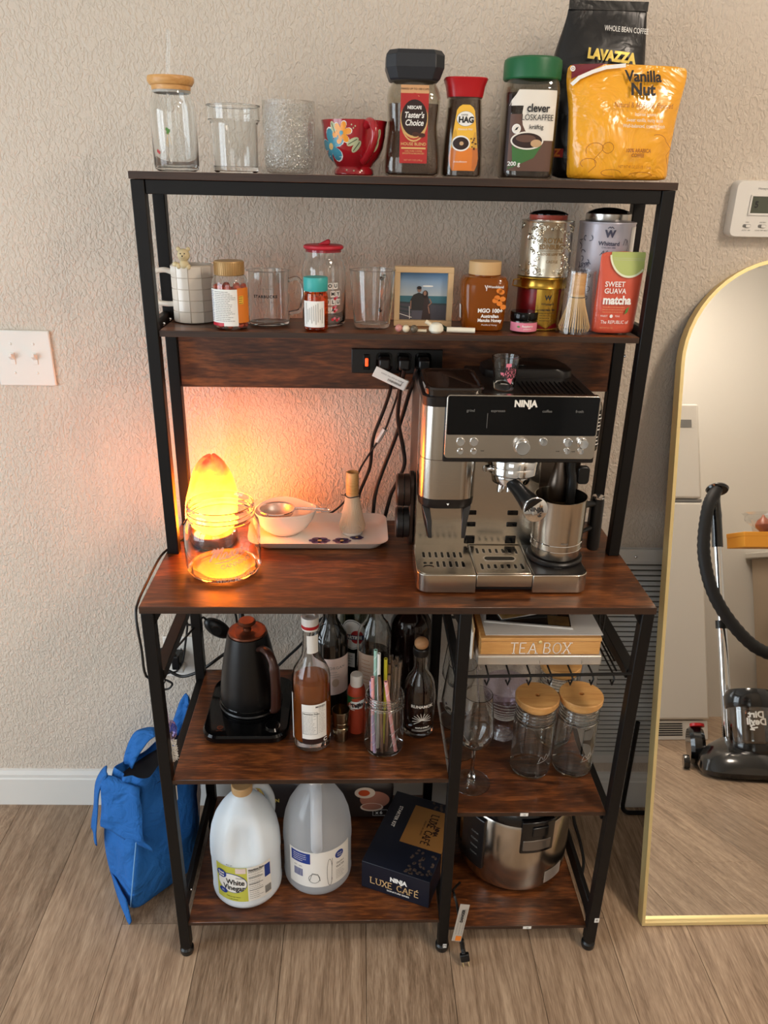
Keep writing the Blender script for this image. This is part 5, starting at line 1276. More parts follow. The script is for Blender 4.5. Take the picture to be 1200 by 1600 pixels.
strokes(jr_, 'embossed_script', 'emboss_glass', JS_, [[(-0.012+(p_[0]+0.3*p_[1])*0.0285, 0.05+p_[1]*0.024+p_[0]*0.0062) for p_ in ln] for ln in script], 0.003, o=0.0014)['kind'] = 'stuff'
text(jr_, 'CANNING', 'emboss_glass', JS_, 0.034, 0.043, 0.012, bold=0.0002, rot=0.2, o=0.0012)
text(jr_, 'WIDE MOUTH', 'emboss_glass', JS_, 0.034, 0.012, 0.0115, bold=0.0003, rot=0.05, o=0.0012)
strokes(jr_, 'swash', 'emboss_glass', JS_, [[(-0.002, 0.046), (0.02, 0.05), (0.045, 0.058), (0.066, 0.072)]], 0.0022, o=0.0012)

# ---- serving tray with floral print
tr = thing('serving_tray', 'white rectangular ceramic tray with purple flower print', 'tray', (-0.152, 0.287, ZW))
def rr_ring(w, h, r, z): return [(x, y, z) for x, y in rrect(w, h, r, 5)]
MB().loft([rr_ring(0.235, 0.115, 0.02, 0), rr_ring(0.245, 0.125, 0.022, 0.003), rr_ring(0.272, 0.15, 0.026, 0.018), rr_ring(0.276, 0.154, 0.027, 0.0195), rr_ring(0.272, 0.15, 0.025, 0.0195), rr_ring(0.245, 0.124, 0.02, 0.0075), rr_ring(0.2, 0.1, 0.015, 0.0065)]).build('dish', 'white_glaze', tr, angle=50)
FS = topS(0.0068)
for cu, cv, r_ in ((0.045, -0.035, 0.02), (0.0, -0.035, 0.023), (0.075, -0.02, 0.015)):
    for i in range(6):
        a = i*pi/3
        disc(tr, 'flower_petal', 'purple_ink', FS, cu+r_*0.55*cos(a), cv+r_*0.4*sin(a), r_*0.42, r_*0.3, n=12, rings=1, o=0.0004)
    disc(tr, 'flower_centre', 'label_gold', FS, cu, cv, r_*0.2, n=10, rings=1, o=0.0008)

bw = thing('spouted_bowl', 'cream ceramic bowl with pouring spouts on the white tray', 'bowl', (-0.226, 0.297, ZW+0.0072))
def bring(r, z, sp):
    out = []
    for i in range(48):
        a = 2*pi*i/48
        k_ = 1+sp*(0.16*math.exp(-((a-0.12*pi) % (2*pi)/0.32)**2)+0.16*math.exp(-((2*pi-(a-0.12*pi)) % (2*pi)/0.32)**2))
        dz = -sp*0.004*cos(2*a-0.3)
        out.append((r*k_*cos(a), r*k_*sin(a)*0.92, z+dz))
    return out
pr_ = [(0.03, 0, 0), (0.034, 0.002, 0), (0.048, 0.014, 0.2), (0.057, 0.03, 0.6), (0.062, 0.05, 1.0)]
MB().loft([bring(*q) for q in pr_]+[bring(r-0.003, z+0.0008, s_) for r, z, s_ in reversed(pr_[2:])]+[bring(0.025, 0.008, 0)]).build('bowl_body', 'white_glaze', bw, angle=60)
sf = thing('tea_strainer', 'fine mesh tea strainer resting across the cream bowl', 'strainer', (-0.24, 0.29, ZW+0.0072+0.0515))
MB().lathe([(0.0345, 0), (0.0375, 0), (0.0378, 0.002), (0.0365, 0.0032), (0.0345, 0.003)], 36, loop=True).build('rim', 'chrome', sf)
m2, nt, bs = nmat('wire_mesh')
bs.inputs['Base Color'].default_value = (0.55, 0.5, 0.45, 1); bs.inputs['Metallic'].default_value = 0.9; bs.inputs['Roughness'].default_value = 0.4; bs.inputs['Alpha'].default_value = 0.75
MB().lathe([(0.035, 0.001), (0.033, -0.008), (0.024, -0.018), (0.012, -0.022), (0.0005, -0.023)], 36, cap0=False, cap1=False).build('mesh_basket', 'wire_mesh', sf)
MB().tube(spline([(0.035, -0.004, 0.002), (0.06, -0.004, 0.002), (0.1, -0.012, 0.001), (0.108, -0.006, 0.001), (0.1, 0.0, 0.001), (0.06, 0.004, 0.002), (0.035, 0.004, 0.002)], 5), 0.0011, 8).build('handle_wire', 'chrome', sf)
wk = thing('whisk_holder', 'small white ceramic whisk stand on the tray', 'stand', (-0.0865, 0.292, ZW+0.0072))
MB().lathe([(0, 0), (0.0205, 0), (0.0215, 0.002), (0.0195, 0.006), (0.0145, 0.012), (0.0125, 0.022), (0.013, 0.04), (0.011, 0.05), (0, 0.053)], 36).build('stand_body', 'white_glaze', wk)
wh = thing('bamboo_whisk', 'bamboo matcha whisk with splayed tines on the ceramic stand', 'whisk', (-0.0865, 0.292, ZW+0.0072+0.007))
M('whisk_pale', (222, 200, 170), 0.55)
whisk(wh, 56, 0.0, 0.074, 0.0265, 0.126, 0.0128, 'whisk_pale')
MB().tube([(0.0148*sin(a), -0.0148*cos(a), 0.0765+0.001*sin(3*a)) for a in [k_*pi/12 for k_ in range(24)]], 0.0011, 6, closed=True).build('thread', 'dark_print', wh)
MB().tube([(-0.014, -0.004, 0.0765), (-0.022, -0.006, 0.079)], 0.0008, 6).build('thread_end', 'dark_print', wh)

# ---- espresso machine
em = thing('espresso_machine', 'stainless steel espresso machine with black display panel and side grinder', 'coffee machine', (0.184, 0.20, ZW))
X = at_root(em)
def mb(): return MB(X)
def rbox(x0, x1, y0, y1, z0, z1, r, n=5):
    return [[(x, y, z) for x, y in rrect(x1-x0, y1-y0, r, n, (x0+x1)/2, (y0+y1)/2)] for z in (z0, z1)]
Zb = ZW
mb().box(0.036, 0.334, 0.06, 0.352, Zb+0.003, Zb+0.028).build('chassis', 'warm_black', em)
for x in (0.05, 0.32):
    for y in (0.08, 0.33): mb().lathe([(0, Zb), (0.012, Zb), (0.012, Zb+0.006), (0, Zb+0.006)], 16, x, y).build('foot', 'black_plastic', em)
# base blocks
def side_block(x0, x1, left):
    poly_ = []
    for k_ in range(9):
        a = pi/2*k_/8; r = 0.022
        if left: poly_.append((x0+r-r*cos(a), 0.046+r-r*sin(a)))
        else: poly_.append((x1-r+r*sin(a), 0.046+r-r*cos(a)))
    if left: pts = [(x0, 0.17)]+poly_+[(x1, 0.046), (x1, 0.17)]
    else: pts = [(x0, 0.17), (x0, 0.046)]+poly_+[(x1, 0.17)]
    return pts
bl = mb().prism(side_block(0.0305, 0.1355, True), Zb+0.0035, 0.9035, plane='xy').build('base_block', 'steel', em, angle=30, bevel=0.0012)
brr = mb().prism(side_block(0.2375, 0.3385, False), Zb+0.0035, 0.9035, plane='xy').build('base_block', 'steel', em, angle=30, bevel=0.0012)
mb().box(0.1365, 0.2365, 0.0465, 0.168, 0.880, 0.9035).build('drip_drawer', 'steel', em, bevel=0.001)
mb().prism([(a*0.94+0.083*0.06, b_*0.97+0.0045) for a, b_ in side_block(0.0305, 0.1355, True)], 0.9035, 0.9045, plane='xy').build('drip_plate', 'steel', em, angle=30)
mb().box(0.1385, 0.2345, 0.052, 0.166, 0.9035, 0.9048).build('drip_plate', 'steel', em, bevel=0.0006)
mb().prism([(a*0.94+0.288*0.06, b_*0.97+0.0045) for a, b_ in side_block(0.2375, 0.3385, False)], 0.9035, 0.9052, plane='xy').build('scale_plate', 'warm_black', em, angle=30)
mb().lathe([(0, 0.905), (0.05, 0.905), (0.0515, 0.9065), (0.0515, 0.910), (0.049, 0.9125), (0, 0.9125)], 48, 0.291, 0.122).build('jug_platform', 'warm_black', em)
text(em, 'milk', 'grey_print', lambda u, v, o: tuple(X @ Vector((0.287+u, 0.071+v, 0.9052+o))), 0, 0, 0.008, o=0.0004)
slm = MB().loft([[(x, y, 0) for x, y in rrect(0.0048, 0.022, 0.0022, 4)], [(x, y, 0.0006) for x, y in rrect(0.0048, 0.022, 0.0022, 4)]]).mesh('slot', 'black_gloss', 30)
rmm = MB().loft([[(x, y, 0) for x, y in rrect(0.0066, 0.024, 0.003, 4)], [(x, y, 0.0003) for x, y in rrect(0.0066, 0.024, 0.003, 4)]]).mesh('slot_rim', 'chrome', 30)
def slot(x, y, z, s=1.0):
    for me_, nm in ((rmm, 'slot_rim'), (slm, 'slot')):
        o = bpy.data.objects.new(nm, me_); col.objects.link(o); o.parent = em
        o.location = X @ Vector((x, y, z)); o.scale = (1, s, 1)
for i in range(7): slot(0.0475+i*0.0115, 0.125, 0.9045)
for i in range(5): slot(0.0705+i*0.0115, 0.087, 0.9045)
for sx in (0.0475, 0.059): mb().lathe([(0, 0.9045), (0.003, 0.9045), (0.003, 0.9051), (0, 0.9051)], 14, sx, 0.092).build('slot', 'black_gloss', em)
mb().tube([(0.044+0.009*(1+cos(pi-k_*pi/8)), 0.077+0.005*sin(k_*pi/8), 0.9048) for k_ in range(9)], 0.0008, 6).build('drip_mark', 'black_gloss', em)
for i in range(7):
    slot(0.150+i*0.0122, 0.142, 0.9048, 1.0 if i in (0, 6) else 0.72)
    slot(0.150+i*0.0122, 0.078, 0.9048, 1.0 if i in (0, 6) else 0.72)
mb().loft([[(x, y, 0.9049) for x, y in rrect(0.062, 0.02, 0.0095, 6, 0.187, 0.110)], [(x, y, 0.9054) for x, y in rrect(0.062, 0.02, 0.0095, 6, 0.187, 0.110)]]).build('cup_slot_rim', 'chrome', em)
mb().loft([[(x, y, 0.905) for x, y in rrect(0.056, 0.014, 0.0068, 6, 0.187, 0.110)], [(x, y, 0.9057) for x, y in rrect(0.056, 0.014, 0.0068, 6, 0.187, 0.110)]]).build('cup_slot', 'black_gloss', em)
# upright body
mb().box(0.033, 0.337, 0.175, 0.352, Zb+0.02, 1.205).build('body', 'warm_black', em, bevel=0.004)
mb().box(0.034, 0.262, 0.169, 0.176, 0.898, 1.10).build('back_plate', 'steel', em, bevel=0.001)
mb().box(0.262, 0.336, 0.172, 0.177, 0.898, 1.10).build('jug_bay_plate', 'steel_dark', em, bevel=0.001)
mb().box(0.0325, 0.0345, 0.169, 0.35, 0.89, 1.2).build('side_plate', 'steel_dark', em, bevel=0.0005)
for xa in (0.128, 0.207):
    for z in (0.972, 0.948): mb().box(xa, xa+0.02, 0.167, 0.1695, z-0.0045, z+0.0045).build('vent_slot', 'black_gloss', em, bevel=0.0015)
    mb().box(xa, xa+0.02, 0.167, 0.1695, 0.908, 0.924).build('vent_slot', 'black_gloss', em, bevel=0.001)
# head with control panel
mb().box(0.07, 0.334, 0.096, 0.18, 1.098, 1.204).build('head', 'warm_black', em, bevel=0.003)
mb().box(0.132, 0.334, 0.1, 0.349, 1.2, 1.212).build('head_top', 'warm_black', em, bevel=0.004)
def pplate(x0, x1, z0, z1, y0, y1, r, mat, nm, bv=0.0):
    pts = rrect(x1-x0, z1-z0, r, 4, (x0+x1)/2, (z0+z1)/2)
    return mb().prism(pts, y0, y1).build(nm, mat, em, angle=30, bevel=bv)
pplate(0.0715, 0.3305, 1.1085, 1.2195, 0.0875, 0.1, 0.006, 'steel', 'panel', 0.0008)
pplate(0.0735, 0.3285, 1.1505, 1.2178, 0.0865, 0.09, 0.003, 'black_gloss', 'display', 0.0004)
EP = lambda u, v, o: tuple(X @ Vector((u, 0.0865-o, v)))
text(em, 'NINJA', 'label_cream', EP, 0.2035, 1.2058, 0.0155, bold=0.0008, o=0.0006, xs=0.9)
for u, s in ((0.112, 'grind'), (0.158, 'espresso'), (0.241, 'coffee'), (0.296, 'froth')): text(em, s, 'grey_print', EP, u, 1.1935, 0.0068, o=0.0005)
mb().box(0.1405, 0.1411, 0.086, 0.0867, 1.163, 1.189).build('display_mark', 'grey_print', em, angle=0)
def knob(x, z, r, mat='chrome', d=0.008):
    A_ = X @ Matrix.Translation((x, 0.0875, z)) @ Matrix.Rotation(pi/2, 4, 'X')
    k_ = MB(A_).lathe([(0, 0), (r*1.14, 0), (r*1.14, 0.0012), (r, 0.0016), (r, d), (r*0.94, d+0.0006), (0, d+0.0004)], 28).build('button', mat, em)
    return k_
knob(0.203, 1.132, 0.0125, d=0.014)
for x, z, r in ((0.098, 1.1385, 0.0068), (0.121, 1.1385, 0.0068), (0.0985, 1.1215, 0.0048), (0.1215, 1.1215, 0.0048), (0.24, 1.1395, 0.0066), (0.282, 1.139, 0.007), (0.307, 1.139, 0.0078), (0.282, 1.1235, 0.005), (0.306, 1.1235, 0.005)): knob(x, z, r, d=0.004 if r < 0.0075 else 0.012)
for u in (0.1365, 0.2665, 0.2935): text(em, 'iced', 'dark_print', lambda u_, v, o: tuple(X @ Vector((u_, 0.0875-o, v))), u, 1.1225, 0.0036, o=0.0005)
# grinder column and hopper
mb().loft([[(x, y, z) for x, y in rrect(0.100, 0.105, 0.03, 8, 0.083, 0.152)] for z in (1.0265, 1.197)]).build('grinder_column', 'steel', em)
mb().loft([[(x, y, z) for x, y in rrect(w, w+0.005, 0.03, 8, 0.083, 0.152)] for z, w in ((1.008, 0.094), (1.011, 0.098), (1.0262, 0.1005))]).build('grinder_collar', 'warm_black', em)
mb().loft([[(x, y, 1.0995) for x, y in rrect(0.1008, 0.1058, 0.03, 8, 0.083, 0.152)], [(x, y, 1.1005) for x, y in rrect(0.1008, 0.1058, 0.03, 8, 0.083, 0.152)]]).build('column_seam', 'steel_dark', em)
poly(em, 'mark', 'white_print', lambda u, v, o: tuple(X @ Vector((u, 0.099-o, v))), [(0.0815, 1.0195), (0.0865, 1.0195), (0.084, 1.0155)], o=0.0008, sub=1)
for sx, x0 in ((1, 0.046), (-1, 0.121)):
    mb().loft([[(x0-0.007, 0.112, 1.01), (x0+0.007, 0.112, 1.01), (x0+0.007, 0.16, 1.01), (x0-0.007, 0.16, 1.01)],
               [(x0-0.005+sx*0.006, 0.095, 0.985), (x0+0.005+sx*0.006, 0.095, 0.985), (x0+0.006+sx*0.002, 0.12, 0.985), (x0-0.006+sx*0.002, 0.12, 0.985)],
               [(x0-0.003+sx*0.008, 0.09, 0.955), (x0+0.004+sx*0.008, 0.09, 0.955), (x0+0.004+sx*0.006, 0.1, 0.955), (x0-0.003+sx*0.006, 0.1, 0.955)]]).build('holder_fork', 'warm_black', em, bevel=0.0015)
mb().tube([(0.046+0.0375*(1-cos(a)), 0.14, 1.0-0.004+0.008*sin(a)) for a in [k_*pi/10 for k_ in range(11)]], 0.007, 8).build('fork_bridge', 'warm_black', em)
mb().loft([[(x, y, z) for x, y in rrect(w, d, 0.022, 6, 0.084, 0.168)] for z, w, d in ((1.197, 0.102, 0.15), (1.213, 0.104, 0.154), (1.2145, 0.101, 0.15))]).build('hopper_ring', 'warm_black', em)
M('smoke_plastic', (30, 22, 18), 0.12, coat=0.5)
mb().loft([[(x, y, z) for x, y in rrect(w, d, 0.02, 6, 0.086, 0.168)] for z, w, d in ((1.2145, 0.098, 0.148), (1.226, 0.1, 0.152), (1.229, 0.097, 0.148), (1.229, 0.088, 0.138), (1.2265, 0.084, 0.132))]).build('hopper_lid', 'smoke_plastic', em)
# cup warmer ribs and tank lid
for i in range(13): mb().box(0.212+i*0.0085, 0.2145+i*0.0085, 0.125, 0.215, 1.212, 1.2142).build('rib', 'warm_black', em, angle=0)
mb().loft([[(x, y, z) for x, y in rrect(w, 0.1, 0.03, 6, 0.242, 0.292)] for z, w in ((1.211, 0.17), (1.224, 0.165), (1.229, 0.14))]).build('tank_lid', 'warm_black', em)
mb().box(0.205, 0.236, 0.262, 0.268, 1.2285, 1.2325).build('lid_handle', 'black_gloss', em, bevel=0.001)
# group head and portafilter
mb().lathe([(0, 1.098), (0.045, 1.098), (0.0475, 1.094), (0.0475, 1.083), (0.0455, 1.082), (0.0465, 1.080), (0.0465, 1.069), (0.043, 1.066), (0, 1.066)], 48, 0.203, 0.142).build('group_head', 'chrome', em)
mb().tube([(0.158, 0.128, 1.077), (0.149, 0.122, 1.077)], 0.0062, 12).build('lug', 'chrome', em)
pf = mb().lathe([(0, 1.067), (0.036, 1.067), (0.037, 1.064), (0.034, 1.05), (0.016, 1.044), (0, 1.044)], 40, 0.2, 0.138).build('portafilter', 'chrome', em)
for sx in (0.184, 0.2): mb().tube([(sx, 0.128, 1.052), (sx-0.004, 0.122, 1.043), (sx-0.005, 0.121, 1.034)], [0.007, 0.0065, 0.005], 12).build('spout', 'chrome', pf)
hA, hB = Vector((0.195, 0.118, 1.0575)), Vector((0.2265, 0.04, 1.034))
MB(X).tube([tuple(hA+(hB-hA)*k_) for k_ in (0.0, 0.06, 0.08, 0.3, 0.6, 0.85, 0.985)], [0.0095, 0.0095, 0.012, 0.0125, 0.015, 0.0185, 0.0205], 20).build('portafilter_handle', 'black_plastic', pf)
MB(X).tube([tuple(hA+(hB-hA)*k_) for k_ in (-0.12, 0.05)], 0.0088, 16).build('neck', 'chrome', pf)
dvh = (hB-hA).normalized()
capd = Vector((0.12, -0.95, 0.12)).normalized()
Q = Matrix.Translation(hB) @ capd.to_track_quat('Z', 'X').to_matrix().to_4x4()
MB(X @ Q).lathe([(0, -0.006), (0.0205, -0.006), (0.0215, -0.003), (0.0215, 0.0015), (0.02, 0.0025), (0, 0.0022)], 36).build('handle_cap', 'chrome', pf)
exv = Vector((1, 0.12, -0.1)); exv = (exv-capd*exv.dot(capd)).normalized(); ezv = exv.cross(capd)
if ezv.z < 0: ezv = -ezv
text(em, 'NINJA', 'dark_print', lambda u, v, o: tuple(X @ (hB+exv*u+ezv*v+capd*(0.0026+o))), 0, 0, 0.0105, bold=0.0003, o=0.0004)
# steam wand
mb().lathe([(0.014, 1.1), (0.018, 1.07), (0.0255, 1.03), (0.026, 1.0), (0.0, 1.0)], 28, 0.302, 0.182, cap0=False).build('steam_shroud', 'steel_dark', em)
mb().tube(spline([(0.312, 0.15, 1.1), (0.312, 0.15, 1.07), (0.316, 0.148, 1.05), (0.316, 0.146, 1.02), (0.316, 0.144, 0.99)], 5), [0.0085]*20+[0.0078], 14).build('steam_wand', 'black_plastic', em)
mb().tube([(0.316, 0.144, 0.992), (0.316, 0.143, 0.955)], 0.004, 12).build('wand_tip', 'chrome', em)
mb().prism(rrect(0.022, 0.034, 0.007, 4, 0.336, 1.056), 0.146, 0.158).build('wand_tab', 'black_plastic', em, bevel=0.002)
# left accessory dials and the bracket behind them
mb().prism(rrect(0.05, 0.15, 0.024, 6, 0.205, 0.965), 0.022, 0.031, plane='yz').build('accessory_bracket', 'bronze', em, bevel=0.002)
for z, r, m_ in ((1.005, 0.031, 'bronze'), (0.938, 0.030, 'warm_black')):
    A_ = X @ Matrix.Translation((0.022, 0.2, z)) @ Matrix.Rotation(-pi/2, 4, 'Y')
    MB(A_).lathe([(0, 0), (r, 0), (r, 0.022), (r-0.002, 0.0245), (0, 0.0245)], 36).build('accessory_dial', m_, em)
    MB(A_).lathe([(r, 0.010), (r+0.0006, 0.0105), (r+0.0006, 0.0115), (r, 0.012)], 36, cap0=False, cap1=False).build('dial_ring', 'black_gloss', em)
mb().prism([(0.13+0.03*0.5, 1.06), (0.15, 1.075), (0.165, 1.06), (0.158, 1.05), (0.16, 1.036), (0.146, 1.042), (0.135, 1.036)], 0.0322, 0.0335, plane='yz').build('side_emblem', 'black_gloss', em, angle=0)
# tamper tube on the right flank
mb().lathe([(0, 1.09), (0.017, 1.09), (0.018, 1.092), (0.018, 1.175), (0.016, 1.18), (0, 1.18)], 28, 0.352, 0.2).build('tamper_tube', 'steel', em)
MB().grid(lambda a, b_: tuple(X @ Vector((0.352+0.0184*sin(-1.3+2.6*a), 0.2-0.0184*cos(-1.3+2.6*a), 1.098+0.07*b_))), 12, 1).build('tube_label', 'warm_black', em, fix=False)
TL = lambda u, v, o: tuple(X @ Vector((0.352+(0.0185+o)*sin(u/0.0185), 0.2-(0.0185+o)*cos(u/0.0185), v)))
textlines(em, 'white_print', TL, -0.018, 0.02, 1.16, 1.104, 9, 0.0022, seed=5, ragged=0.3)

# ---- milk jug
mj = thing('milk_jug', 'brushed steel milk frothing jug with black handle on the machine', 'jug', (0.2925, 0.1235, 0.9126))
MB().lathe(vessel([(0.042, 0), (0.0445, 0.0015), (0.0455, 0.01), (0.0458, 0.018), (0.0462, 0.0185), (0.0462, 0.03), (0.0458, 0.0305), (0.0465, 0.06), (0.047, 0.112), (0.0475, 0.114)], 0.0015, 0.003), 56).build('jug_body', 'steel', mj)
for z in (0.0185, 0.0305): MB().lathe([(0.0459, z-0.0008), (0.0468, z), (0.0459, z+0.0008)], 56, cap0=False, cap1=False).build('ring_line', 'chrome', mj)
JG = cylS(0.0467); text(mj, 'NINJA', 'grey_print', JG, 0.003, 0.037, 0.005, o=0.0003)
MB().tube([(0.044, 0.018, 0.086), (0.073, 0.034, 0.084)], 0.006, 10).build('handle_bracket', 'black_plastic', mj); MB().tube([(0.042, 0.018, 0.045), (0.05, 0.022, 0.03), (0.073, 0.034, 0.034)], 0.0045, 10).build('handle_bracket', 'black_plastic', mj)
MB().tube([(0.0835, 0.039, -0.012), (0.0835, 0.039, -0.006), (0.0815, 0.038, 0.08), (0.081, 0.0375, 0.094)], [0.0105, 0.0118, 0.0118, 0.011], 20).build('handle', 'black_plastic', mj)
MB().lathe([(0, 0.094), (0.0112, 0.094), (0.0112, 0.097), (0.0095, 0.098), (0, 0.0975)], 20, 0.081, 0.0375).build('handle_cap', 'chrome', mj)

# ---- shot glass on the machine
sg = thing('shot_glass', 'small shot glass with pink printed state outline on the coffee machine', 'glass', (0.1775, 0.155, 1.2122))
MB().lathe(vessel([(0.0165, 0), (0.0178, 0.002), (0.0185, 0.012), (0.022, 0.04), (0.0242, 0.058)], 0.0022, 0.013), 36).build('glass_body', 'clear_glass', sg)
SS = cylS(lambda v: 0.0178+0.0068*v/0.058)
M('hot_pink', (232, 128, 148), 0.5)
poly(sg, 'state_outline', 'hot_pink', SS, [(-0.003, 0.05), (0.006, 0.05), (0.006, 0.042), (0.016, 0.04), (0.017, 0.028), (0.010, 0.022), (0.008, 0.013), (0.003, 0.018), (-0.002, 0.026), (-0.010, 0.029), (-0.012, 0.034), (-0.003, 0.034)], o=0.0005, sub=2)
for s, v in (('BLESS', 0.0405), ('YOUR', 0.0335), ('HEART', 0.0265)): text(sg, s, 'dark_print', SS, 0.004, v, 0.0085, bold=0.0004, o=0.0009)

# ---- cords from the power strip
def cord(name, label, pts, r=0.0032, plug=None, flat=None, n=7):
    c = thing(name, label, 'cord')
    MB().tube(spline(pts, n), r, 8).build('cable', 'black_cord', c)
    if plug:
        MB().box(plug[0]-0.011, plug[0]+0.011, plug[1], plug[2], plug[3]-0.011, plug[3]+0.011).build('plug', 'black_plastic', c, bevel=0.004)
    return c
c = cord('power_cord', 'black power cord hanging from the strip behind the bamboo whisk', [(-0.026, 0.31, 1.216), (-0.019, 0.318, 1.2), (-0.012, 0.345, 1.165), (-0.023, 0.372, 1.113), (-0.044, 0.385, 1.047), (-0.050, 0.390, 0.981), (-0.071, 0.390, 0.922), (-0.081, 0.388, 0.868)], 0.0038, (-0.026, 0.306, 0.3338, 1.22))
c = cord('usb_cord', 'thin black cord with a silver inline connector below the power strip', [(0.004, 0.308, 1.206), (0.003, 0.335, 1.16), (-0.012, 0.370, 1.093), (-0.022, 0.375, 1.063), (-0.032, 0.378, 1.045), (-0.054, 0.385, 1.008), (-0.072, 0.390, 0.973), (-0.095, 0.390, 0.914), (-0.13, 0.388, 0.877), (-0.17, 0.387, 0.868)], 0.0022)
M('silver_plastic', (206, 196, 186), 0.35, metal=0.3)
MB().tube([(-0.0205, 0.376, 1.07), (-0.036, 0.376, 1.042)], 0.0062, 8).build('connector', 'silver_plastic', c)
c = cord('power_cord', 'thick black power cord curving left of the coffee machine to the wall', [(0.036, 0.3, 1.216), (0.032, 0.315, 1.19), (0.026, 0.345, 1.155), (0.004, 0.372, 1.059), (-0.022, 0.390, 0.974), (-0.037, 0.390, 0.922), (-0.042, 0.388, 0.868)], 0.0042, (0.05, 0.300, 0.3338, 1.22))
c = cord('power_cord', 'black cord running straight down beside the coffee machine side', [(0.012, 0.3, 1.212), (0.008, 0.32, 1.18), (0.006, 0.335, 1.150), (0.005, 0.350, 1.099), (0.018, 0.360, 1.034), (0.022, 0.362, 0.999), (0.012, 0.366, 0.965), (-0.004, 0.374, 0.925), (-0.016, 0.38, 0.868)], 0.0042, (0.012, 0.302, 0.3338, 1.22))
tg = thing('cord_tag', 'white folded warning tag wrapped around the cords at the power strip', 'tag', (-0.0165, 0.303, 1.194), rot=(0, radians(25), 0))
MB().box(-0.032, 0.034, -0.001, 0.001, -0.0105, 0.0105).build('card', 'white_paper', tg, bevel=0.0008)
MB().lathe([(0.002, -0.0105), (0.0045, -0.0105), (0.0045, 0.0105), (0.002, 0.0105)], 14, 0.034, 0.0035).build('fold', 'white_paper', tg)
TG = flatS(-0.0011); text(tg, 'WARNING', 'grey_print', TG, 0.012, -0.0035, 0.0058, rot=pi, bold=0.0002); text(tg, 'RISK OF ELECTRIC SHOCK', 'grey_print', TG, 0.002, 0.0035, 0.0036, rot=pi); strokes(tg, 'symbol', 'grey_print', TG, [[(0.026, -0.004), (0.026, 0.003), (0.023, 0.005)], [(0.026, 0.003), (0.0285, 0.005)]], 0.0009)
# ================================================================== lower left shelf
M('kettle_black', (14, 13, 13), 0.36); M('copper', (112, 64, 44), 0.34, metal=0.6); M('copper_dark', (66, 38, 30), 0.35, metal=0.3, coat=0.3)
kb = thing('warming_plate', 'flat black electric kettle base with a copper emblem and dial', 'kettle base', (-0.303, 0.205, ZM))
MB().loft([[(x, y, z) for x, y in rrect(w, d, 0.035, 6)] for z, w, d in ((0.0, 0.158, 0.19), (0.004, 0.166, 0.198), (0.006, 0.174, 0.207), (0.018, 0.176, 0.21), (0.0225, 0.17, 0.204))]).build('platform', 'black_gloss', kb, angle=30)
MB().lathe([(0, 0.0225), (0.068, 0.0225), (0.066, 0.0255), (0, 0.0255)], 40, 0, 0.02).build('heater_plate', 'kettle_black', kb)
MB().lathe([(0.0135, 0.0225), (0.0155, 0.0225), (0.0155, 0.0255), (0.0135, 0.0255)], 28, 0.055, -0.072, loop=True).build('dial_ring', 'chrome', kb); MB().lathe([(0, 0.0225), (0.0135, 0.0225), (0.0135, 0.027), (0, 0.0275)], 28, 0.055, -0.072).build('dial', 'black_gloss', kb)
KS = topS(0.0227)
for r_ in (0.0065, 0.0045): disc(kb, 'emblem', 'copper', KS, -0.052, -0.075, r_, r_*0.95, o=0.0004, inner=0.8, rings=1)
strokes(kb, 'emblem', 'copper', KS, [[(-0.055, -0.073), (-0.049, -0.073)], [(-0.055, -0.076), (-0.049, -0.076)]], 0.0009); text(kb, 'KETTLE', 'copper', KS, -0.052, -0.086, 0.004)
kt = thing('electric_kettle', 'matte black tapered gooseneck kettle with copper lid and brown handle', 'kettle', (-0.303, 0.222, ZM+0.0256))
kp = [(0.0, 0.0), (0.058, 0.0), (0.0625, 0.003), (0.064, 0.012), (0.0625, 0.04), (0.057, 0.085), (0.049, 0.13), (0.0425, 0.162), (0.041, 0.168)]
MB().lathe(kp+[(0.036, 0.169), (0, 0.169)], 48).build('body', 'kettle_black', kt)
MB().lathe([(0.0645, 0.008), (0.0652, 0.010), (0.0645, 0.012)], 48, cap0=False, cap1=False).build('base_seam', 'black_gloss', kt)
l_ = MB().lathe([(0, 0.168), (0.0385, 0.168), (0.0395, 0.17), (0.0385, 0.1735), (0.03, 0.175), (0.026, 0.174), (0.024, 0.1745), (0.0, 0.1745)], 44).build('lid', 'copper', kt)
MB().lathe([(0, 0.174), (0.009, 0.174), (0.008, 0.18), (0.012, 0.187), (0.018, 0.191), (0.0185, 0.195), (0.016, 0.1975), (0, 0.198)], 32).build('lid_knob', 'copper', l_)
XH = Matrix.Rotation(radians(38), 4, 'Z')
hq = spline([(0, -0.043, 0.148), (0, -0.06, 0.158), (0, -0.085, 0.157), (0, -0.1, 0.135), (0, -0.104, 0.1), (0, -0.103, 0.065), (0, -0.1, 0.035), (0, -0.094, 0.03)], 5)
MB(XH).tube(hq, [0.0075]*5+[0.009]*10+[0.011]*(len(hq)-18)+[0.012, 0.011, 0.007], 14, flat=0.75).build('handle', 'copper_dark', kt)
MB(Matrix.Rotation(radians(15), 4, 'Z')).tube(spline([(0, 0.055, 0.035), (0, 0.085, 0.045), (0, 0.095, 0.09), (0, 0.1, 0.14), (0, 0.115, 0.165)], 6), [0.012]*6+[0.008]*10+[0.006]*9, 12).build('spout', 'kettle_black', kt)

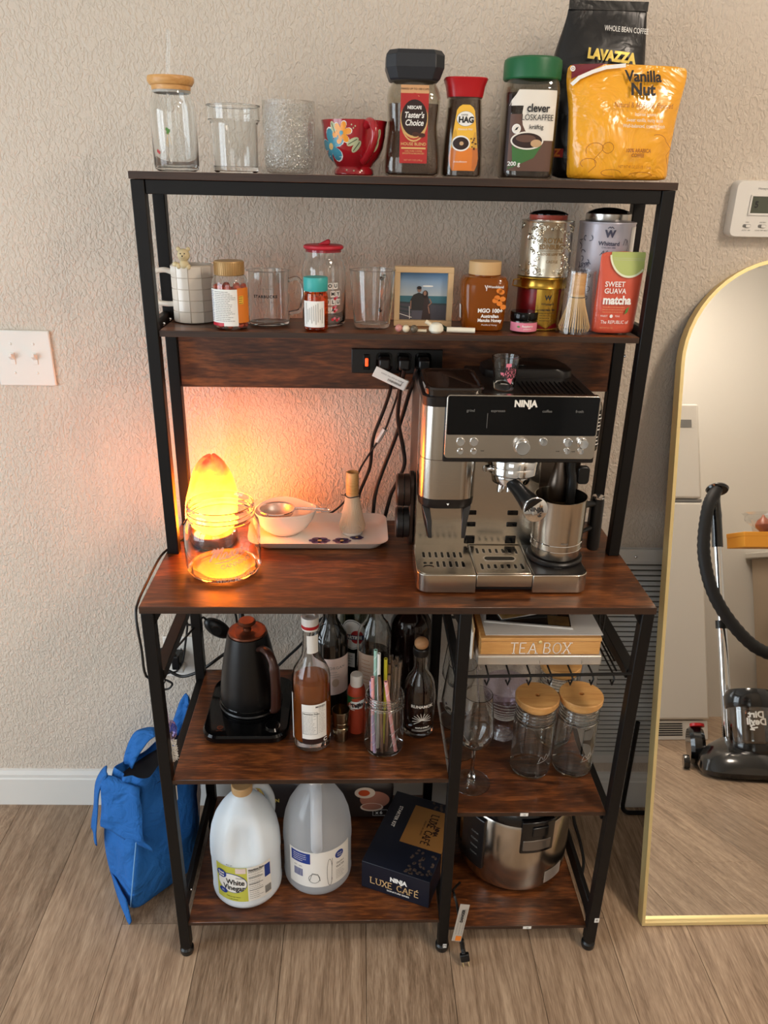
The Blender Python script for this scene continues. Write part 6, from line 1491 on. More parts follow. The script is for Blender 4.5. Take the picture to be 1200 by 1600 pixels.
# ---- bottles
M('whisky_liquid', (190, 100, 34), 0.1, trans=0.5, ior=1.33); M('brown_liquid', (60, 26, 16), 0.08, trans=0.5, ior=1.33); M('dark_liquid', (30, 13, 10), 0.1, trans=0.3)
real_glass('bottle_glass', (250, 250, 248), 1.45); glass('green_glass', (150, 170, 120), 0.07, 0.6, 2.8); glass('dark_glass', (70, 50, 42), 0.1, 0.5, 2.6)
M('wine_glass_dark', (16, 14, 12), 0.08, coat=0.6); M('label_pinkcream', (226, 206, 198), 0.55); M('label_beige', (198, 172, 150), 0.55); M('cork', (170, 124, 82), 0.6, vary=0.3, vscale=120); M('cap_white', (228, 222, 214), 0.4)
M('martini_blue', (40, 52, 92), 0.4); M('tajin_red', (170, 62, 36), 0.5); M('tajin_green', (30, 92, 52), 0.5); M('label_white', (236, 234, 228), 0.5)

t = thing('syrup_bottle', 'tall clear syrup bottle of amber liquid with white nutrition label', 'bottle', (-0.1655, 0.116, ZM))
sp_ = [(0.0335, 0), (0.0372, 0.003), (0.0378, 0.01), (0.0382, 0.125), (0.0378, 0.165), (0.034, 0.18), (0.024, 0.197), (0.0175, 0.212), (0.0155, 0.24), (0.0145, 0.272)]
MB().lathe(vessel(sp_, 0.0022, 0.02), 48).build('bottle_glass', 'bottle_glass', t)
MB().lathe([(0, 0.021), (0.0345, 0.021), (0.0356, 0.026), (0.0358, 0.12), (0.0352, 0.158), (0, 0.158)], 40).build('syrup', 'whisky_liquid', t)
MB().lathe([(0, 0.27), (0.0165, 0.27), (0.0168, 0.272), (0.0168, 0.295), (0.016, 0.2965), (0.010, 0.297), (0.009, 0.294), (0, 0.294)], 36).build('cap', 'cap_white', t)
MB().lathe([(0.0169, 0.274), (0.0172, 0.2745), (0.0172, 0.2805), (0.0169, 0.281)], 36, cap0=False, cap1=False).build('cap_band', 'lid_red', t)
SB = cylS(0.0386); NB = cylS(0.0168)
patch(t, 'label', 'label_white', SB, -0.018, 0.034, 0.035, 0.118, nu=14); patch(t, 'side_label', 'label_white', SB, -0.052, -0.045, 0.02, 0.13, nu=3); patch(t, 'neck_label', 'label_white', NB, -0.006, 0.018, 0.222, 0.262, nu=6); patch(t, 'foot_label', 'label_dark', SB, -0.018, 0.036, 0.022, 0.0345, nu=12)
text(t, 'Nutrition Facts', 'dark_print', SB, -0.015, 0.096, 0.0052, align='LEFT', bold=0.0001); textlines(t, 'grey_print', SB, -0.015, 0.012, 0.091, 0.05, 13, 0.0007, seed=4); textlines(t, 'grey_print', SB, 0.016, 0.031, 0.108, 0.05, 16, 0.0006, seed=5); text(t, 'MONIN', 'dark_print', SB, 0.02, 0.112, 0.006, bold=0.0001)
strokes(t, 'label_box', 'dark_print', SB, [[(-0.016, 0.1), (0.013, 0.1), (0.013, 0.047), (-0.016, 0.047), (-0.016, 0.1)]], 0.0006); text(t, 'C', 'white_print', SB, 0.03, 0.028, 0.012, bold=0.0006)

t = thing('wine_bottle', 'dark wine bottle with pale pink label behind the syrup bottle', 'bottle', (-0.1315, 0.232, ZM))
MB().lathe([(0, 0), (0.034, 0), (0.037, 0.004), (0.0378, 0.012), (0.0378, 0.17), (0.034, 0.19), (0.022, 0.208), (0.0155, 0.222), (0.0145, 0.29), (0.0155, 0.292), (0.0155, 0.302), (0, 0.302)], 44).build('bottle_glass', 'wine_glass_dark', t)
WB = cylS(0.038); patch(t, 'label', 'label_pinkcream', WB, -0.05, 0.05, 0.055, 0.145, nu=24); text(t, 'MORGAN', 'grey_print', WB, 0.012, 0.122, 0.0095, space=1.1); textlines(t, 'grey_print', WB, -0.01, 0.03, 0.112, 0.1, 3, 0.0007, seed=2); disc(t, 'crest', 'label_beige', WB, 0.012, 0.085, 0.008, 0.01)

t = thing('vermouth_bottle', 'green vermouth bottle with round white label at the back', 'bottle', (-0.0735, 0.312, ZM))
MB().lathe(vessel([(0.036, 0), (0.0395, 0.004), (0.040, 0.012), (0.040, 0.14), (0.0385, 0.2), (0.03, 0.225), (0.018, 0.245), (0.015, 0.28), (0.0155, 0.3)], 0.002, 0.006), 44).build('bottle_glass', 'green_glass', t)
MB().lathe([(0, 0.008), (0.0375, 0.008), (0.0375, 0.15), (0, 0.15)], 36).build('vermouth', 'green_glass', t); MB().lathe([(0, 0.3), (0.0165, 0.3), (0.0165, 0.33), (0, 0.33)], 28).build('cap', 'lid_black', t)
VB = cylS(lambda v: 0.0404 if v < 0.14 else 0.0404-0.0016*(v-0.14)/0.06)
disc(t, 'round_label', 'label_white', VB, -0.012, 0.155, 0.026, 0.037, o=0.001, n=36); disc(t, 'label_rim', 'grey_print', VB, -0.012, 0.155, 0.0245, 0.035, o=0.0013, inner=0.95, rings=1, n=36); disc(t, 'red_disc', 'label_red', VB, -0.003, 0.15, 0.0125, 0.016, o=0.0014); rows_(t, 'blue_bar', 'martini_blue', VB, [(0.143, -0.036, 0.011), (0.155, -0.036, 0.011)], o=0.0018); text(t, 'MARTINI', 'white_print', VB, -0.0125, 0.149, 0.0105, o=0.0024, bold=0.0005, xs=0.85)
patch(t, 'lower_label', 'label_white', VB, -0.036, -0.006, 0.072, 0.108, nu=8); textlines(t, 'martini_blue', VB, -0.032, -0.01, 0.1, 0.08, 4, 0.0009, seed=3)

t = thing('clear_bottle', 'clear glass liquor bottle with beige label between the dark bottles', 'bottle', (-0.0375, 0.238, ZM))
MB().lathe(vessel([(0.0335, 0), (0.0365, 0.004), (0.037, 0.01), (0.0375, 0.17), (0.036, 0.185), (0.029, 0.205), (0.0185, 0.22), (0.0165, 0.23), (0.0165, 0.262), (0.018, 0.264), (0.018, 0.27)], 0.0026, 0.012), 44).build('bottle_glass', 'bottle_glass', t)
MB().lathe([(0, 0.013), (0.0335, 0.013), (0.0342, 0.135), (0, 0.135)], 36).build('spirit', 'bottle_glass', t); MB().lathe([(0, 0.262), (0.0125, 0.262), (0.0125, 0.285), (0, 0.285)], 24).build('stopper', 'cork', t)
CB = cylS(0.0377); patch(t, 'label', 'label_beige', CB, -0.042, 0.002, 0.06, 0.15, nu=12); textlines(t, 'bag_brownink', CB, -0.03, -0.004, 0.135, 0.08, 7, 0.0011, seed=6)

t = thing('rum_bottle', 'broad dark brown bottle with round shoulders at the back', 'bottle', (0.044, 0.308, ZM))
MB().lathe([(0, 0), (0.042, 0), (0.0455, 0.004), (0.046, 0.012), (0.046, 0.15), (0.044, 0.17), (0.036, 0.188), (0.022, 0.2), (0.0165, 0.21), (0.0165, 0.25), (0, 0.25)], 44).build('bottle_glass', 'dark_liquid', t)
MB().lathe([(0, 0.25), (0.015, 0.25), (0.0195, 0.262), (0.0195, 0.272), (0.014, 0.28), (0, 0.281)], 28).build('stopper', 'cork', t)

t = thing('maple_bottle', 'flask-shaped bottle of dark syrup with white printing and round stopper', 'bottle', (0.054, 0.15, ZM))
rp_ = [(0.028, 0), (0.0315, 0.003), (0.0325, 0.008), (0.0312, 0.018), (0.0325, 0.028), (0.0338, 0.06), (0.0335, 0.095), (0.031, 0.118), (0.024, 0.136), (0.0155, 0.148), (0.0135, 0.158), (0.0138, 0.19)]
MB().lathe(vessel(rp_, 0.002, 0.012), 44).build('bottle_glass', 'bottle_glass', t)
MB().lathe([(0, 0.013), (0.028, 0.013), (0.0295, 0.022), (0.0312, 0.06), (0.0308, 0.095), (0.028, 0.117), (0.022, 0.132), (0, 0.135)], 40).build('syrup', 'brown_liquid', t)
MB().lathe([(0, 0.188), (0.0155, 0.188), (0.0165, 0.192), (0.0165, 0.203), (0.015, 0.205), (0, 0.205)], 32).build('collar', 'black_plastic', t); MB().sphere((0, 0, 0.2135), 0.0145, 0.0145, 0.013, 24, 14).build('stopper', 'cork', t)
RB = cylS(0.0341); text(t, 'RUNAMOK', 'white_print', RB, 0.004, 0.083, 0.0092, bold=0.0004, o=0.0009)
strokes(t, 'fern_drawing', 'white_print', RB, [[(0.004+0.02*k_*cos(a), 0.05+0.016*k_*sin(a)) for k_ in (0, 0.5, 1)] for a in (0.1, 0.5, 0.9, 1.3, 1.7, 2.1, 2.5, 2.9, 3.4, -0.3, 3.8)], 0.0012)
text(t, 'MAPLE SYRUP', 'white_print', RB, 0.006, 0.031, 0.0048, bold=0.0002); rows_(t, 'print_bar', 'grey_print', RB, [(0.0215, -0.016, 0.026), (0.0265, -0.016, 0.026)]); text(t, 'SPARKLE SYRUP', 'white_print', RB, 0.005, 0.024, 0.003, o=0.001)

t = thing('seasoning_bottle', 'small red chilli seasoning bottle with white cap', 'bottle', (-0.0755, 0.152, ZM))
MB().lathe([(0, 0), (0.0175, 0), (0.0185, 0.003), (0.0185, 0.045), (0.0175, 0.055), (0.0185, 0.065), (0.0185, 0.1), (0.016, 0.11), (0.012, 0.114), (0, 0.114)], 32).build('bottle_body', 'tajin_red', t)
MB().lathe([(0, 0.112), (0.0125, 0.112), (0.013, 0.114), (0.0128, 0.136), (0.0115, 0.1385), (0, 0.139)], 28).build('cap', 'cap_white', t)
TB = cylS(0.0187); patch(t, 'label', 'tajin_red', TB, -0.026, 0.026, 0.05, 0.098, nu=12); rows_(t, 'label_green', 'tajin_green', TB, [(0.07, -0.024, -0.02), (0.08, -0.024, 0.0), (0.094, -0.024, 0.012)], o=0.0007); rows_(t, 'label_white', 'label_white', TB, [(0.062, -0.02, -0.004), (0.066, -0.02, 0.012), (0.082, -0.012, 0.02), (0.086, 0.004, 0.02)], o=0.0009); text(t, 'Tajín', 'dark_print', TB, 0.001, 0.0745, 0.0125, bold=0.0006, rot=0.2, o=0.0014)

t = thing('jigger', 'small steel double jigger measure beside the syrup bottle', 'jigger', (-0.107, 0.124, ZM))
M('jigger_steel', (150, 136, 112), 0.22, metal=1.0)
MB().lathe([(0, 0.004), (0.013, 0.0035), (0.0135, 0), (0.0145, 0.0), (0.0165, 0.018), (0.0172, 0.032), (0.016, 0.0345), (0.0172, 0.037), (0.0168, 0.045), (0.0182, 0.048), (0.0182, 0.072), (0.0175, 0.0725), (0.0168, 0.05), (0.013, 0.04), (0, 0.039)], 36).build('cup', 'jigger_steel', t)
for z in (0.034, 0.0465): MB().lathe([(0.017, z-0.001), (0.0182, z), (0.017, z+0.001)], 36, cap0=False, cap1=False).build('ring', 'jigger_steel', t)

# ---- jar of straws
def mason(parent, R, H, neck=0.86, m_='clear_glass', th=3):
    zs = H*0.83
    pr = [(R*0.82, 0), (R*0.95, 0.003), (R, 0.009), (R, zs*0.9), (R*0.97, zs*0.96), (R*neck*1.03, zs), (R*neck, zs+0.003)]
    step = (H-zs-0.004)/th
    for i in range(th): pr += [(R*neck, zs+0.004+step*i), (R*neck+0.0018, zs+0.004+step*(i+0.4)), (R*neck, zs+0.004+step*(i+0.8))]
    pr += [(R*neck, H)]
    return MB().lathe(vessel(pr, 0.0026, 0.006), 48).build('glass_body', m_, parent)
sj = thing('straw_jar', 'glass mason jar holding drinking straws on the lower shelf', 'jar', (-0.0195, 0.098, ZM))
mason(sj, 0.0395, 0.135, 0.93); 
MB().lathe([(0.0372, 0.112), (0.0405, 0.112), (0.041, 0.114), (0.0405, 0.116), (0.0372, 0.116)], 44, loop=True).build('neck_bead', 'clear_glass', sj)
XE = cylS(0.0398); strokes(sj, 'embossed_script', 'emboss_glass', XE, [[(0.012, 0.03), (0.018, 0.05), (0.022, 0.035), (0.026, 0.052), (0.03, 0.04)], [(0.01, 0.06), (0.03, 0.068)]], 0.0016)
M('straw_pink', (228, 160, 158), 0.4); M('straw_mint', (160, 200, 184), 0.4); M('straw_yellow', (220, 208, 60), 0.4); M('straw_lilac', (186, 160, 190), 0.4); M('straw_white', (226, 224, 218), 0.4); M('straw_steel', (170, 150, 132), 0.18, metal=1.0); glass('straw_clear', (240, 238, 236), 0.1, 0.7, 2.0)
def straw(label, p0, p1, r, mat, stripe=None, bend=None):
    q = thing('drinking_straw', label, 'straw', (-0.0195, 0.098, ZM))
    d = Vector(p1)-Vector(p0); n = 8
    A_ = Matrix.Translation(Vector(p0)) @ d.to_track_quat('Z', 'X').to_matrix().to_4x4(); Ln = d.length
    MB(A_).lathe([(r*0.86, 0), (r, 0), (r, Ln), (r*0.86, Ln), (r*0.86, 0)], 12, cap0=False, cap1=False).build('tube', mat, q)
    MB(A_).lathe([(0, Ln-0.002), (r*0.85, Ln-0.002)], 12, cap0=False, cap1=False).build('opening', 'black_matte', q)
    if stripe: MB(A_).tube([(r*0.96*cos(a), r*0.96*sin(a), Ln*a/(2*pi*7)) for a in [k_*0.35 for k_ in range(int(2*pi*7/0.35))]], 0.0006, 5).build('spiral_stripe', stripe, q)
    return q
straw('pink striped straw slanting to the front right of the jar', (0.022, -0.02, 0.008), (0.0, -0.022, 0.175), 0.0036, 'straw_pink', 'straw_white')
straw('mint green striped straw standing tallest on the left', (-0.018, 0.0, 0.008), (-0.02, -0.006, 0.236), 0.0037, 'straw_mint', 'straw_white')
straw('pearly white straw beside the mint green straw', (-0.012, -0.008, 0.008), (-0.0135, -0.012, 0.232), 0.0033, 'straw_white')
straw('yellow straw with a dark tip in the middle of the jar', (0.002, 0.008, 0.008), (0.0, 0.0, 0.212), 0.0036, 'straw_yellow')
straw('pink striped straw at the left inside the jar', (-0.022, -0.018, 0.008), (-0.025, -0.012, 0.178), 0.0036, 'straw_pink', 'straw_lilac')
straw('lilac striped straw low at the left of the jar', (-0.018, -0.026, 0.008), (-0.028, -0.006, 0.165), 0.0034, 'straw_lilac', 'straw_white')
straw('brushed steel straw in front of the clear straws', (-0.004, -0.022, 0.008), (-0.0125, -0.021, 0.187), 0.0036, 'straw_steel')
straw('second brushed steel straw next to the pink slanting straw', (0.004, -0.016, 0.008), (0.007, -0.018, 0.188), 0.0037, 'straw_steel')
straw('short steel straw leaning to the back of the jar', (0.006, 0.004, 0.008), (0.008, 0.002, 0.198), 0.0034, 'straw_steel')
for i, (x, y, h) in enumerate(((0.016, 0.004, 0.208), (0.022, 0.008, 0.212), (0.028, 0.0, 0.206), (0.02, -0.006, 0.2), (0.012, 0.016, 0.21), (0.03, 0.012, 0.2))):
    q = straw('clear glass straw standing at the right of the jar', (x*0.8, y, 0.008), (x, y, h), 0.0036, 'straw_clear'); q['group'] = 'clear glass straws in the mason jar'

# ================================================================== bottom left shelf
mh, nt, bs = nmat('milky_plastic')
bs.inputs['Base Color'].default_value = (*s2l((226, 236, 244)), 1); bs.inputs['Roughness'].default_value = 0.35; bs.inputs['Subsurface Weight'].default_value = 0.6; bs.inputs['Subsurface Radius'].default_value = (0.05, 0.05, 0.05); bs.inputs['Subsurface Scale'].default_value = 0.6
glass('clear_plastic', (244, 248, 252), 0.06, 0.5, 2.6, 0.12, milky=0.62); glass('water', (232, 240, 246), 0.06, 0.4, 2.6, 0.03)
M('label_lime', (196, 196, 78), 0.5); M('label_navy', (34, 60, 140), 0.5)
def gallon(t, mat, hole_ang, hang):
    rings = []
    for z, r, cx_, cy_ in ((0, 0.062, 0, 0), (0.004, 0.070, 0, 0), (0.012, 0.0745, 0, 0), (0.02, 0.0755, 0, 0), (0.026, 0.0745, 0, 0), (0.105, 0.0745, 0, 0), (0.112, 0.0755, 0, 0), (0.125, 0.0755, 0, 0), (0.15, 0.074, 0, 0), (0.175, 0.070, 0, 0), (0.2, 0.062, 0, 0), (0.222, 0.05, 0, 0), (0.24, 0.037, 0, 0), (0.252, 0.026, 0, 0), (0.258, 0.0205, 0, 0), (0.27, 0.0195, 0, 0)):
        ring = []
        for i in range(64):
            a = 2*pi*i/64
            da = (a-(hole_ang or 0)+pi) % (2*pi)-pi
            dent = 0.020*math.exp(-(da/0.42)**4)*math.exp(-((z-0.172)/0.042)**4) if hole_ang is not None else 0
            ring.append(((r-dent)*sin(a), -(r-dent)*cos(a), z))
        rings.append(ring)
    MB().loft(rings, True, False).build('jug_body', mat, t, angle=60)
    B = Matrix.Rotation(hang, 4, 'Z')
    MB(B).tube(spline([(0, -0.016, 0.262), (0, -0.03, 0.262), (0, -0.058, 0.238), (0, -0.076, 0.2), (0, -0.08, 0.165), (0, -0.074, 0.142)], 5), [0.011]*6+[0.012]*20, 14, flat=0.8).build('handle', mat, t)
t = thing('vinegar_jug', 'gallon jug of white vinegar with yellow-green label', 'jug', (-0.314, 0.104, ZB))
gallon(t, 'milky_plastic', 0.12, radians(142))
MB().lathe([(0, 0.266), (0.0215, 0.266), (0.022, 0.268), (0.022, 0.282), (0.0205, 0.284), (0, 0.284)], 40).build('cap', 'pale_oak', t)
VL0 = cylS(0.0752)
VL = lambda u, v, o: VL0(u, 0.03+(v-0.028)*1.28, o)
patch(t, 'label', 'label_lime', VL, -0.06, 0.012, 0.028, 0.103, nu=20); patch(t, 'nutrition_panel', 'label_white', VL, 0.012, 0.066, 0.028, 0.103, nu=16); patch(t, 'blue_panel', 'label_navy', VL, 0.05, 0.064, 0.07, 0.097, nu=5, o=0.0008); patch(t, 'corner_panel', 'label_pinkcream', VL, -0.012, 0.01, 0.091, 0.102, nu=5, o=0.0008)
disc(t, 'oval_rim', 'label_navy', VL, -0.022, 0.068, 0.0335, 0.0215, o=0.0008, n=40, rings=4); disc(t, 'oval', 'label_white', VL, -0.022, 0.068, 0.0322, 0.0203, o=0.0011, n=40, rings=4)
text(t, 'White', 'dark_print', VL, -0.014, 0.0705, 0.0155, o=0.0016, bold=0.0004); text(t, 'Vinegar', 'dark_print', VL, -0.0175, 0.058, 0.0155, o=0.0016, bold=0.0004); text(t, 'Distilled', 'grey_print', VL, -0.003, 0.081, 0.0052, o=0.0016)
disc(t, 'brand_oval', 'label_navy', VL, -0.045, 0.084, 0.0125, 0.0085, o=0.0014, n=28); text(t, 'Great', 'white_print', VL, -0.045, 0.087, 0.0062, o=0.0019, bold=0.0002); text(t, 'Value', 'white_print', VL, -0.045, 0.081, 0.0062, o=0.0019, bold=0.0002); disc(t, 'blue_oval', 'label_navy', VL, -0.043, 0.0475, 0.0105, 0.006, o=0.0014, n=24); text(t, '5%', 'white_print', VL, -0.043, 0.0475, 0.0055, o=0.0019)
text(t, 'Reduced with Water', 'dark_print', VL, -0.02, 0.0375, 0.0036, o=0.0009); text(t, '1 GAL (3.78 L)', 'dark_print', VL, -0.02, 0.0322, 0.0034, o=0.0009)
text(t, 'Nutrition Facts', 'dark_print', VL, 0.015, 0.097, 0.0055, align='LEFT', bold=0.0002, o=0.0012); textlines(t, 'grey_print', VL, 0.015, 0.046, 0.091, 0.034, 14, 0.0008, seed=7)
strokes(t, 'rules', 'dark_print', VL, [[(0.015, v), (0.045, v)] for v in (0.0935, 0.08, 0.066, 0.052)], 0.0009, o=0.001); strokes(t, 'barcode', 'dark_print', VL, [[(0.05+i*0.0017, 0.034), (0.05+i*0.0017, 0.05)] for i in range(9)], 0.0008, o=0.001)
text(t, 'BEST BY', 'dark_print', VL, -0.024, 0.108, 0.004, o=0.002)

t = thing('water_jug', 'clear gallon jug half full of water with white label', 'jug', (-0.160, 0.136, ZB))
gallon(t, 'clear_plastic', None, radians(2))
MB().lathe([(0, 0.004), (0.066, 0.004), (0.072, 0.014), (0.0725, 0.02), (0.0725, 0.135), (0.0715, 0.15), (0, 0.15)], 56).build('water', 'water', t)
MB().lathe([(0, 0.266), (0.0215, 0.266), (0.022, 0.268), (0.022, 0.282), (0.0205, 0.284), (0, 0.284)], 40).build('cap', 'white_plastic', t)
patch(t, 'label', 'label_white', VL, -0.064, 0.085, 0.03, 0.108, nu=30); patch(t, 'blue_panel', 'label_navy', VL, -0.058, -0.012, 0.082, 0.105, nu=9, o=0.0008); textlines(t, 'white_print', VL, -0.052, -0.018, 0.1, 0.087, 4, 0.0009, seed=8)
strokes(t, 'barcode', 'label_navy', VL, [[(-0.05+i*0.002, 0.052), (-0.05+i*0.002, 0.068)] for i in range(11)], 0.0011); text(t, 'NET 1 GAL', 'grey_print', VL, -0.04, 0.074, 0.004)
strokes(t, 'bottle_drawing', 'dark_print', VL, [loop_(-0.004, 0.05, 0.012, 0.01), [(-0.014, 0.045), (-0.008, 0.062), (0.004, 0.06), (0.009, 0.045)], loop_(0.03, 0.06, 0.006, 0.03, 0.4, 5.8), [(0.034, 0.036), (0.036, 0.09)]], 0.0008)
disc(t, 'brand_oval', 'label_navy', VL, 0.054, 0.092, 0.011, 0.0085, n=24); text(t, 'Great', 'white_print', VL, 0.054, 0.0945, 0.0052, o=0.0014); text(t, 'Value', 'white_print', VL, 0.054, 0.0895, 0.0052, o=0.0014); text(t, 'Distilled', 'grey_print', VL, 0.056, 0.074, 0.006, o=0.0012); text(t, 'WATER', 'dark_print', VL, 0.056, 0.066, 0.0065, o=0.0012); textlines(t, 'grey_print', VL, 0.045, 0.07, 0.058, 0.04, 6, 0.0007, seed=9)

# noodle packages at the back
M('pack_dark', (44, 36, 34), 0.4, coat=0.3); M('pack_gold', (196, 166, 84), 0.4); M('egg_white', (226, 206, 186), 0.4); M('egg_yolk', (196, 78, 40), 0.4); M('pork', (170, 112, 92), 0.45)
t = thing('noodle_pack', 'dark instant ramen multipack lying behind the gallon jugs', 'package', (-0.158, 0.322, ZB))
MB().loft([[(x, y, z) for x, y in rrect(w, d, 0.012, 4)] for z, w, d in ((0.0, 0.33, 0.05), (0.006, 0.345, 0.066), (0.09, 0.35, 0.07), (0.11, 0.34, 0.06), (0.116, 0.32, 0.04))]).build('pack', 'pack_dark', t, angle=50)
NP = flatS(-0.0352)
text(t, 'nk', 'pack_gold', NP, -0.142, 0.096, 0.04, bold=0.002, o=0.001); text(t, 'RAMEN', 'pack_gold', NP, -0.125, 0.062, 0.014, bold=0.0006, o=0.001); text(t, 'nk', 'pack_gold', NP, -0.012, 0.1, 0.036, bold=0.002, o=0.001)
for cu, cv, s in ((0.105, 0.075, 1.0), (-0.166, 0.09, 0.5)):
    disc(t, 'pork_slice', 'pork', NP, cu+0.024*s, cv-0.012*s, 0.036*s, 0.026*s, o=0.0008); disc(t, 'egg_half', 'egg_white', NP, cu, cv+0.01*s, 0.025*s, 0.017*s, o=0.0014); disc(t, 'yolk', 'egg_yolk', NP, cu-0.002, cv+0.01*s, 0.014*s, 0.0095*s, o=0.002)
disc(t, 'pork_slice', 'egg_white', NP, 0.122, 0.04, 0.028, 0.013, o=0.0012); disc(t, 'pork_slice', 'pork', NP, 0.122, 0.042, 0.024, 0.010, o=0.0016)
text(t, 'x 6', 'white_print', NP, 0.14, 0.022, 0.013, o=0.001, bold=0.0004); strokes(t, 'count_box', 'white_print', NP, [[(0.125, 0.013), (0.16, 0.013), (0.16, 0.031), (0.125, 0.031), (0.125, 0.013)]], 0.001)

# starter kit box
M('navy_card', (17, 22, 36), 0.42); M('kraft_gold', (150, 104, 52), 0.5); M('bean_print', (72, 58, 50), 0.5)
bx = thing('starter_kit_box', 'dark navy cardboard coffee starter kit box with gold panel', 'box', (-0.0615, 0.0913, ZB), radians(-22.5))
MB().box(0, 0.157, 0, 0.228, 0, 0.076).build('carton', 'navy_card', bx, bevel=0.0012)
BF = lambda u, v, o: (u, -o, v)
BT = lambda u, v, o: (u, v, 0.076+o)
M('letter_gold', (206, 170, 120), 0.45)
text(bx, 'NINJA', 'white_print', BF, 0.086, 0.049, 0.0165, bold=0.0009, xs=0.85)
def serif(parent, s, mat, S, u0, v0, h, w, lw, gap=0.28):
    """capital letters with serifs, drawn as strokes"""
    G = {'L': ([[(0, 0), (0, 1)], [(0, 0), (0.62, 0)]], [(0, 1)], 0.68), 'U': ([[(0, 1), (0, 0.3), (0.12, 0.06), (0.36, 0), (0.58, 0.08), (0.68, 0.3), (0.68, 1)]], [(0, 1), (0.68, 1)], 0.74), 'X': ([[(0, 1), (0.66, 0)], [(0.66, 1), (0, 0)]], [(0, 1), (0.66, 1), (0, 0), (0.66, 0)], 0.7),
         'E': ([[(0, 0), (0, 1)], [(0, 0), (0.56, 0)], [(0, 1), (0.54, 1)], [(0, 0.52), (0.42, 0.52)]], [], 0.64), 'C': ([[(0.66, 0.82), (0.5, 0.97), (0.32, 1), (0.1, 0.84), (0, 0.5), (0.1, 0.16), (0.32, 0), (0.5, 0.03), (0.66, 0.18)]], [], 0.7), 'A': ([[(0, 0), (0.38, 1), (0.76, 0)], [(0.14, 0.36), (0.62, 0.36)]], [(0, 0), (0.76, 0)], 0.78),
         'F': ([[(0, 0), (0, 1)], [(0, 1), (0.54, 1)], [(0, 0.52), (0.42, 0.52)]], [(0, 0)], 0.6), 'T': ([[(0.34, 0), (0.34, 1)], [(0, 1), (0.68, 1)]], [(0.34, 0)], 0.72), 'B': ([[(0, 0), (0, 1)], [(0, 1), (0.34, 1), (0.5, 0.88), (0.5, 0.66), (0.34, 0.54), (0, 0.54)], [(0.34, 0.54), (0.56, 0.42), (0.6, 0.2), (0.42, 0), (0, 0)]], [], 0.66),
         'O': ([loop_(0.38, 0.5, 0.38, 0.5, 0, 6.2832, 18)], [], 0.8), 'É': ([[(0, 0), (0, 1)], [(0, 0), (0.56, 0)], [(0, 1), (0.54, 1)], [(0, 0.52), (0.42, 0.52)], [(0.22, 1.12), (0.42, 1.3)]], [], 0.64), ' ': ([], [], 0.3)}
    u = 0; ls = []; 
    for ch in s:
        st, sf_, adv = G[ch]
        for ln in st: ls.append([(u0+(u+a)*w, v0+b_*h) for a, b_ in ln])
        for a, b_ in sf_: ls.append([(u0+(u+a-0.13)*w, v0+b_*h), (u0+(u+a+0.13)*w, v0+b_*h)])
        u += adv+gap
    return ls, u
ls, _ = serif(bx, 'LUXE CAFÉ', 'letter_gold', BF, 0.022, 0.021, 0.0165, 0.0148, 0.0018, 0.22); o_ = strokes(bx, 'lettering', 'letter_gold', BF, ls, 0.0022); o_['kind'] = 'stuff'
text(bx, 'SIGNATURE SERIES', 'white_print', BF, 0.086, 0.0135, 0.0062, bold=0.0001)
rows_(bx, 'gold_panel', 'kraft_gold', BT, [(0.082, 0.058, 0.157), (0.2, 0.058, 0.157)], o=0.0004)
rows_(bx, 'gold_side', 'kraft_gold', lambda u, v, o: (0.157+o, u, v), [(0.012, 0.082, 0.2), (0.076, 0.082, 0.2)], o=0.0004)
RT = lambda u, v, o: (0.11+v, 0.19-u, 0.076+o)
ls, _ = serif(bx, 'LUXE CAFÉ', 'dark_print', RT, 0.006, -0.006, 0.0165, 0.0125, 0.002, 0.2); o_ = strokes(bx, 'lettering', 'label_dark', RT, ls, 0.0024); o_['kind'] = 'stuff'
text(bx, 'NINJA', 'label_dark', RT, 0.052, 0.018, 0.0125, bold=0.0008, xs=0.85); text(bx, 'SIGNATURE SERIES', 'label_dark', RT, 0.052, -0.014, 0.0055)
text(bx, 'STARTER KIT', 'white_print', lambda u, v, o: (0.028+v, 0.15-u, 0.076+o), 0, 0, 0.0115, bold=0.0003)
rd = random.Random(8)
bb = MB()
for i in range(46):
    x_, y_, q_ = rd.uniform(0.095, 0.152), rd.uniform(0.008, 0.076) if i < 34 else rd.uniform(0.204, 0.222), rd.uniform(0, 3.1)
    bb.loft([[(x_+k_*(0.0042*cos(a)*cos(q_)-0.003*sin(a)*sin(q_)), y_+k_*(0.0042*cos(a)*sin(q_)+0.003*sin(a)*cos(q_)), z_) for a in [2*pi*j/10 for j in range(10)]] for k_, z_ in ((1, 0.0761), (0.7, 0.0765))], False, True)
tag(bb.build('printed_beans', 'bean_print', bx), kind='stuff')

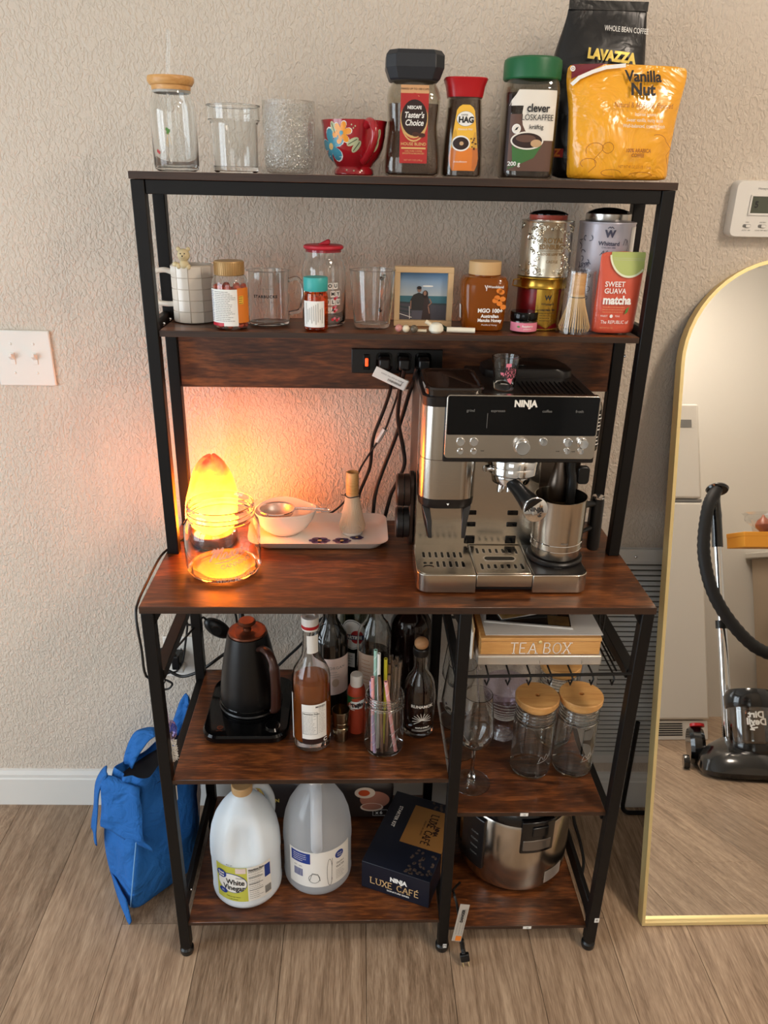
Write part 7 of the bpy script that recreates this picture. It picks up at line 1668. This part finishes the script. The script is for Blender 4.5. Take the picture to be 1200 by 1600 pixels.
# ================================================================== right hand compartments
# wire shelf: metal folder, tea box, papers
M('binder_silver', (208, 200, 188), 0.32, metal=0.55)
bt = thing('metal_binder', 'flat silver metal binder under the tea box on the wire shelf', 'binder', (0.262, 0.03, 0.7235))
MB().box(-0.116, 0.116, 0.0, 0.24, 0, 0.0205).build('cover', 'binder_silver', bt, bevel=0.003, seg=3)
for x in (0.0, 0.078): MB().tube([(x, 0.004, 0.0), (x+0.001, -0.001, 0.006), (x-0.002, 0.003, 0.0208), (x-0.006, 0.02, 0.0212)], 0.0009, 6).build('ring', 'chrome', bt)
tb = thing('tea_box', 'bamboo tea box with TEA BOX lettering on the wire shelf', 'box', (0.262, 0.034, 0.7447))
MB().box(-0.111, 0.111, 0.0, 0.21, 0, 0.028).build('box_body', 'bamboo', tb, bevel=0.0015)
MB().box(-0.112, 0.112, -0.001, 0.211, 0.0282, 0.036).build('lid', 'bamboo', tb, bevel=0.0015); MB().sphere((-0.002, -0.003, 0.029), 0.0035, 0.002, 0.0035, 12, 8).build('clasp', 'gold_metal', tb)
ls, _ = serif(tb, 'TEA BOX', 'white_print', lambda u, v, o: (u, -o, v), -0.056, 0.004, 0.0225, 0.0192, 0.002, 0.2)
o_ = strokes(tb, 'lettering', 'white_print', lambda u, v, o: (u+(v-0.018)*0.02, -0.0012-o, v), ls, 0.0017); o_['kind'] = 'stuff'
M('flyer_dark', (24, 20, 22), 0.25, coat=0.4); M('flyer_food', (120, 92, 52), 0.4, vary=0.6, vscale=60)
zp = 0.7447+0.0365
t = thing('paper_sheet', 'white sheet of paper lying flat on the tea box', 'paper', (0.272, 0.042, zp))
MB().box(-0.112, 0.106, 0.0, 0.19, 0, 0.0012).build('sheet', 'white_paper', t, angle=0); textlines(t, 'grey_print', topS(0.0012), 0.045, 0.1, 0.12, 0.075, 6, 0.0008, seed=3)
strokes(t, 'table_lines', 'grey_print', topS(0.0012), [[(0.045, v), (0.1, v)] for v in (0.07, 0.085, 0.1, 0.115)], 0.0006, o=0.0004)
t = thing('photo_leaflet', 'open leaflet with a dark photo on top of the tea box papers', 'leaflet', (0.232, 0.075, zp+0.0015), radians(-9))
MB().box(-0.07, 0.095, 0.0, 0.14, 0, 0.002).build('sheet', 'white_paper', t, angle=0); patch(t, 'dark_photo', 'flyer_dark', topS(0.0021), -0.066, 0.092, 0.004, 0.13, nu=2, o=0.0003); patch(t, 'food_photo', 'flyer_food', topS(0.0021), 0.05, 0.09, 0.006, 0.04, nu=2, o=0.0006)
t = thing('magazine', 'folded magazine with a food photo leaning on the tea box', 'magazine', (0.256, 0.1, zp+0.0045), radians(12))
MB().grid(lambda a, b_: (-0.06+0.12*a, 0.11*b_, 0.003+0.016*a*a*(1-b_*0.3)), 10, 4).build('cover', 'flyer_food', t, solid=0.0012); MB().grid(lambda a, b_: (-0.06+0.118*a, 0.002+0.108*b_, 0.001+0.006*a*a), 8, 3).build('page', 'white_paper', t, solid=0.0008)
t = thing('card_case', 'upright bamboo card case behind the tea box papers', 'case', (0.361, 0.2, zp+0.0012), radians(-12))
MB().box(-0.012, 0.012, -0.03, 0.06, 0, 0.028).build('case_body', 'bamboo', t, bevel=0.001); MB().box(-0.0125, 0.0125, -0.0305, 0.0605, 0.0185, 0.0195).build('seam', 'bag_brownink', t, angle=0)
t = thing('envelope', 'cream envelope standing on edge left of the tea box', 'envelope', (0.139, 0.05, 0.7245), radians(-3))
MB().box(-0.003, 0.0, 0, 0.17, 0, 0.058).build('paper', 'label_cream', t, angle=0); MB().box(0.0004, 0.0022, 0.002, 0.168, 0, 0.066).build('card', 'pale_oak', t, angle=0)

# stemware
def wine_glass(label, x, y, s=1.0, group=None):
    g = thing('wine_glass', label, 'wine glass', (x, y, ZMR))
    MB().lathe([(0, 0), (0.039*s, 0), (0.0395*s, 0.0008), (0.039*s, 0.0016), (0.02*s, 0.0035), (0.009*s, 0.006), (0.0075*s, 0.009), (0, 0.0095)], 44).build('foot', 'clear_glass', g)
    MB().lathe([(0.0085, 0.0075), (0.0078, 0.012), (0.0068, 0.022), (0.0052, 0.026), (0.0042, 0.03), (0.0038, 0.06), (0.0042, 0.09), (0.006, 0.097)], 8).build('stem', 'clear_glass', g, angle=20)
    MB().lathe(vessel([(0.006, 0.095), (0.02*s, 0.101), (0.033*s, 0.113), (0.039*s, 0.13), (0.038*s, 0.145), (0.034*s, 0.18), (0.029*s, 0.225)], 0.0012, 0.002), 48).build('bowl', 'clear_glass', g)
    return g
wine_glass('stemmed wine glass standing nearest the shelf edge beside the jars', 0.166, 0.096)
wine_glass('stemmed wine glass behind the middle rack leg', 0.149, 0.2, 1.05)
wine_glass('stemmed wine glass at the very back beside the cut glass goblet', 0.160, 0.30, 1.05)
glass('cut_glass', (240, 236, 244), 0.1, 0.7, 1.8, 0.05, bump=0.5, bscale=120)
t = thing('cut_goblet', 'lavender cut glass goblet with dotted pattern on a thick stem', 'goblet', (0.257, 0.248, ZMR))
MB().lathe([(0, 0), (0.026, 0), (0.0275, 0.003), (0.026, 0.007), (0.019, 0.02), (0.016, 0.038), (0.0165, 0.046), (0.022, 0.052), (0, 0.052)], 40).build('foot', 'cut_glass', t)
MB().lathe(vessel([(0.02, 0.052), (0.026, 0.056), (0.036, 0.075), (0.0445, 0.098), (0.051, 0.124), (0.053, 0.14)], 0.003, 0.004), 48).build('bowl', 'cut_glass', t)
db = MB()
for j, (r, z) in enumerate(((0.0295, 0.062), (0.0335, 0.07), (0.0372, 0.0775), (0.0405, 0.086), (0.0435, 0.0945), (0.0462, 0.104), (0.0488, 0.114))):
    for i in range(36):
        a = -1.35+2.7*i/35
        db.sphere((r*sin(a), -r*cos(a), z), 0.0012, 0.0012, 0.0013, 6, 4)
tag(db.build('cut_dots', 'bubble_shell', t), kind='stuff')
# three mason jars with bamboo lids
def lid_jar(label, x, y):
    g = thing('storage_jar', label, 'jar', (x, y, ZMR))
    mason(g, 0.0425, 0.162, 0.94, 'clear_glass')
    MB().lathe([(0.0398, 0.131), (0.0432, 0.131), (0.0438, 0.133), (0.0432, 0.135), (0.0398, 0.135)], 44, loop=True).build('neck_bead', 'clear_glass', g)
    l_ = MB().lathe([(0.0055, 0.163), (0.0355, 0.163), (0.0362, 0.164), (0.0362, 0.168), (0.0405, 0.169), (0.0425, 0.171), (0.0425, 0.1745), (0.0435, 0.1755), (0.0455, 0.177), (0.0455, 0.186), (0.044, 0.188), (0.0055, 0.188)], 48, loop=True).build('lid', 'bamboo', g)
    MB().lathe([(0, 0.182), (0.0054, 0.182), (0.0054, 0.1835), (0, 0.1835)], 16).build('straw_hole', 'bag_brownink', l_)
    XE_ = cylS(0.0427); strokes(g, 'embossed_script', 'emboss_glass', XE_, [[(0.006+i*0.006, 0.05+0.01*(i % 2)+i*0.002), (0.01+i*0.006, 0.062-0.01*(i % 2)+i*0.002)] for i in range(5)]+[[(0.004, 0.046), (0.02, 0.05), (0.036, 0.062)]], 0.0018)
    return g
lid_jar('empty mason jar with bamboo lid beside the wine glass', 0.298, 0.142)
lid_jar('empty mason jar with bamboo lid closest to the outer rack leg', 0.3905, 0.146)
lid_jar('empty mason jar with bamboo lid hidden behind the two others', 0.376, 0.262)

# ---- rice cooker
M('cooker_lid', (14, 14, 15), 0.22, coat=0.3); M('cooker_panel', (26, 24, 24), 0.3); M('smoke_window', (120, 110, 100), 0.2, metal=0.5)
rc = thing('rice_cooker', 'round stainless steel rice cooker with black lid on the bottom shelf', 'rice cooker', (0.2955, 0.214, ZBR))
RX_ = 0.126
MB().lathe([(0, 0.0), (0.112, 0.0), (0.114, 0.006), (0.118, 0.008), (0, 0.01)], 56).build('base', 'cooker_lid', rc)
MB().lathe([(0.112, 0.008), (0.121, 0.012), (RX_, 0.03), (RX_+0.0015, 0.08), (RX_, 0.19), (RX_-0.004, 0.198), (0.1, 0.2)], 64, cap0=True, cap1=True).build('shell', 'steel', rc)
MB().lathe([(0.121, 0.197), (0.1225, 0.2), (0.122, 0.21), (0.116, 0.226), (0.095, 0.243), (0.06, 0.253), (0, 0.257)], 64).build('lid', 'cooker_lid', rc)
def arc_panel(nm, a0, a1, z0, z1, r0, r1, mat, n=10):
    prof_ = []
    rings = [[(r*sin(a), -r*cos(a), z) for (r, z) in ((r0, z0), (r1, z0+0.003), (r1, z1-0.003), (r0, z1))] for a in [a0+(a1-a0)*k_/n for k_ in range(n+1)]]
    return MB().loft(rings).build(nm, mat, rc, bevel=0.002)
arc_panel('latch_panel', -0.1, 0.5, 0.13, 0.222, RX_-0.004, RX_+0.005, 'cooker_lid')
arc_panel('latch_window', -0.06, 0.44, 0.138, 0.172, RX_-0.002, RX_+0.0065, 'smoke_window')
arc_panel('latch_button', 0.08, 0.36, 0.18, 0.21, RX_-0.002, RX_+0.009, 'cooker_lid')
arc_panel('control_panel', -1.25, -0.72, 0.05, 0.195, RX_-0.004, RX_+0.007, 'cooker_panel')
CK = cylS(RX_+0.008); CK2 = cylS(RX_+0.0015)
for v in (0.09, 0.11, 0.13, 0.15): text(rc, 'COOK', 'grey_print', CK, -0.12, v, 0.007, o=0.0006)
patch(rc, 'rating_label', 'silver_plastic', CK2, 0.055, 0.11, 0.028, 0.062, nu=10); textlines(rc, 'dark_print', CK2, 0.058, 0.106, 0.058, 0.032, 7, 0.0009, seed=4)
c = thing('cooker_cord', 'black rice cooker cord looping over the right rail of the rack', 'cord')
MB().tube(spline([(0.40, 0.29, 0.12), (0.442, 0.275, 0.17), (0.458, 0.25, 0.115), (0.474, 0.24, 0.067), (0.482, 0.22, 0.028), (0.476, 0.2, 0.0095), (0.466, 0.185, 0.0055), (0.462, 0.12, 0.0045), (0.458, 0.08, 0.0045)], 8), 0.0038, 8).build('cable', 'black_cord', c)
c = thing('tagged_plug', 'black two-pin plug with a silver warning tag hanging to the floor', 'plug')
MB().tube(spline([(0.16, 0.10, ZBR+0.03), (0.138, 0.05, 0.13), (0.1325, 0.012, 0.164), (0.138, -0.004, 0.15), (0.146, -0.012, 0.1), (0.151, -0.016, 0.06)], 7), 0.0028, 8).build('cable', 'black_cord', c)
M('foil_tag', (196, 190, 180), 0.35, metal=0.3)
TA = Matrix.Translation((0.1465, -0.0195, 0.115)) @ Matrix.Rotation(radians(8), 4, 'Y') @ Matrix.Rotation(radians(-4), 4, 'X')
MB(TA).box(-0.0105, 0.0095, -0.0006, 0.0006, -0.05, 0.05).build('tag', 'foil_tag', c, angle=0)
TF = lambda u, v, o: tuple(TA @ Vector((u, -0.0008-o, v)))
text(c, 'DANGER', 'dark_print', lambda u, v, o: TF(-v, u, o), 0.02, 0.0, 0.0085, bold=0.0004); textlines(c, 'grey_print', lambda u, v, o: TF(-v, u, o), -0.03, 0.04, 0.006, -0.006, 3, 0.0008, seed=5); patch(c, 'orange_mark', 'label_orange', TF, -0.004, 0.008, -0.048, -0.035, nu=2, nv=2, o=0.0004)
PB = [(0.1515, -0.0165, 0.062), (0.1545, -0.02, 0.042), (0.157, -0.024, 0.03)]
MB().tube(spline(PB, 10), [0.0052 if i % 3 else 0.0042 for i in range(21)], 10).build('strain_relief', 'black_cord', c, angle=60)
PD = Matrix.Translation((0.1578, -0.0255, 0.03)) @ Matrix.Rotation(radians(168), 4, 'Y') @ Matrix.Rotation(radians(18), 4, 'X')
MB(PD).box(-0.010, 0.010, -0.006, 0.006, 0.0, 0.017).build('plug_body', 'black_plastic', c, bevel=0.0025)
for sx in (-0.006, 0.006): MB(PD).box(sx-0.0007, sx+0.0007, -0.003, 0.003, 0.016, 0.0285).build('prong', 'gold_metal', c, bevel=0.0003)

# ================================================================== cords, brushes and bag at the left
c = thing('lamp_dimmer', 'black oval inline dimmer switch hanging under the worktop', 'dimmer')
MB(Matrix.Translation((-0.401, 0.402, 0.573)) @ Matrix.Rotation(radians(38), 4, 'Y')).sphere((0, 0, 0), 0.036, 0.013, 0.021, 24, 14).build('switch_body', 'black_plastic', c)
MB(Matrix.Translation((-0.401, 0.388, 0.573)) @ Matrix.Rotation(radians(38), 4, 'Y')).lathe([(0, -0.004), (0.012, -0.004), (0.012, 0.004), (0, 0.004)], 20, xf=Matrix.Translation((-0.401, 0.392, 0.573)) @ Matrix.Rotation(pi/2, 4, 'X')).build('dial', 'black_matte', c)
MB().tube(spline([(-0.44, 0.38, 0.60), (-0.432, 0.395, 0.606), (-0.426, 0.402, 0.597)], 6), 0.0026, 8).build('cable', 'black_cord', c)
MB().tube(spline([(-0.374, 0.402, 0.556), (-0.362, 0.404, 0.545), (-0.356, 0.406, 0.57), (-0.362, 0.406, 0.62), (-0.4, 0.406, 0.64), (-0.46, 0.408, 0.62), (-0.488, 0.408, 0.598), (-0.472, 0.408, 0.58), (-0.454, 0.408, 0.58), (-0.441, 0.408, 0.598), (-0.45, 0.408, 0.63)], 7), 0.0026, 8).build('cable', 'black_cord', c)
c = cord('power_cord', 'thick black kettle cord running from the kettle base to the outlet', [(-0.30, 0.31, 0.49), (-0.30, 0.362, 0.55), (-0.335, 0.375, 0.548), (-0.378, 0.383, 0.520), (-0.430, 0.385, 0.477), (-0.458, 0.392, 0.455), (-0.493, 0.400, 0.439), (-0.519, 0.403, 0.449), (-0.543, 0.405, 0.467), (-0.552, 0.408, 0.49), (-0.54, 0.412, 0.508), (-0.52, 0.416, 0.502), (-0.508, 0.416, 0.486)], 0.0038)
MB(Matrix.Translation((-0.508, 0.437, 0.472)) @ Matrix.Rotation(WA, 4, 'Z')).loft([[(-0.013, 0.006, -0.016), (0.013, 0.006, -0.016), (0.013, 0.006, 0.016), (-0.013, 0.006, 0.016)], [(-0.010, -0.028, -0.022), (0.008, -0.028, -0.022), (0.008, -0.028, 0.016), (-0.010, -0.028, 0.016)]]).build('plug', 'black_plastic', c, bevel=0.003)
c = cord('lamp_plug_cord', 'thin black cord dropping from the worktop to the wall outlet', [(-0.475, 0.408, 0.66), (-0.476, 0.41, 0.605), (-0.473, 0.412, 0.575), (-0.482, 0.414, 0.523), (-0.492, 0.416, 0.475), (-0.503, 0.418, 0.453), (-0.513, 0.418, 0.44), (-0.53, 0.41, 0.441), (-0.54, 0.405, 0.43), (-0.52, 0.402, 0.418), (-0.53, 0.402, 0.402), (-0.552, 0.402, 0.4)], 0.0026)
MB(Matrix.Translation((-0.503, 0.436, 0.444)) @ Matrix.Rotation(WA, 4, 'Z')).box(-0.010, 0.010, -0.018, 0.006, -0.008, 0.008).build('plug', 'white_plastic', c, bevel=0.003)
c = cord('machine_cord', 'long black cord draped behind the bottles to the right', [(-0.27, 0.385, 0.47), (-0.241, 0.388, 0.50), (-0.199, 0.39, 0.545), (-0.150, 0.395, 0.61), (-0.05, 0.4, 0.66), (0.05, 0.405, 0.65), (0.123, 0.405, 0.608), (0.17, 0.405, 0.6)], 0.0034)

glass('lavender_clear', (214, 200, 226), 0.1, 0.6, 2.0, 0.08); M('lavender', (200, 188, 218), 0.4); M('bristle', (232, 230, 224), 0.6)
t = thing('bottle_brush', 'lavender cleaning brush hanging beside the left rack leg', 'brush', (-0.4385, 0.038, 0.70))
MB().tube([(0, 0, -0.02), (0.001, 0, -0.06), (0.003, 0, -0.115)], [0.0034, 0.0048, 0.0058], 12).build('handle', 'lavender', t)
MB().tube([(0.009*cos(a)+0.0, 0, -0.012+0.012*sin(a)) for a in [2*pi*k_/16 for k_ in range(16)]], 0.0012, 8, closed=True).build('hang_loop', 'black_metal', t)
MB().lathe([(0, -0.15), (0.008, -0.149), (0.0135, -0.14), (0.015, -0.125), (0.012, -0.113), (0.006, -0.11), (0, -0.11)], 24, 0.006, 0).build('clear_bulb', 'lavender_clear', t)
MB().tube([(-0.006+0.012*k_/6, -0.004, -0.118-0.004*sin(pi*k_/6)) for k_ in range(7)], 0.0016, 6).build('purple_ring', 'purple_ink', t)
t = thing('straw_brush', 'white bristle straw brush hanging at the left rack leg', 'brush', (-0.4285, 0.03, 0.57))
b = MB(); rd = random.Random(6)
for i in range(150):
    a = rd.uniform(0, 6.28); z = -0.012-0.045*i/150; r_ = 0.0105*rd.uniform(0.8, 1.1)
    b.tube([(0, 0, z), (r_*cos(a), r_*sin(a), z-0.004)], 0.0007, 4)
o_ = b.build('bristles', 'bristle', t); o_['kind'] = 'stuff'
MB().tube([(0, 0, 0.0), (0, 0, -0.062), (-0.003, 0, -0.085), (-0.006, 0, -0.1)], 0.0014, 8).build('wire_stem', 'chrome', t)
MB().lathe([(0, -0.17), (0.001, -0.168), (0.0042, -0.158), (0.005, -0.12), (0.004, -0.105), (0, -0.103)], 16, -0.003, -0.002).build('grip', 'white_plastic', t)

# ---- blue tote bag on the floor
m3, nt, bs = nmat('blue_canvas')
bs.inputs['Base Color'].default_value = (*s2l((22, 100, 176)), 1); bs.inputs['Roughness'].default_value = 0.8
N, L = nt.nodes, nt.links
tc = N.new('ShaderNodeTexCoord'); n1 = N.new('ShaderNodeTexNoise'); n1.inputs['Scale'].default_value = 17; n1.inputs['Distortion'].default_value = 1.0; n1.inputs['Detail'].default_value = 3; n2 = N.new('ShaderNodeTexNoise'); n2.inputs['Scale'].default_value = 700
L.new(tc.outputs['Object'], n1.inputs['Vector']); L.new(tc.outputs['Object'], n2.inputs['Vector'])
ma = N.new('ShaderNodeMath'); ma.operation = 'MULTIPLY_ADD'; ma.inputs[1].default_value = 0.05; L.new(n2.outputs['Fac'], ma.inputs[0]); L.new(n1.outputs['Fac'], ma.inputs[2])
bp = N.new('ShaderNodeBump'); bp.inputs['Strength'].default_value = 0.8; bp.inputs['Distance'].default_value = 0.02; L.new(ma.outputs[0], bp.inputs['Height']); L.new(bp.outputs['Normal'], bs.inputs['Normal'])
M('tote_inside', (30, 30, 34), 0.8); M('stitch', (120, 170, 220), 0.7)
tt = thing('tote_bag', 'slumped blue canvas tote bag on the floor left of the rack', 'bag', (-0.55, 0.235, 0))
def quadring(z, A, B, C_, D, r=0.03, seed=5, wr=0.006, dz=0.0):
    P = [Vector((p[0]+0.55, p[1]-0.235)) for p in (A, B, C_, D)]; out = []
    rd = random.Random(seed); ph = [rd.uniform(0, 6.28) for _ in range(5)]
    for i in range(4):
        p, q, n_ = P[i-1], P[i], P[(i+1) % 4]
        a_, c_ = q+(p-q).normalized()*r, q+(n_-q).normalized()*r
        corner = [a_*(1-t_)**2+q*2*t_*(1-t_)+c_*t_*t_ for t_ in (0, 0.25, 0.5, 0.75, 1)]
        nx_ = P[(i+1) % 4]+(q-P[(i+1) % 4]).normalized()*r
        side = [c_+(nx_-c_)*k_/7 for k_ in range(1, 7)]
        for k_, w_ in enumerate(corner+side):
            amp = wr*(0.3 if k_ < 5 else 1.0)
            d_ = (w_-sum(P, Vector((0, 0)))/4).normalized()
            t_ = i*2.1+k_*0.5
            w2 = w_+d_*amp*(sin(t_*1.3+ph[0]+z*38)+0.7*sin(t_*2.3-z*55+ph[1])+0.4*sin(t_*0.7+z*110+ph[2]))
            out.append((w2.x, w2.y, z+dz*sin(t_*0.8+ph[3])))
    return out
T_ = [(0.002, (-0.573, 0.105), (-0.64, 0.2), (-0.485, 0.385), (-0.462, 0.225)), (0.02, (-0.579, 0.092), (-0.655, 0.195), (-0.48, 0.4), (-0.458, 0.22)), (0.08, (-0.572, 0.1), (-0.665, 0.195), (-0.478, 0.405), (-0.457, 0.225)),
      (0.15, (-0.566, 0.112), (-0.66, 0.192), (-0.478, 0.405), (-0.456, 0.23)), (0.2, (-0.56, 0.125), (-0.652, 0.192), (-0.48, 0.4), (-0.456, 0.235)), (0.25, (-0.552, 0.14), (-0.64, 0.195), (-0.485, 0.395), (-0.457, 0.245)), (0.29, (-0.545, 0.155), (-0.63, 0.2), (-0.49, 0.39), (-0.457, 0.255)), (0.33, (-0.542, 0.165), (-0.62, 0.205), (-0.495, 0.385), (-0.458, 0.26))]
body = [quadring(z, A, B, C_, D, 0.02 if z > 0.01 else 0.03, 5, 0.0085 if z > 0.05 else 0.002, 0.008 if z > 0.3 else 0) for z, A, B, C_, D in T_]
inner = []
for z, A, B, C_, D in (T_[7], T_[6]):
    m_ = Vector(((A[0]+B[0]+C_[0]+D[0])/4, (A[1]+B[1]+C_[1]+D[1])/4))
    f_ = lambda p: tuple(m_+(Vector(p)-m_)*0.94)
    inner.append(quadring(z-0.001, f_(A), f_(B), f_(C_), f_(D), 0.022, 5, 0.005, 0.008 if z > 0.3 else 0))
MB().loft(body+inner, True, True).build('canvas_body', 'blue_canvas', tt, angle=70, subd=2)
MB().loft([[(p[0], p[1], 0.302) for p in inner[1]], [(p[0]*0.5, p[1]*0.5+0.02, 0.306) for p in inner[1]]], False, True).build('contents', 'tote_inside', tt)
def strip(name, secs, n=7, cols_=5, wob=0.003, seed=1):
    """cloth strip through pairs of edge points (room coordinates)"""
    Lp = spline([a for a, b_ in secs], n); Rp = spline([b_ for a, b_ in secs], n)
    O_ = Vector((-0.55, 0.235, 0)); rows = []
    for i, (l_, r__) in enumerate(zip(Lp, Rp)):
        rows.append([tuple(l_+(r__-l_)*k_/cols_-O_+Vector((0, -wob*sin(k_*1.7+i*0.5+seed), wob*0.5*sin(i*0.8)))) for k_ in range(cols_+1)])
    return MB().loft(rows, False, False, closed=False).build(name, 'blue_canvas', tt, angle=70, solid=0.003)
strip('front_flap', [((-0.625, 0.195, 0.325), (-0.545, 0.16, 0.318)), ((-0.632, 0.178, 0.32), (-0.542, 0.146, 0.312)), ((-0.636, 0.172, 0.28), (-0.54, 0.138, 0.27)), ((-0.64, 0.168, 0.24), (-0.538, 0.124, 0.21)), ((-0.645, 0.165, 0.205), (-0.52, 0.118, 0.175))], seed=2)
strip('side_flap', [((-0.632, 0.215, 0.33), (-0.622, 0.185, 0.328)), ((-0.655, 0.212, 0.30), (-0.64, 0.175, 0.295)), ((-0.672, 0.208, 0.22), (-0.655, 0.168, 0.205)), ((-0.682, 0.205, 0.165), (-0.662, 0.165, 0.145))], seed=4)
strip('strap', [((-0.60, 0.235, 0.325), (-0.575, 0.215, 0.325)), ((-0.585, 0.245, 0.375), (-0.55, 0.225, 0.37)), ((-0.555, 0.26, 0.40), (-0.52, 0.24, 0.398)), ((-0.528, 0.275, 0.38), (-0.495, 0.255, 0.375)), ((-0.515, 0.285, 0.33), (-0.482, 0.268, 0.325))], seed=6)
strip('strap', [((-0.52, 0.34, 0.325), (-0.495, 0.325, 0.325)), ((-0.5, 0.34, 0.38), (-0.475, 0.33, 0.375)), ((-0.472, 0.335, 0.44), (-0.462, 0.318, 0.42)), ((-0.462, 0.33, 0.39), (-0.459, 0.31, 0.37)), ((-0.462, 0.33, 0.33), (-0.46, 0.31, 0.32))], seed=8)
strip('corner_fold', [((-0.648, 0.185, 0.05), (-0.585, 0.092, 0.062)), ((-0.628, 0.15, 0.03), (-0.578, 0.082, 0.035)), ((-0.6, 0.105, 0.012), (-0.575, 0.078, 0.012)), ((-0.585, 0.085, 0.003), (-0.58, 0.078, 0.003))], cols_=4, wob=0.001, seed=3)
MB().tube(spline([(-0.029, -0.139, 0.035), (-0.022, -0.136, 0.08), (-0.014, -0.125, 0.14), (-0.006, -0.113, 0.2)], 6), 0.0013, 6).build('seam', 'stitch', tt)
patch(tt, 'printed_patch', 'label_pinkcream', lambda u, v, o: (0.0925-0.12*(u-0.02)+o, u, v), 0.03, 0.11, 0.13, 0.2, nu=3, nv=3, o=0.0075); text(tt, 'NEW YORK', 'dark_print', lambda u, v, o: (0.101-0.12*(0.045+u)+o, 0.065+u, v), 0, 0.175, 0.014, o=0.0035)
flush_text()
